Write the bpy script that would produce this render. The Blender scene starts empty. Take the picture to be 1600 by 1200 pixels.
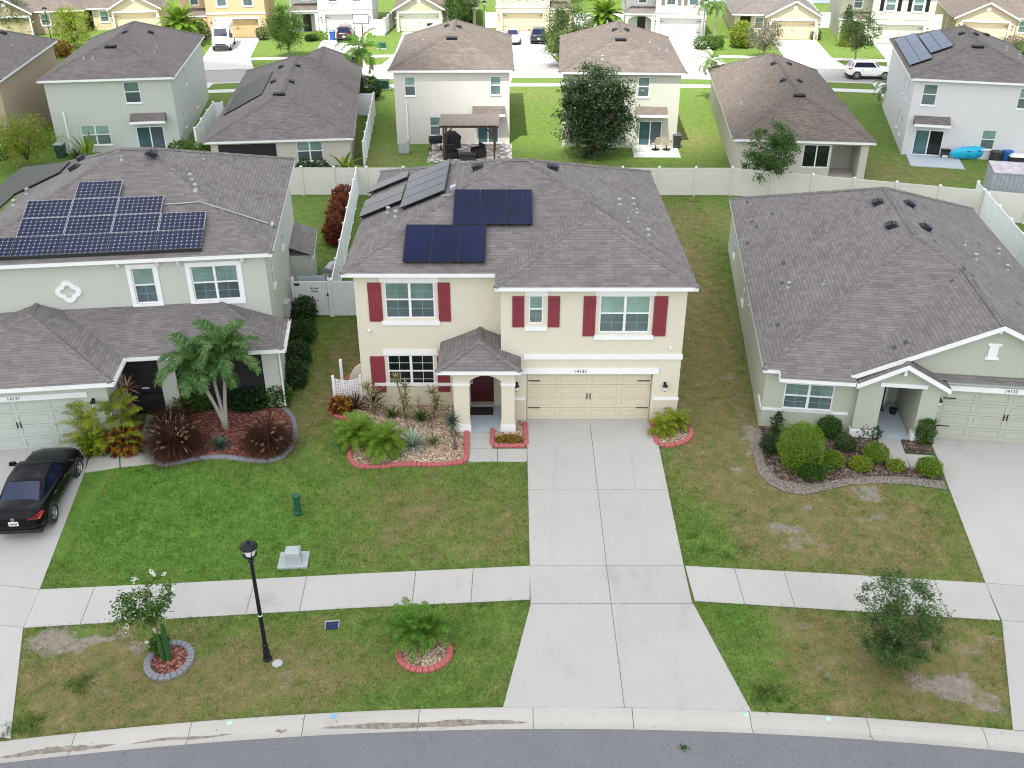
import bpy, math, random
import numpy as np
from mathutils import Vector, Matrix
R = math.radians
rnd = random.Random(7)
rng = np.random.default_rng(11)
scene = bpy.context.scene

# ------------------------------------------------------------------ camera
FPX, PITCH, CAM = 1512.0, R(29.2), Vector((0.0, -32.65, 19.93))   # focal length in px of a 1600 px wide frame
cam_d = bpy.data.cameras.new('camera'); cam = bpy.data.objects.new('camera', cam_d)
scene.collection.objects.link(cam)
cam_d.sensor_width = 36.0; cam_d.lens = 36.0 * FPX / 1600.0
cam_d.clip_start = 0.5; cam_d.clip_end = 5000
cam.location = CAM; cam.rotation_euler = (R(90) - PITCH, 0, 0)
scene.camera = cam

# ------------------------------------------------------------------ sky, sun, exposure
SUNV = Vector((-0.30, -0.80, 1.60)).normalized()
SKY_STRENGTH, SUN_STRENGTH, EXPOSURE = 0.158, 3.7, 0.96
world = bpy.data.worlds.new('World'); scene.world = world; world.use_nodes = True
wn, wl = world.node_tree.nodes, world.node_tree.links
bg = wn['Background']
sky = wn.new('ShaderNodeTexSky'); sky.sky_type = 'NISHITA'; sky.sun_disc = False
sky.sun_elevation = math.asin(SUNV.z); sky.sun_rotation = math.atan2(SUNV.x, SUNV.y)
sky.air_density = 1.0; sky.dust_density = 1.6; sky.ozone_density = 1.0
# broken cloud over the sky: white patches of the sky dome
tc = wn.new('ShaderNodeTexCoord'); nz = wn.new('ShaderNodeTexNoise'); nz.inputs['Scale'].default_value = 2.6
nz.inputs['Detail'].default_value = 7; nz.inputs['Roughness'].default_value = 0.6
mp = wn.new('ShaderNodeMapping'); mp.inputs['Scale'].default_value = (1, 1, 2.2)
cr = wn.new('ShaderNodeValToRGB'); cr.color_ramp.elements[0].position = 0.43; cr.color_ramp.elements[1].position = 0.66
mx = wn.new('ShaderNodeMix'); mx.data_type = 'RGBA'
mx.inputs[7].default_value = (9.4, 9.1, 8.5, 1)
wl.new(tc.outputs['Generated'], mp.inputs['Vector']); wl.new(mp.outputs[0], nz.inputs['Vector'])
wl.new(nz.outputs['Fac'], cr.inputs[0]); wl.new(cr.outputs[0], mx.inputs[0])
hs = wn.new('ShaderNodeHueSaturation'); hs.inputs['Saturation'].default_value = .55; hs.inputs['Value'].default_value = 1.0
wl.new(sky.outputs[0], hs.inputs['Color']); wl.new(hs.outputs[0], mx.inputs[6]); wl.new(mx.outputs[2], bg.inputs[0])
bg.inputs[1].default_value = SKY_STRENGTH
sun_d = bpy.data.lights.new('sun', 'SUN'); sun_d.energy = SUN_STRENGTH; sun_d.angle = R(0.53); sun_d.color = (1, 0.955, 0.88)
sun = bpy.data.objects.new('sun', sun_d); scene.collection.objects.link(sun)
sun.rotation_euler = SUNV.to_track_quat('Z', 'Y').to_euler(); sun.location = (-30, -80, 160)
vs = scene.view_settings; vs.view_transform = 'Standard'; vs.look = 'None'; vs.exposure = EXPOSURE; vs.gamma = 1
scene.cycles.use_denoising = True; scene.cycles.filter_width = 1.1; scene.cycles.max_bounces = 6; scene.cycles.diffuse_bounces = 3
scene.cycles.transparent_max_bounces = 12; scene.cycles.use_adaptive_sampling = True

# ------------------------------------------------------------------ ground shape and points read off the photograph
def T(x, y):
    """height of the ground: the front gardens fall about half a metre from the houses to the kerb"""
    xx = max(-24, min(26, x)); yp = y + (xx - 1.2) ** 2 / 220
    pts = ((-1e4, -.70), (-14.9, -.70), (-14.2, -.63), (-10, -.575), (-8.5, -.545), (-1.5, -.03), (-.9, 0), (1e4, 0))
    for (a, za), (b, zb) in zip(pts, pts[1:]):
        if yp <= b: return za + (zb - za) * (yp - a) / (b - a)
    return 0.0
_s, _c = math.sin(PITCH), math.cos(PITCH)
def ray(px, py):
    u = (px - 800) / FPX; v = (600 - py) / FPX
    return Vector((u, _c + v * _s, -_s + v * _c))
def G(px, py, z=None):
    d = ray(px, py); zz = 0.0 if z is None else z
    for _ in range(30 if z is None else 1):
        p = CAM + d * ((zz - CAM.z) / d.z)
        if z is None: zz = T(p.x, p.y)
    return Vector((p.x, p.y, zz))

# ------------------------------------------------------------------ materials
MATS = {}
def _nodes(name):
    m = bpy.data.materials.new(name); m.use_nodes = True
    n, l = m.node_tree.nodes, m.node_tree.links
    return m, n, l, n['Principled BSDF']
def _noise(n, l, vec, scale, detail=4, rough=.6):
    t = n.new('ShaderNodeTexNoise'); t.inputs['Scale'].default_value = scale; t.inputs['Detail'].default_value = detail
    t.inputs['Roughness'].default_value = rough
    if vec is not None: l.new(vec, t.inputs['Vector'])
    return t.outputs['Fac']
def _math(n, l, op, a, b=None, c=None, clamp=False):
    t = n.new('ShaderNodeMath'); t.operation = op; t.use_clamp = clamp
    for i, v in enumerate((a, b, c)):
        if v is None: continue
        if isinstance(v, (int, float)): t.inputs[i].default_value = v
        else: l.new(v, t.inputs[i])
    return t.outputs[0]
def _ramp(n, l, fac, stops):
    t = n.new('ShaderNodeValToRGB'); e = t.color_ramp.elements
    while len(e) < len(stops): e.new(0.5)
    for q, (p, c) in zip(e, stops):
        q.position = p; q.color = (*c, 1) if len(c) == 3 else c
    l.new(fac, t.inputs[0]); return t.outputs[0]
def _mix(n, l, fac, a, b, kind='MIX'):
    t = n.new('ShaderNodeMix'); t.data_type = 'RGBA'; t.blend_type = kind
    for i, v in ((0, fac), (6, a), (7, b)):
        if isinstance(v, (int, float)): t.inputs[i].default_value = v
        elif isinstance(v, tuple): t.inputs[i].default_value = (*v, 1)
        else: l.new(v, t.inputs[i])
    return t.outputs[2]
def _bump(n, l, h, bsdf, strength=.3, dist=.01):
    b = n.new('ShaderNodeBump'); b.inputs['Strength'].default_value = strength; b.inputs['Distance'].default_value = dist
    l.new(h, b.inputs['Height']); l.new(b.outputs[0], bsdf.inputs['Normal'])
def sc(c, k): return tuple(min(1, x * k) for x in c)

def paint(name, rgb, rough=.55, var=.06, scale=1.5, metal=0, spec=.5, bump=0, bscale=120, coat=0, pos='pos'):
    """a painted or plain surface with slight unevenness of tone"""
    if name in MATS: return MATS[name]
    m, n, l, b = _nodes(name)
    g = n.new('ShaderNodeNewGeometry') if pos == 'pos' else n.new('ShaderNodeTexCoord')
    v = g.outputs['Position'] if pos == 'pos' else g.outputs['Object']
    f = _noise(n, l, v, scale, 5)
    col = _ramp(n, l, f, ((.3, sc(rgb, 1 - var)), (.7, sc(rgb, 1 + var))))
    l.new(col, b.inputs['Base Color'])
    b.inputs['Roughness'].default_value = rough; b.inputs['Metallic'].default_value = metal
    b.inputs['Specular IOR Level'].default_value = spec; b.inputs['Coat Weight'].default_value = coat
    if coat: b.inputs['Coat Roughness'].default_value = .04
    if bump: _bump(n, l, _noise(n, l, v, bscale, 3), b, bump, .01)
    MATS[name] = m; return m
def stucco(name, rgb):
    if name in MATS: return MATS[name]
    m, n, l, b = _nodes(name)
    v = n.new('ShaderNodeNewGeometry').outputs['Position']
    mp_ = n.new('ShaderNodeMapping'); mp_.inputs['Scale'].default_value = (1.4, 1.4, .25); l.new(v, mp_.inputs[0])
    streak = _noise(n, l, mp_.outputs[0], 1.6, 5, .65)
    blot = _noise(n, l, v, .7, 4)
    col = _ramp(n, l, streak, ((.25, sc(rgb, .965)), (.55, rgb), (.8, sc(rgb, 1.02))))
    col = _mix(n, l, _math(n, l, 'MULTIPLY', blot, .12), col, sc(rgb, .78))
    col = _mix(n, l, _math(n, l, 'MULTIPLY', _noise(n, l, v, 60, 2), .10), col, sc(rgb, .7))
    l.new(col, b.inputs['Base Color']); b.inputs['Roughness'].default_value = .85; b.inputs['Specular IOR Level'].default_value = .2
    _bump(n, l, _noise(n, l, v, 45, 5, .7), b, .35, .01)
    MATS[name] = m; return m
def shingles(name, tones, seed=0.0, row=.15, tab=.34, sparse=None):
    """asphalt shingles: courses and tabs of uneven tone laid along the UVs (metres)"""
    if name in MATS: return MATS[name]
    m, n, l, b = _nodes(name)
    uv = n.new('ShaderNodeUVMap').outputs[0]
    sp = n.new('ShaderNodeSeparateXYZ'); l.new(uv, sp.inputs[0])
    rv = _math(n, l, 'DIVIDE', sp.outputs[1], row); ri = _math(n, l, 'FLOOR', rv); rf = _math(n, l, 'FRACT', rv)
    wn1 = n.new('ShaderNodeTexWhiteNoise'); wn1.noise_dimensions = '1D'; l.new(_math(n, l, 'ADD', ri, seed), wn1.inputs['W'])
    cu = _math(n, l, 'ADD', _math(n, l, 'DIVIDE', sp.outputs[0], tab), _math(n, l, 'MULTIPLY', wn1.outputs[0], 7.3))
    ci = _math(n, l, 'FLOOR', cu); cf = _math(n, l, 'FRACT', cu)
    cb = n.new('ShaderNodeCombineXYZ'); l.new(ci, cb.inputs[0]); l.new(ri, cb.inputs[1]); cb.inputs[2].default_value = seed
    wn2 = n.new('ShaderNodeTexWhiteNoise'); wn2.noise_dimensions = '3D'; l.new(cb.outputs[0], wn2.inputs['Vector'])
    big = _noise(n, l, uv, .45, 4); mid = _noise(n, l, uv, 2.2, 3)
    t = _math(n, l, 'MULTIPLY', wn2.outputs[0], .36)
    t = _math(n, l, 'ADD', t, _math(n, l, 'MULTIPLY', big, .58)); t = _math(n, l, 'ADD', t, _math(n, l, 'MULTIPLY', mid, .34))
    t = _math(n, l, 'SUBTRACT', t, .14)
    col = _ramp(n, l, t, tuple(zip((.18, .42, .62, .86), tones)))
    if sparse:   # odd replacement shingles of another tone
        sel = _math(n, l, 'GREATER_THAN', wn2.outputs[0], .9955)
        col = _mix(n, l, sel, col, sparse)
    grit = _noise(n, l, uv, 140, 2)
    col = _mix(n, l, _math(n, l, 'MULTIPLY', grit, .35), col, sc(tones[0], .6))
    seam = _math(n, l, 'MAXIMUM', _math(n, l, 'LESS_THAN', rf, .13), _math(n, l, 'MULTIPLY', _math(n, l, 'LESS_THAN', cf, .045), .7))  # shade under each course painted as a dark line, plus dark tab joints
    col = _mix(n, l, _math(n, l, 'MULTIPLY', seam, .55), col, sc(tones[0], .42))
    l.new(col, b.inputs['Base Color']); b.inputs['Roughness'].default_value = .93; b.inputs['Specular IOR Level'].default_value = .18
    _bump(n, l, _math(n, l, 'ADD', _math(n, l, 'MULTIPLY', _math(n, l, 'SUBTRACT', 1, rf), 1.0), _math(n, l, 'MULTIPLY', wn2.outputs[0], .5)), b, .5, .012)
    MATS[name] = m; return m
def concrete(name, rgb, crackle=.16, speck=.0, wet=False):
    if name in MATS: return MATS[name]
    m, n, l, b = _nodes(name)
    v = n.new('ShaderNodeNewGeometry').outputs['Position']
    big = _noise(n, l, v, .55, 5, .62); mid = _noise(n, l, v, 3.2, 5, .65)
    mp_ = n.new('ShaderNodeMapping'); mp_.inputs['Scale'].default_value = (2.2, .35, 1); l.new(v, mp_.inputs[0])
    st = _noise(n, l, mp_.outputs[0], .9, 4, .6)
    t = _math(n, l, 'ADD', _math(n, l, 'MULTIPLY', big, .58), _math(n, l, 'ADD', _math(n, l, 'MULTIPLY', mid, .2), _math(n, l, 'MULTIPLY', st, .3)))
    col = _ramp(n, l, t, ((.32, sc(rgb, .74)), (.47, sc(rgb, .95)), (.62, rgb), (.75, sc(rgb, 1.06))))
    fine = _noise(n, l, v, 70, 3, .7)
    col = _mix(n, l, 1.0, col, _ramp(n, l, n.new('ShaderNodeNewGeometry').outputs['Random Per Island'], ((0, (.93, .93, .93)), (1, (1.03, 1.03, 1.02)))), 'MULTIPLY')
    col = _mix(n, l, _math(n, l, 'MULTIPLY', fine, .14 + speck), col, sc(rgb, .55))
    vo = n.new('ShaderNodeTexVoronoi'); vo.feature = 'DISTANCE_TO_EDGE'; vo.inputs['Scale'].default_value = .16
    wv = n.new('ShaderNodeVectorMath'); wv.operation = 'ADD'; l.new(v, wv.inputs[0])
    nn = n.new('ShaderNodeTexNoise'); nn.inputs['Scale'].default_value = 1.1; nn.inputs['Detail'].default_value = 5; l.new(v, nn.inputs['Vector'])
    l.new(nn.outputs['Color'], wv.inputs[1]); l.new(wv.outputs[0], vo.inputs['Vector'])
    crack = _math(n, l, 'LESS_THAN', vo.outputs[0], .0012)
    crack = _math(n, l, 'MULTIPLY', crack, _math(n, l, 'GREATER_THAN', _noise(n, l, v, .22, 2), .60))
    col = _mix(n, l, _math(n, l, 'MULTIPLY', crack, crackle), col, sc(rgb, .35))
    # small dark droppings and leaf stains
    sv = n.new('ShaderNodeTexVoronoi'); sv.inputs['Scale'].default_value = 1.7; l.new(v, sv.inputs['Vector'])
    sp_ = _math(n, l, 'LESS_THAN', sv.outputs['Distance'], .045)
    col = _mix(n, l, _math(n, l, 'MULTIPLY', sp_, .35), col, sc(rgb, .45))
    l.new(col, b.inputs['Base Color']); b.inputs['Roughness'].default_value = .88; b.inputs['Specular IOR Level'].default_value = .25
    _bump(n, l, fine, b, .2, .004)
    MATS[name] = m; return m
def asphalt():
    m, n, l, b = _nodes('asphalt')
    v = n.new('ShaderNodeNewGeometry').outputs['Position']
    vo = n.new('ShaderNodeTexVoronoi'); vo.inputs['Scale'].default_value = 34; l.new(v, vo.inputs['Vector'])
    sp = n.new('ShaderNodeSeparateColor'); l.new(vo.outputs['Color'], sp.inputs[0])
    t = _math(n, l, 'ADD', _math(n, l, 'MULTIPLY', sp.outputs[0], .36), _math(n, l, 'MULTIPLY', _noise(n, l, v, .5, 5), .62))
    col = _ramp(n, l, t, ((.2, (.15, .155, .162)), (.5, (.178, .184, .192)), (.72, (.205, .211, .219)), (.86, (.29, .30, .305))))
    col = _mix(n, l, _math(n, l, 'MULTIPLY', _noise(n, l, v, 110, 2), .35), col, (.05, .055, .06))
    ve = n.new('ShaderNodeTexVoronoi'); ve.feature = 'DISTANCE_TO_EDGE'; ve.inputs['Scale'].default_value = .3; wv = n.new('ShaderNodeVectorMath'); wv.operation = 'ADD'; l.new(v, wv.inputs[0]); nn = n.new('ShaderNodeTexNoise'); nn.inputs['Scale'].default_value = 1.6; nn.inputs['Detail'].default_value = 6; l.new(v, nn.inputs['Vector']); l.new(nn.outputs['Color'], wv.inputs[1]); l.new(wv.outputs[0], ve.inputs['Vector'])
    col = _mix(n, l, _math(n, l, 'MULTIPLY', _math(n, l, 'LESS_THAN', ve.outputs[0], .0025), .25), col, (.05, .055, .06))
    vb = n.new('ShaderNodeTexVoronoi'); vb.inputs['Scale'].default_value = 4.5; l.new(v, vb.inputs['Vector'])
    col = _mix(n, l, _math(n, l, 'LESS_THAN', vb.outputs['Distance'], .045), col, (.36, .37, .38))
    l.new(col, b.inputs['Base Color']); b.inputs['Roughness'].default_value = .9
    _bump(n, l, vo.outputs['Distance'], b, .5, .006)
    MATS['asphalt'] = m; return m
def leafy(name, stops, transl=.3, rough=.55, sheen=.10):
    """leaves: every leaf (mesh island) takes its own tone"""
    if name in MATS: return MATS[name]
    m, n, l, b = _nodes(name)
    g = n.new('ShaderNodeNewGeometry')
    k = len(stops)
    col = _ramp(n, l, g.outputs['Random Per Island'], tuple((i / max(1, k - 1), c) for i, c in enumerate(stops)))
    l.new(col, b.inputs['Base Color']); b.inputs['Roughness'].default_value = rough; b.inputs['Specular IOR Level'].default_value = sheen
    tr = n.new('ShaderNodeBsdfTranslucent'); l.new(_mix(n, l, .35, col, (.35, .5, .08)), tr.inputs[0])
    ms = n.new('ShaderNodeMixShader'); ms.inputs[0].default_value = transl
    l.new(b.outputs[0], ms.inputs[1]); l.new(tr.outputs[0], ms.inputs[2])
    l.new(ms.outputs[0], n['Material Output'].inputs[0])
    MATS[name] = m; return m
def pebbles(name, stops, scale=16):
    if name in MATS: return MATS[name]
    m, n, l, b = _nodes(name)
    v = n.new('ShaderNodeNewGeometry').outputs['Position']
    vo = n.new('ShaderNodeTexVoronoi'); vo.inputs['Scale'].default_value = scale; l.new(v, vo.inputs['Vector'])
    sp = n.new('ShaderNodeSeparateColor'); l.new(vo.outputs['Color'], sp.inputs[0])
    k = len(stops)
    col = _ramp(n, l, sp.outputs[0], tuple((i / max(1, k - 1), c) for i, c in enumerate(stops)))
    edge = _ramp(n, l, vo.outputs['Distance'], ((.25, (1, 1, 1)), (.7, (.35, .3, .27))))
    col = _mix(n, l, 1.0, col, edge, 'MULTIPLY')
    l.new(col, b.inputs['Base Color']); b.inputs['Roughness'].default_value = .9
    _bump(n, l, _math(n, l, 'SUBTRACT', 1, vo.outputs['Distance']), b, .9, .03)
    MATS[name] = m; return m
def glass(name, rgb, blind=0.0, rough=.06):
    if name in MATS: return MATS[name]
    m, n, l, b = _nodes(name)
    v = n.new('ShaderNodeTexCoord').outputs['Object']
    sp = n.new('ShaderNodeSeparateXYZ'); l.new(v, sp.inputs[0])
    oi = n.new('ShaderNodeObjectInfo').outputs['Random']
    w = _math(n, l, 'FRACT', _math(n, l, 'MULTIPLY', sp.outputs[2], 18))
    f = _math(n, l, 'MULTIPLY', _math(n, l, 'LESS_THAN', w, .3), blind)
    col = _mix(n, l, f, _ramp(n, l, _noise(n, l, v, 1.2, 3), ((.3, sc(rgb, .75)), (.7, sc(rgb, 1.2)))), sc(rgb, .35))
    col = _mix(n, l, 1.0, col, _ramp(n, l, oi, ((0, (.6, .62, .66)), (.5, (1, 1, 1)), (1, (1.3, 1.26, 1.2)))), 'MULTIPLY')
    l.new(col, b.inputs['Base Color']); b.inputs['Roughness'].default_value = rough
    b.inputs['Specular IOR Level'].default_value = .5; b.inputs['IOR'].default_value = 1.5
    MATS[name] = m; return m
def solar(name, cell, line, nu, nv, lw=.03, dots=0.0, rough=.18, spec=.2):
    """panel face from UVs 0..1: cells, thin seams between them, pale diamonds at the corners"""
    if name in MATS: return MATS[name]
    m, n, l, b = _nodes(name)
    uv = n.new('ShaderNodeUVMap').outputs[0]; sp = n.new('ShaderNodeSeparateXYZ'); l.new(uv, sp.inputs[0])
    fu = _math(n, l, 'FRACT', _math(n, l, 'MULTIPLY', sp.outputs[0], nu)); fv = _math(n, l, 'FRACT', _math(n, l, 'MULTIPLY', sp.outputs[1], nv))
    du = _math(n, l, 'MINIMUM', fu, _math(n, l, 'SUBTRACT', 1, fu)); dv = _math(n, l, 'MINIMUM', fv, _math(n, l, 'SUBTRACT', 1, fv))
    seam = _math(n, l, 'LESS_THAN', _math(n, l, 'MINIMUM', du, dv), lw)
    if dots: seam = _math(n, l, 'MAXIMUM', _math(n, l, 'MULTIPLY', seam, .55), _math(n, l, 'LESS_THAN', _math(n, l, 'ADD', du, dv), dots))
    v = n.new('ShaderNodeNewGeometry').outputs['Position']
    c = _ramp(n, l, _noise(n, l, v, .6, 3), ((.3, sc(cell, .8)), (.7, sc(cell, 1.25))))
    l.new(_mix(n, l, seam, c, line), b.inputs['Base Color'])
    b.inputs['Roughness'].default_value = rough; b.inputs['Specular IOR Level'].default_value = spec
    MATS[name] = m; return m

# ---- lawn colour, shared by the soil sheet and the grass blades (blobs: x, y, radius x, radius y, amount)
DRY = [(-11.6, -12.9, 2.6, 2.0, 1.15), (-8.6, -13.0, 2.6, 1.6, .9), (-5.2, -12.6, 2.4, 1.7, .55), (-2.2, -6.3, 3.2, 1.9, .62), (-4.8, -5.0, 1.8, 1.5, .45),
       (8.1, 4, 1.6, 9, 1.35), (8.3, 14, 2.3, 9, 1.1), (9.6, -5.6, 2.6, 2.6, .5), (12.6, -6.6, 2.6, 2.4, .8), (8.4, -2.2, 1.7, 1.7, .75),
       (9.5, -12.4, 3.0, 1.7, 1.0), (12.4, -12.7, 2.2, 1.8, .95), (-7.0, 4.5, 1.5, 4.5, .85), (-8.6, -.5, 1.3, 2.2, .5), (-10.3, -4.2, 1.9, 1.3, .4),
       (12.0, -3.4, 3.0, .8, .6), (-1.0, -11.6, 2.5, .9, .1), (27, 33, 4, 3, .6), (-10, 36, 3, 3, .6), (3, 34, 3, 2, .35), (13.5, 42, 2, 4, .5), (-3, 56, 8, 2, .4), (24, 46, 2, 5, .4), (6.9, -11.6, .8, 2.2, -.6),
       (11.4, 23, 4, 3, .45), (-12.3, -5.5, 3.0, 2.8, -.95), (-8.3, -6.0, 3.2, 2.6, -.6), (-10.7, -11.6, 1.0, .7, -.5), (-9.7, -12.3, .9, .8, -.55), (6.6, -6.5, 1.0, 2.6, -.5)]
SAND = [(-13.4, -11.5, .9, .6, .85), (-12.2, -11.4, .9, .3, .7), (-10.9, -11.9, .5, .3, .75), (-11.6, -12.9, .5, .45, .5), (-6.3, -13.1, .4, .45, .55), (12.0, -13.1, 1.0, .5, .95), (13.0, -13.9, .5, .35, .8),
        (8.9, -10.9, .5, .25, .6), (9.0, -12.3, .6, .6, .5), (13.3, -11.6, 1.0, .6, .6), (8.2, -3.2, .35, .5, .6), (10.2, -5.2, .4, .25, .75), (9.3, -6.3, .5, .25, .75), (12.6, -4.6, .35, .35, .8), (12.4, -6.0, .6, .25, .6), (7.9, -4.9, .5, .5, .4), (10.6, -7.3, .6, .25, .5), (7.6, 21, .9, .5, .7), (8.6, -1.6, .8, .7, .5), (9.5, -7.2, .5, .5, .6), (11.0, -6.1, .7, .35, .55), (8.6, 18, 1.0, 1.4, .7),
        (9.2, 1.5, .3, 5, .42), (9.3, -1.6, .22, .9, .95), (9.55, -2.75, .28, .5, .95), (10.2, -3.5, .6, .26, .95), (11.6, -3.35, 1.1, .2, .85), (13.6, -3.2, 1.2, .2, .75), (15.0, -3.3, .8, .25, .75), (8.4, 24, 1.2, 1, .5), (-2.1, -7.0, .4, .3, .35), (-7.1, 2.6, .5, .9, .4)]
def lawn_colour(n, l):
    pos = n.new('ShaderNodeNewGeometry').outputs['Position']
    sp = n.new('ShaderNodeSeparateXYZ'); l.new(pos, sp.inputs[0])
    warp = n.new('ShaderNodeTexNoise'); warp.inputs['Scale'].default_value = .8; warp.inputs['Detail'].default_value = 6; warp.inputs['Roughness'].default_value = .65; l.new(pos, warp.inputs['Vector'])
    wc = n.new('ShaderNodeSeparateColor'); l.new(warp.outputs['Color'], wc.inputs[0])
    X = _math(n, l, 'ADD', sp.outputs[0], _math(n, l, 'MULTIPLY_ADD', wc.outputs[0], 2.6, -1.3))
    Y_ = _math(n, l, 'ADD', sp.outputs[1], _math(n, l, 'MULTIPLY_ADD', wc.outputs[1], 2.6, -1.3))
    def field(blobs):
        tot = None
        for (bx, by, rx, ry, a) in blobs:
            dx = _math(n, l, 'MULTIPLY', _math(n, l, 'SUBTRACT', X, bx), 1 / rx); dy = _math(n, l, 'MULTIPLY', _math(n, l, 'SUBTRACT', Y_, by), 1 / ry)
            r2 = _math(n, l, 'ADD', _math(n, l, 'MULTIPLY', dx, dx), _math(n, l, 'MULTIPLY', dy, dy))
            w = _math(n, l, 'MULTIPLY', _math(n, l, 'DIVIDE', 1, _math(n, l, 'ADD', 1, _math(n, l, 'MULTIPLY', r2, r2))), a)
            tot = w if tot is None else _math(n, l, 'ADD', tot, w)
        return tot
    dry, sand = field(DRY), field(SAND)
    n1 = _noise(n, l, pos, .9, 6, .68); n2 = _noise(n, l, pos, 5.5, 4, .65); n3 = _noise(n, l, pos, .13, 3)
    n4 = _noise(n, l, pos, 2.1, 5, .7)
    d = _math(n, l, 'ADD', dry, _math(n, l, 'MULTIPLY_ADD', n1, 2.3, -1.12)); d = _math(n, l, 'ADD', d, _math(n, l, 'MULTIPLY_ADD', n2, 1.3, -.65))
    d = _math(n, l, 'ADD', d, _math(n, l, 'MULTIPLY_ADD', n3, .8, -.36))
    green = _ramp(n, l, n4, ((.28, (.078, .150, .028)), (.5, (.122, .202, .044)), (.72, (.175, .252, .064))))
    drycol = _ramp(n, l, n4, ((.25, (.080, .110, .030)), (.42, (.150, .165, .056)), (.58, (.215, .182, .088)), (.78, (.31, .25, .155))))
    green = _mix(n, l, _math(n, l, 'MULTIPLY', d, -1.5, clamp=True), green, _ramp(n, l, n4, ((.28, (.058, .150, .022)), (.5, (.096, .212, .036)), (.72, (.150, .275, .052)))))
    col = _mix(n, l, _ramp(n, l, d, ((.10, (0, 0, 0)), (.95, (1, 1, 1)))), green, drycol)
    s = _math(n, l, 'ADD', sand, _math(n, l, 'MULTIPLY_ADD', n1, 1.2, -.62)); s = _math(n, l, 'ADD', s, _math(n, l, 'MULTIPLY_ADD', n2, .5, -.25))
    sandcol = _ramp(n, l, n2, ((.3, (.185, .16, .125)), (.7, (.295, .265, .225))))
    return col, _ramp(n, l, s, ((.46, (0, 0, 0)), (.78, (1, 1, 1)))), sandcol, pos
def make_lawn():
    m, n, l, b = _nodes('lawn')
    col, s, sandcol, pos = lawn_colour(n, l)
    blade = _noise(n, l, pos, 38, 4, .75)
    col = _mix(n, l, 1.0, col, _ramp(n, l, blade, ((.3, (.55, .55, .55)), (.7, (1.25, 1.22, 1.15)))), 'MULTIPLY')
    l.new(_mix(n, l, s, col, sandcol), b.inputs['Base Color']); b.inputs['Roughness'].default_value = .95; b.inputs['Specular IOR Level'].default_value = .1
    _bump(n, l, blade, b, .6, .03); MATS['lawn'] = m
    m, n, l, b = _nodes('grass_blade')
    col, s, sandcol, pos = lawn_colour(n, l)
    g = n.new('ShaderNodeNewGeometry')
    col = _mix(n, l, 1.0, col, _ramp(n, l, g.outputs['Random Per Island'], ((0, (.42, .48, .40)), (.45, (.95, .95, .85)), (.85, (1.55, 1.5, 1.2)), (1, (2.6, 2.2, 1.9)))), 'MULTIPLY')
    l.new(col, b.inputs['Base Color']); b.inputs['Roughness'].default_value = .6; b.inputs['Specular IOR Level'].default_value = .25
    tr = n.new('ShaderNodeBsdfTranslucent'); l.new(col, tr.inputs[0])
    ms = n.new('ShaderNodeMixShader'); ms.inputs[0].default_value = .25
    l.new(b.outputs[0], ms.inputs[1]); l.new(tr.outputs[0], ms.inputs[2]); l.new(ms.outputs[0], n['Material Output'].inputs[0])
    MATS['grass_blade'] = m
make_lawn(); asphalt()

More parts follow.
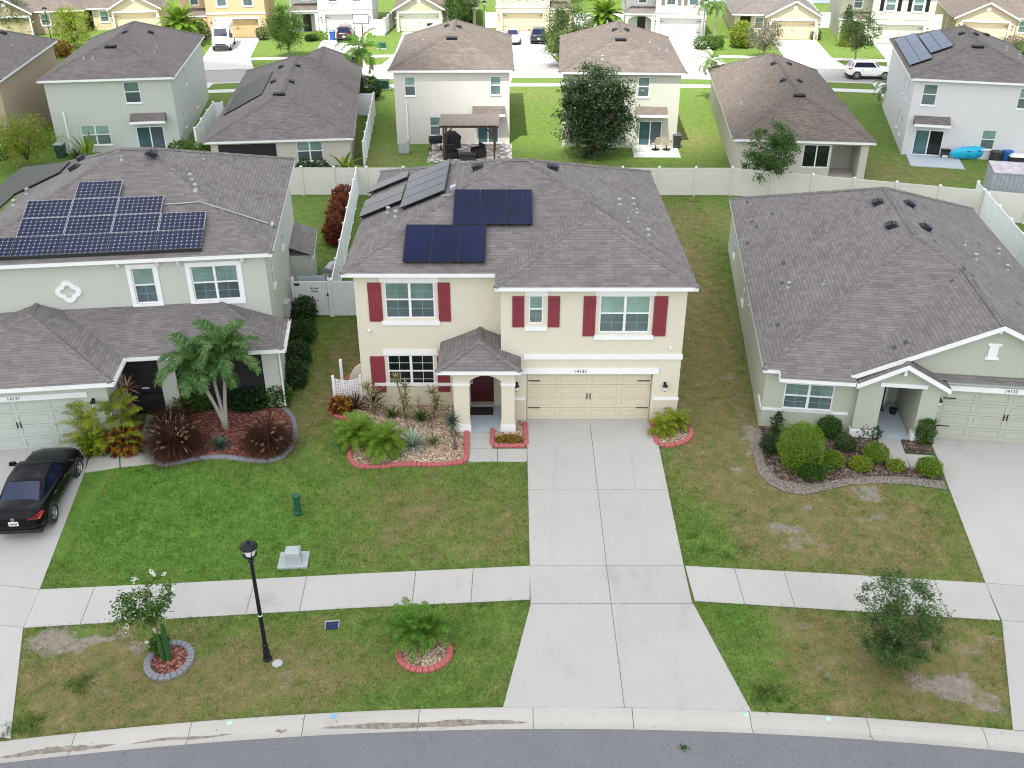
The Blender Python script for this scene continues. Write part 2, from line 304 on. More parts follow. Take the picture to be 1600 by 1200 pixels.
# ------------------------------------------------------------------ mesh builders
def tag(o, label=None, cat=None, group=None, kind=None):
    for k, v in (('label', label), ('category', cat), ('group', group), ('kind', kind)):
        if v: o[k] = v
    return o
def empty(name, loc, rz=0, label=None, cat=None, group=None):
    o = bpy.data.objects.new(name, None); scene.collection.objects.link(o)
    o.location = loc; o.rotation_euler = (0, 0, rz); o.empty_display_size = .3
    return tag(o, label, cat, group)
def copy_tree(o, parent=None):
    c = o.copy(); scene.collection.objects.link(c)
    if parent is not None: c.parent = parent
    for ch in list(o.children): copy_tree(ch, c)
    return c
class MB:
    def __init__(s): s.v, s.f, s.m, s.uv = [], [], Matrix.Identity(4), None
    def at(s, m): s.m = m; return s
    def add(s, vs, fs):
        k = len(s.v); s.v += [s.m @ Vector(p) for p in vs]; s.f += [tuple(k + i for i in f) for f in fs]
    def quad(s, a, b, c, d): s.add((a, b, c, d), ((0, 1, 2, 3),))
    def poly(s, *p): s.add(p, (tuple(range(len(p))),))
    def box(s, x0, x1, y0, y1, z0, z1):
        s.add([(x, y, z) for z in (z0, z1) for y in (y0, y1) for x in (x0, x1)],
              ((0, 2, 3, 1), (4, 5, 7, 6), (0, 1, 5, 4), (2, 6, 7, 3), (0, 4, 6, 2), (1, 3, 7, 5)))
    def taper(s, x0, x1, y0, y1, z0, z1, k):
        cx, cy = (x0 + x1) / 2, (y0 + y1) / 2
        p = [(x, y, z0) for y in (y0, y1) for x in (x0, x1)] + [(cx + (x - cx) * k, cy + (y - cy) * k, z1) for y in (y0, y1) for x in (x0, x1)]
        s.add(p, ((0, 2, 3, 1), (4, 5, 7, 6), (0, 1, 5, 4), (2, 6, 7, 3), (0, 4, 6, 2), (1, 3, 7, 5)))
    def prism(s, pts, z0, z1):
        """pts: plan outline, counter-clockwise; z0/z1 numbers or functions of (x, y)"""
        n = len(pts); f0 = z0 if callable(z0) else (lambda x, y: z0); f1 = z1 if callable(z1) else (lambda x, y: z1)
        s.add([(x, y, f0(x, y)) for x, y in pts] + [(x, y, f1(x, y)) for x, y in pts],
              [tuple(range(n))[::-1], tuple(range(n, 2 * n))] + [(i, (i + 1) % n, n + (i + 1) % n, n + i) for i in range(n)])
    def lathe(s, prof, o=(0, 0, 0), n=16, cap=True):
        k = [(o[0] + r * math.cos(2 * math.pi * i / n), o[1] + r * math.sin(2 * math.pi * i / n), o[2] + z) for r, z in prof for i in range(n)]
        f = [(j * n + i, j * n + (i + 1) % n, (j + 1) * n + (i + 1) % n, (j + 1) * n + i) for j in range(len(prof) - 1) for i in range(n)]
        if cap: f += [tuple(range(n))[::-1], tuple(range((len(prof) - 1) * n, len(prof) * n))]
        s.add(k, f)
    def tube(s, pts, rad, n=8):
        pts = [Vector(p) for p in pts]; rad = rad if isinstance(rad, (list, tuple)) else [rad] * len(pts)
        vs = []
        for i, p in enumerate(pts):
            t = (pts[min(i + 1, len(pts) - 1)] - pts[max(i - 1, 0)]).normalized()
            a = t.cross(Vector((0, 0, 1)) if abs(t.z) < .9 else Vector((1, 0, 0))).normalized(); b = t.cross(a)
            vs += [p + (a * math.cos(2 * math.pi * k / n) + b * math.sin(2 * math.pi * k / n)) * rad[i] for k in range(n)]
        f = [(j * n + i, j * n + (i + 1) % n, (j + 1) * n + (i + 1) % n, (j + 1) * n + i) for j in range(len(pts) - 1) for i in range(n)]
        s.add(vs, f + [tuple(range(n))[::-1], tuple(range((len(pts) - 1) * n, len(pts) * n))])
    def build(s, name, mat, parent=None, smooth=False, uv=False, loc=None, sub=0):
        me = bpy.data.meshes.new(name); me.from_pydata([tuple(v) for v in s.v], [], s.f)
        if uv: plane_uv(me)
        if smooth: me.polygons.foreach_set('use_smooth', [True] * len(me.polygons))
        me.materials.append(MATS[mat] if isinstance(mat, str) else mat); me.update()
        o = bpy.data.objects.new(name, me); scene.collection.objects.link(o)
        if parent is not None: o.parent = parent
        if loc is not None: o.location = loc
        if sub:
            md = o.modifiers.new('smooth', 'SUBSURF'); md.levels = md.render_levels = sub
        return o
def plane_uv(me):
    """UVs in metres: u level along the plane, v up its slope"""
    lay = me.uv_layers.new(name='UVMap')
    for p in me.polygons:
        nn = p.normal; u = Vector((0, 0, 1)).cross(nn)
        u = Vector((1, 0, 0)) if u.length < .05 else u.normalized(); w = nn.cross(u)
        for li in p.loop_indices:
            co = me.vertices[me.loops[li].vertex_index].co
            lay.data[li].uv = (co.dot(u), co.dot(w))
def np_mesh(name, verts, faces, mat, parent=None, loc=None, smooth=False):
    """verts (n,3) array, faces (m,k) array with the same k for all"""
    verts = np.asarray(verts, dtype=np.float32); faces = np.asarray(faces, dtype=np.int32)
    me = bpy.data.meshes.new(name); m, k = faces.shape
    me.vertices.add(len(verts)); me.vertices.foreach_set('co', verts.ravel())
    me.loops.add(m * k); me.loops.foreach_set('vertex_index', faces.ravel())
    me.polygons.add(m); me.polygons.foreach_set('loop_start', np.arange(0, m * k, k, dtype=np.int32))
    me.materials.append(MATS[mat] if isinstance(mat, str) else mat); me.update(calc_edges=True)
    if smooth: me.polygons.foreach_set('use_smooth', [True] * m)
    o = bpy.data.objects.new(name, me); scene.collection.objects.link(o)
    if parent is not None: o.parent = parent
    if loc is not None: o.location = loc
    return o
def text(name, body, size, mat, parent, m, ext=.004):
    cu = bpy.data.curves.new(name, 'FONT'); cu.body = body; cu.size = size; cu.extrude = ext; cu.align_x = 'CENTER'; cu.align_y = 'CENTER'
    o = bpy.data.objects.new(name, cu); dg = bpy.context.evaluated_depsgraph_get(); scene.collection.objects.link(o)
    dg = bpy.context.evaluated_depsgraph_get(); me = bpy.data.meshes.new_from_object(o.evaluated_get(dg))
    bpy.data.objects.remove(o); me.name = name; me.materials.clear(); me.materials.append(MATS[mat])
    o = bpy.data.objects.new(name, me); scene.collection.objects.link(o)
    if parent is not None: o.parent = parent
    o.matrix_local = m; return o
# ------------------------------------------------------------------ palette
paint('white_trim', (.78, .79, .80), .5, .03); paint('white_vinyl', (.80, .83, .86), .4, .03); paint('beige_vinyl', (.64, .625, .58), .45, .03)
paint('black_metal', (.012, .013, .016), .4, .1, spec=.2); paint('dark_plastic', (.03, .032, .036), .45, .15); paint('vent_black', (.014, .017, .026), .5, .2, spec=.2)
paint('galvanised', (.36, .38, .40), .4, .12, metal=.4); paint('shutter_red', (.215, .028, .046), .5, .12); paint('door_red', (.085, .008, .013), .35, .1)
paint('lamp_white', (.75, .75, .72), .25, .04); paint('porch_paint', (.47, .53, .59), .6, .05); paint('mat_dark', (.03, .026, .026), .95, .3, 30)
paint('utility_green', (.010, .085, .045), .45, .12); paint('utility_grey', (.36, .40, .40), .55, .1, 6); paint('lid_blue', (.022, .030, .085), .7, .3, 8, spec=.15)
paint('wood', (.070, .043, .030), .8, .25, 4); paint('wood_grey', (.22, .19, .17), .85, .25, 5); paint('bark', (.16, .125, .095), .9, .25, 9, bump=.5, bscale=25)
paint('palm_bark', (.30, .285, .25), .85, .18, 9, bump=.5, bscale=30); paint('crownshaft', (.22, .27, .06), .5, .2, 6)
paint('brick_edge', (.42, .115, .115), .85, .12, 9, bump=.3, bscale=40); paint('brick_joint', (.17, .06, .06), .9, .1); paint('grey_edge', (.20, .21, .235), .85, .12, 8, bump=.3, bscale=40)
paint('screen_dark', (.012, .011, .014), .6, .2); paint('interior', (.02, .02, .022), .9, .1); paint('brown_sash', (.16, .145, .125), .8, .1)
glass('glass_upper', (.19, .30, .27), .25); glass('glass_lower', (.10, .14, .15), .35, .14); paint('muntin', (.225, .335, .305), .5); glass('glass_dark', (.010, .014, .016), 0, .04); glass('glass_car', (.006, .014, .045), 0, .03)  # glass_car: blue of the reflected sky put into the base colour
glass('glass_teal', (.055, .13, .135), .0, .05)
SH = dict(front=((.136, .124, .122), (.186, .171, .168), (.218, .201, .197), (.268, .249, .243)), tan=((.115, .096, .084), (.150, .127, .112), (.178, .152, .134), (.215, .184, .163)), mid=((.122, .109, .104), (.163, .147, .140), (.192, .174, .166), (.23, .208, .198)))
shingles('roof_main', SH['front'], 1.0); shingles('roof_left', SH['front'], 5.0); shingles('roof_right', SH['front'], 9.0, sparse=(.065, .078, .085))
shingles('roof_mid', SH['mid'], 13.0); shingles('roof_tan', SH['tan'], 17.0); shingles('roof_far', SH['tan'], 21.0)
stucco('cream', (.655, .62, .505)); stucco('cream_low', (.60, .55, .43)); stucco('sage', (.50, .53, .475)); stucco('sage_right', (.43, .455, .38)); stucco('mint', (.475, .505, .465)); stucco('offwhite', (.60, .58, .535))
stucco('pale_green', (.50, .51, .43)); stucco('greige', (.53, .50, .45)); stucco('lilac', (.62, .62, .64)); stucco('tan_wall', (.40, .33, .235)); stucco('yellow', (.56, .49, .34)); stucco('orange', (.60, .43, .25)); stucco('white_wall', (.58, .58, .565)); stucco('lime', (.52, .54, .42)); stucco('peach', (.54, .44, .32)); stucco('butter', (.60, .54, .40)); stucco('olive', (.43, .42, .30))
for nm, c in (('garage_cream', (.575, .535, .405)), ('garage_sage', (.46, .50, .455)), ('garage_olive', (.40, .42, .345)), ('garage_far', (.62, .52, .34)), ('garage_white', (.62, .62, .60)), ('garage_lime', (.55, .56, .44)), ('garage_orange', (.55, .39, .20))): paint(nm, c, .5, .03)
solar('pv_navy', (.006, .011, .042), (.018, .03, .09), 6, 10, .012, spec=.1); solar('pv_cells', (.006, .010, .040), (.30, .33, .38), 9, 5, .018, .19, .2, .2); solar('pv_grey', (.030, .037, .058), (.03, .034, .045), 1, 10, .006, spec=.05); solar('pv_blue', (.036, .064, .125), (.07, .10, .17), 1, 8, .05, spec=.05)
solar('pool_heat', (.030, .033, .030), (.05, .055, .05), 14, 1, .04, 0, .55)
concrete('concrete', (.45, .442, .425)); concrete('pavement', (.445, .437, .415)); concrete('kerb_concrete', (.46, .44, .41), speck=.05); concrete('shaded_concrete', (.45, .50, .56)); concrete('sun_concrete', (.55, .55, .535)); paint('sun_asphalt', (.30, .295, .29), .9, .12, 2, spec=.1); paint('far_white', (.62, .62, .60), .5, .03)  # sunlight put into the sun_ colours, bluish shade into the patio colour
pebbles('river_gravel', ((.30, .18, .12), (.52, .38, .27), (.66, .53, .40), (.76, .68, .56)), 15); pebbles('red_mulch', ((.10, .022, .016), (.27, .075, .055), (.36, .13, .10), (.46, .25, .20)), 13)
pebbles('brown_mulch', ((.055, .033, .028), (.13, .08, .068), (.20, .14, .12), (.30, .24, .21)), 11); pebbles('pavers', ((.45, .44, .43), (.55, .53, .52), (.63, .61, .60)), 3)

# ------------------------------------------------------------------ house kit
class House:
    """a house: an Empty at one corner of its plan; x runs along the near wall, y away from the camera"""
    def __init__(s, at, rot, name, label, cat='house', group=None):
        s.o = Vector((at[0], at[1], T(at[0], at[1]) if len(at) < 3 else at[2])); s.r = R(rot)
        s.root = empty(name, s.o, s.r, label, cat, group)
        s.inv = Matrix.Rotation(-s.r, 3, 'Z'); s.lc = s.inv @ (CAM - s.o); s.walls = []
    def loc(s, p): return s.inv @ (Vector(p) - s.o)
    def pl(s, px, py, p0, n):
        d = s.inv @ ray(px, py); n = Vector(n); t = (Vector(p0) - s.lc).dot(n) / d.dot(n); return s.lc + d * t
    def y(s, px, py, y): return s.pl(px, py, (0, y, 0), (0, 1, 0))
    def x(s, px, py, x): return s.pl(px, py, (x, 0, 0), (1, 0, 0))
    def z(s, px, py, z): return s.pl(px, py, (0, 0, z), (0, 0, 1))
    def rect(s, y, x0, y0, x1, y1):
        """pixel box -> (s0, s1, z0, z1) on the wall plane at depth y"""
        a, b, c, d = s.y(x0, y0, y), s.y(x1, y0, y), s.y(x0, y1, y), s.y(x1, y1, y)
        return ((a.x + c.x) / 2, (b.x + d.x) / 2, (c.z + d.z) / 2, (a.z + b.z) / 2)
    def quad4(s, y, tl, tr, br, bl):
        a, b, c, d = (s.y(*q, y) for q in (tl, tr, br, bl)); return ((a.x + d.x) / 2, (b.x + c.x) / 2, (c.z + d.z) / 2, (a.z + b.z) / 2)

def face_m(p0, p1):
    """matrix: (along, outward, up) of a wall running p0 -> p1 seen with p0 on the left"""
    d = Vector((p1[0] - p0[0], p1[1] - p0[1], 0)).normalized(); nn = Vector((d.y, -d.x, 0))
    m = Matrix.Identity(4)
    for i in range(3): m[i][0], m[i][1], m[i][2] = d[i], nn[i], (0, 0, 1)[i]
    m[0][3], m[1][3] = p0[0], p0[1]; return m
def wall_faces(mb, p0, p1, z0, z1, openings=(), depth=.09):
    """one wall plane with real recesses for its openings (s0, s1, z0, z1[, depth])"""
    L = math.hypot(p1[0] - p0[0], p1[1] - p0[1]); old = mb.m; mb.at(face_m(p0, p1))
    ss = sorted({0, L, *[q for o in openings for q in o[:2]]}); zs = sorted({z0, z1, *[q for o in openings for q in o[2:4]]})
    for a, b in zip(ss, ss[1:]):
        for c, d in zip(zs, zs[1:]):
            if any(o[0] <= (a + b) / 2 <= o[1] and o[2] <= (c + d) / 2 <= o[3] for o in openings): continue
            mb.quad((a, 0, c), (b, 0, c), (b, 0, d), (a, 0, d))
    for o in openings:
        a, b, c, d = o[:4]; k = -(o[4] if len(o) > 4 else depth)
        mb.quad((a, 0, c), (b, 0, c), (b, k, c), (a, k, c)); mb.quad((a, k, d), (b, k, d), (b, 0, d), (a, 0, d))
        mb.quad((a, 0, c), (a, k, c), (a, k, d), (a, 0, d)); mb.quad((b, k, c), (b, 0, c), (b, 0, d), (b, k, d))
        mb.quad((a, k - .004, c), (b, k - .004, c), (b, k - .004, d), (a, k - .004, d))
    mb.at(old)
def mbox(mb, m, *b):
    old = mb.m; mb.at(m); mb.box(*b); mb.at(old)
def window(h, p0, p1, s0, s1, z0, z1, units=1, grid=True, depth=.09, mats=('glass_upper', 'glass_lower'), trim=0.0, sill=True, frame='white_trim', split=.52):
    """single-hung window(s): frame, meeting rails, muntins; upper and lower sash panes"""
    m = face_m(p0, p1); f = MB().at(m); mu = MB().at(m); pn = [MB().at(m), MB().at(m)]; w = (s1 - s0) / units; o0, o1 = -depth + .004, -depth + .062
    for k in range(units):
        a, b = s0 + k * w, s0 + (k + 1) * w; t = .05
        f.box(a, a + t, o0, o1, z0, z1); f.box(b - t, b, o0, o1, z0, z1); f.box(a + t, b - t, o0, o1, z1 - t, z1); f.box(a + t, b - t, o0, o1, z0, z0 + t)
        zm = z0 + (z1 - z0) * split
        f.box(a + t, b - t, o0, o1 - .008, zm - .03, zm + .03)
        for q, (c, d) in enumerate(((zm + .03, z1 - t), (z0 + t, zm - .03))):
            oo = -depth + (.034 if q == 0 else .022)
            pn[q].quad((a + t, oo, c), (b - t, oo, c), (b - t, oo, d), (a + t, oo, d))
            if grid:
                xm, ym = (a + b) / 2, (c + d) / 2
                mu.box(xm - .008, xm + .008, oo + .001, oo + .008, c, d); mu.box(a + t, xm - .008, oo + .001, oo + .008, ym - .008, ym + .008); mu.box(xm + .008, b - t, oo + .001, oo + .008, ym - .008, ym + .008)
        if k: f.box(a - .03, a + .03, o1, o1 + .014, z0, z1)
    if trim:
        f.box(s0 - trim, s1 + trim, .003, .045, z1 + .002, z1 + trim); f.box(s0 - trim, s1 + trim, .003, .06, z0 - trim, z0 - .002)
        f.box(s0 - trim, s0 - .002, .003, .04, z0, z1); f.box(s1 + .002, s1 + trim, .003, .04, z0, z1)
    elif sill: f.box(s0 - .04, s1 + .04, .003, .05, z0 - .07, z0 - .002)
    wo = f.build('window', frame, h.root)
    pn[0].build('pane', mats[0], wo); pn[1].build('pane', mats[1], wo)
    if mu.v: mu.build('muntin', 'lamp_white' if 'dark' in mats[0] else 'muntin', wo)
    return wo
def slider(h, p0, p1, s0, s1, z0, z1, depth=.1, mats=('glass_teal', 'glass_lower')):
    m = face_m(p0, p1); f = MB().at(m); o0, o1 = -depth + .004, -depth + .08; t = .06; xm = (s0 + s1) / 2
    f.box(s0, s0 + t, o0, o1, z0, z1); f.box(s1 - t, s1, o0, o1, z0, z1); f.box(s0 + t, s1 - t, o0, o1, z1 - t, z1); f.box(s0 + t, s1 - t, o0, o1, z0, z0 + t); f.box(xm - .04, xm + .04, o0, o1 - .01, z0 + t, z1 - t)
    d = f.build('sliding_door', 'white_trim', h.root)
    for q, (a, b) in enumerate(((s0 + t, xm - .04), (xm + .04, s1 - t))):
        g = MB().at(m); oo = -depth + (.03 if q else .05); g.quad((a, oo, z0 + t), (b, oo, z0 + t), (b, oo, z1 - t), (a, oo, z1 - t)); g.build('pane', mats[q], d)
    return d
def shutter(h, p0, p1, s0, s1, z0, z1, mat='shutter_red'):
    m = face_m(p0, p1); b = MB().at(m); n = 4; w = (s1 - s0) / n
    for k in range(n): b.box(s0 + k * w + .004, s0 + (k + 1) * w - .004, .004, .035, z0, z1)
    b.box(s0 + .004, s1 - .004, .002, .02, z0 + .01, z1 - .01)
    for q in (.14, .84): zz = z0 + (z1 - z0) * q; b.box(s0, s1, .035, .055, zz - .045, zz + .045)
    return b.build('shutter', mat, h.root)
def trimbox(h, p0, p1, s0, s1, z0, z1, o=.04, name='trim_band', mat='white_trim', base=.003):
    b = MB().at(face_m(p0, p1)); b.box(s0, s1, base, o, z0, z1); return b.build(name, mat, h.root)
def garage_door(h, p0, p1, s0, s1, z0, z1, depth=.16, mat='garage_cream', hinges=True):
    m = face_m(p0, p1); b = MB().at(m); rows, cols = 4, 4; hh = (z1 - z0) / rows; ww = (s1 - s0) / cols; o = -depth
    b.box(s0, s1, o + .003, o + .02, z0, z1)
    for r in range(rows):
        za = z0 + r * hh
        b.box(s0, s1, o + .02, o + .045, za + .008, za + hh * .20); b.box(s0, s1, o + .02, o + .045, za + hh * .82, za + hh - .008)
        for c in range(cols + 1):
            xa = s0 + c * ww; b.box(max(s0, xa - .07), min(s1, xa + .07), o + .02, o + .0445, za + hh * .20, za + hh * .82)
        for c in range(cols):
            xa = s0 + c * ww; b.taper(xa + .12, xa + ww - .12, o + .018, o + .034, za + hh * .30, za + hh * .72, .97)
    d = b.build('garage_door', mat, h.root)
    xm = (s0 + s1) / 2
    for k in (-1, 1):
        hb = MB().at(m); hb.box(xm + k * .06 - .018, xm + k * .06 + .018, o + .045, o + .075, z0 + (z1 - z0) * .44, z0 + (z1 - z0) * .56); hb.build('handle', 'black_metal', d)
    if hinges:
        for xa, xb in ((s0 + .03, s0 + .5), (s1 - .5, s1 - .03)):
            for q in (.25, .83):
                zz = z0 + (z1 - z0) * q; hb = MB().at(m); hb.box(xa, xb, o + .045, o + .06, zz - .018, zz + .018); hb.build('hinge', 'black_metal', d)
    return d
def wall_lantern(h, p0, p1, s, z):
    m = face_m(p0, p1) @ Matrix.Translation((s, 0, z)); b = MB().at(m)
    b.box(-.05, .05, .003, .03, -.10, .12); b.tube([(0, .03, .06), (0, .12, .12), (0, .16, .05)], .012, 6)
    b.at(m @ Matrix.Translation((0, .16, 0))); b.lathe([(.02, .15), (.03, .12), (.10, .03), (.105, .0), (.09, -.005)], n=8)
    b.lathe([(.055, -.20), (.05, -.18)], n=8)
    o = b.build('wall_lantern', 'black_metal', h.root)
    g = MB().at(m @ Matrix.Translation((0, .16, 0))); g.lathe([(.05, -.18), (.085, -.006)], n=8, cap=False); g.build('glass_shade', 'lamp_white', o)
    return o
def floodlight(h, p0, p1, s, z):
    b = MB().at(face_m(p0, p1) @ Matrix.Translation((s, 0, z))); b.box(-.05, .05, .003, .05, -.05, .05); b.tube([(0, .05, 0), (0, .12, -.03)], [.03, .05], 8); return b.build('security_camera', 'white_trim', h.root)

def roof_solid(h, faces, mat, eaves, name='roof', t=.17, fmat='white_trim', caps=(), soffit=None):
    """roof planes (each a loop of points), their ridge caps, and a fascia strip below each eave edge (a, b)"""
    mb = MB()
    for f in faces: mb.poly(*f)
    for a, b in caps:
        a, b = Vector(a), Vector(b); d = (b - a).normalized(); sd = d.cross(Vector((0, 0, 1))).normalized() * .13; up = Vector((0, 0, .058)); dn = Vector((0, 0, -.03))
        n = max(1, int((b - a).length / .3))
        for i in range(n):
            p, q = a + (b - a) * (i / n), a + (b - a) * ((i + 1) / n); lift = Vector((0, 0, .012))
            mb.quad(p + sd + dn + lift, q + sd + dn, q + up, p + up + lift); mb.quad(p + up + lift, q + up, q - sd + dn, p - sd + dn + lift)
            mb.quad(p + sd + dn + lift, p + up + lift, p - sd + dn + lift, p + dn)
    ro = mb.build(name, mat, h.root, uv=True)
    fb = MB()
    for a, b in eaves:
        a, b = Vector(a), Vector(b); d = (b - a); d.z = 0; d.normalize(); nn = Vector((d.y, -d.x, 0)); o, i_ = nn * -.012, nn * -.045; dz = Vector((0, 0, -t)); z0 = Vector((0, 0, -.012))
        fb.add([a + o + z0, b + o + z0, b + o + dz, a + o + dz, a + i_ + z0, b + i_ + z0, b + i_ + dz, a + i_ + dz], ((0, 3, 2, 1), (3, 7, 6, 2), (4, 5, 6, 7), (0, 4, 7, 3), (1, 2, 6, 5)))
    if soffit:
        for s in soffit: fb.poly(*s)
    if eaves or soffit: fb.build('fascia', fmat, ro)
    return ro
def hip_roof(h, x0, x1, y0, y1, z, ra, rb, zr, mat, name='roof', t=.17, open_back=False, caps=True, gutters=()):
    """hip roof over a rectangle; the ridge runs from ra to rb (plan points)"""
    A, B, C_, D = (x0, y0, z), (x1, y0, z), (x1, y1, z), (x0, y1, z); P, Q = (*ra, zr), (*rb, zr)
    along_x = abs(rb[0] - ra[0]) >= abs(rb[1] - ra[1]) and ra != rb
    if along_x: f = [(A, B, Q, P), (B, C_, Q), (C_, D, P, Q), (D, A, P)]
    else: f = [(A, B, P), (B, C_, Q, P), (C_, D, Q), (D, A, P, Q)]
    hips = [(A, P), (B, Q if along_x else P), (C_, Q), (D, P if along_x else Q), (P, Q)]
    so = [((x0 + .03, y0 + .03, z - t + .01), (x0 + .03, y1 - .03, z - t + .01), (x1 - .03, y1 - .03, z - t + .01), (x1 - .03, y0 + .03, z - t + .01))]
    if ra == rb: hips = hips[:4]
    return roof_solid(h, f, mat, [(A, B), (B, C_), (C_, D), (D, A)], name, t, caps=hips if caps else (), soffit=so)
class Plane:
    """a roof plane in house space, for setting things on the roof"""
    def __init__(s, h, a, b, c):
        s.h, s.a = h, Vector(a); s.n = (Vector(b) - s.a).cross(Vector(c) - s.a).normalized()
        if s.n.z < 0: s.n = -s.n
        s.u = Vector((0, 0, 1)).cross(s.n).normalized(); s.w = s.n.cross(s.u)
    def px(s, px, py): return s.h.pl(px, py, s.a, s.n)
    def m(s, p):
        m = Matrix.Identity(4)
        for i in range(3): m[i][0], m[i][1], m[i][2], m[i][3] = s.u[i], s.w[i], s.n[i], p[i]
        return m
    def uv(s, px, py): p = s.px(px, py) - s.a; return p.dot(s.u), p.dot(s.w)
def roof_vent(pl, ro, px, py, kind='box'):
    p = pl.px(px, py)
    b = MB().at(pl.m(p))
    if kind == 'box':
        b.box(-.32, .32, -.24, .24, 0, .02); b.add([(-.26, -.2, .02), (.26, -.2, .02), (.26, .2, .02), (-.26, .2, .02), (-.24, -.22, .19), (.24, -.22, .19), (.2, .17, .10), (-.2, .17, .10)], ((0, 1, 5, 4), (1, 2, 6, 5), (2, 3, 7, 6), (3, 0, 4, 7), (4, 5, 6, 7)))
        for k in (-.08, .05): b.box(-.25, .25, k, k + .03, .13, .17)
        return b.build('roof_vent', 'vent_black', ro)
    if kind == 'slot':
        b.box(-.42, .42, -.22, .2, 0, .02); b.add([(-.4, -.2, .02), (.4, -.2, .02), (.4, .18, .02), (-.4, .18, .02), (-.38, -.2, .16), (.38, -.2, .16), (.36, .16, .07), (-.36, .16, .07)], ((0, 1, 5, 4), (1, 2, 6, 5), (2, 3, 7, 6), (3, 0, 4, 7), (4, 5, 6, 7)))
        return b.build('roof_vent', 'vent_black', ro)
    if kind == 'pipe':
        b = MB().at(Matrix.Translation(p)); b.lathe([(.09, -.06), (.07, .03), (.04, .06), (.04, .2)], n=10); return b.build('vent_pipe', 'galvanised', ro)
    b = MB().at(Matrix.Translation(p)); b.lathe([(.14, -.09), (.11, .02), (.06, .05), (.06, .16), (.09, .17), (.095, .22), (.06, .26), (.01, .27)], n=12); return b.build('flue_cap', 'galvanised', ro, smooth=False)
def poly_panel(pl, ro, pts, mat='pool_heat', lift=.06, th=.035):
    q = [pl.px(*p) for p in pts]; n = len(q); b = MB(); b.add([p + pl.n * lift for p in q] + [p + pl.n * (lift + th) for p in q], [tuple(range(n))[::-1], tuple(range(n, 2 * n))] + [(i, (i + 1) % n, n + (i + 1) % n, n + i) for i in range(n)])
    e = b.build('pool_heater_panel', mat, ro, uv=True); b = MB(); b.tube([p + pl.n * lift for p in q[:-2]], .05, 6); b.build('header_pipe', 'black_metal', ro); return e
def panels(pl, ro, quads, nu, nv, mat, frame='black_metal', gap=.025, lift=.13, th=.04, skip=(), name='solar_panel'):
    """a block of nu x nv solar panels squared up on the roof plane inside four pixel corners (tl, tr, br, bl)"""
    q = [pl.uv(*p) for p in quads]; u0, u1 = (q[0][0] + q[3][0]) / 2, (q[1][0] + q[2][0]) / 2; v1, v0 = (q[0][1] + q[1][1]) / 2, (q[2][1] + q[3][1]) / 2
    if u0 > u1: u0, u1 = u1, u0
    if v0 > v1: v0, v1 = v1, v0
    du, dv = (u1 - u0) / nu, (v1 - v0) / nv; M = pl.m(pl.a)
    for i in range(nu):
        for j in range(nv):
            if (i, j) in skip: continue
            a, b, c, d = u0 + i * du + gap / 2, u0 + (i + 1) * du - gap / 2, v0 + j * dv + gap / 2, v0 + (j + 1) * dv - gap / 2
            f = MB().at(M); f.box(a, b, c, d, lift, lift + th)
            for uu in (a + .15, b - .15):
                for vv in (c + .12, d - .12): f.box(uu - .03, uu + .03, vv - .03, vv + .03, .0, lift - .001)
            o = f.build(name, frame, ro)
            me = bpy.data.meshes.new('cell_face'); e = .028
            me.from_pydata([tuple(M @ Vector(p)) for p in ((a + e, c + e, lift + th + .004), (b - e, c + e, lift + th + .004), (b - e, d - e, lift + th + .004), (a + e, d - e, lift + th + .004))], [], [(0, 1, 2, 3)])
            lay = me.uv_layers.new(name='UVMap')
            for li, uvc in enumerate(((0, 0), (1, 0), (1, 1), (0, 1))): lay.data[li].uv = uvc
            me.materials.append(MATS[mat]); g = bpy.data.objects.new('cell_face', me); scene.collection.objects.link(g); g.parent = o
    return (u0, u1, v0, v1)
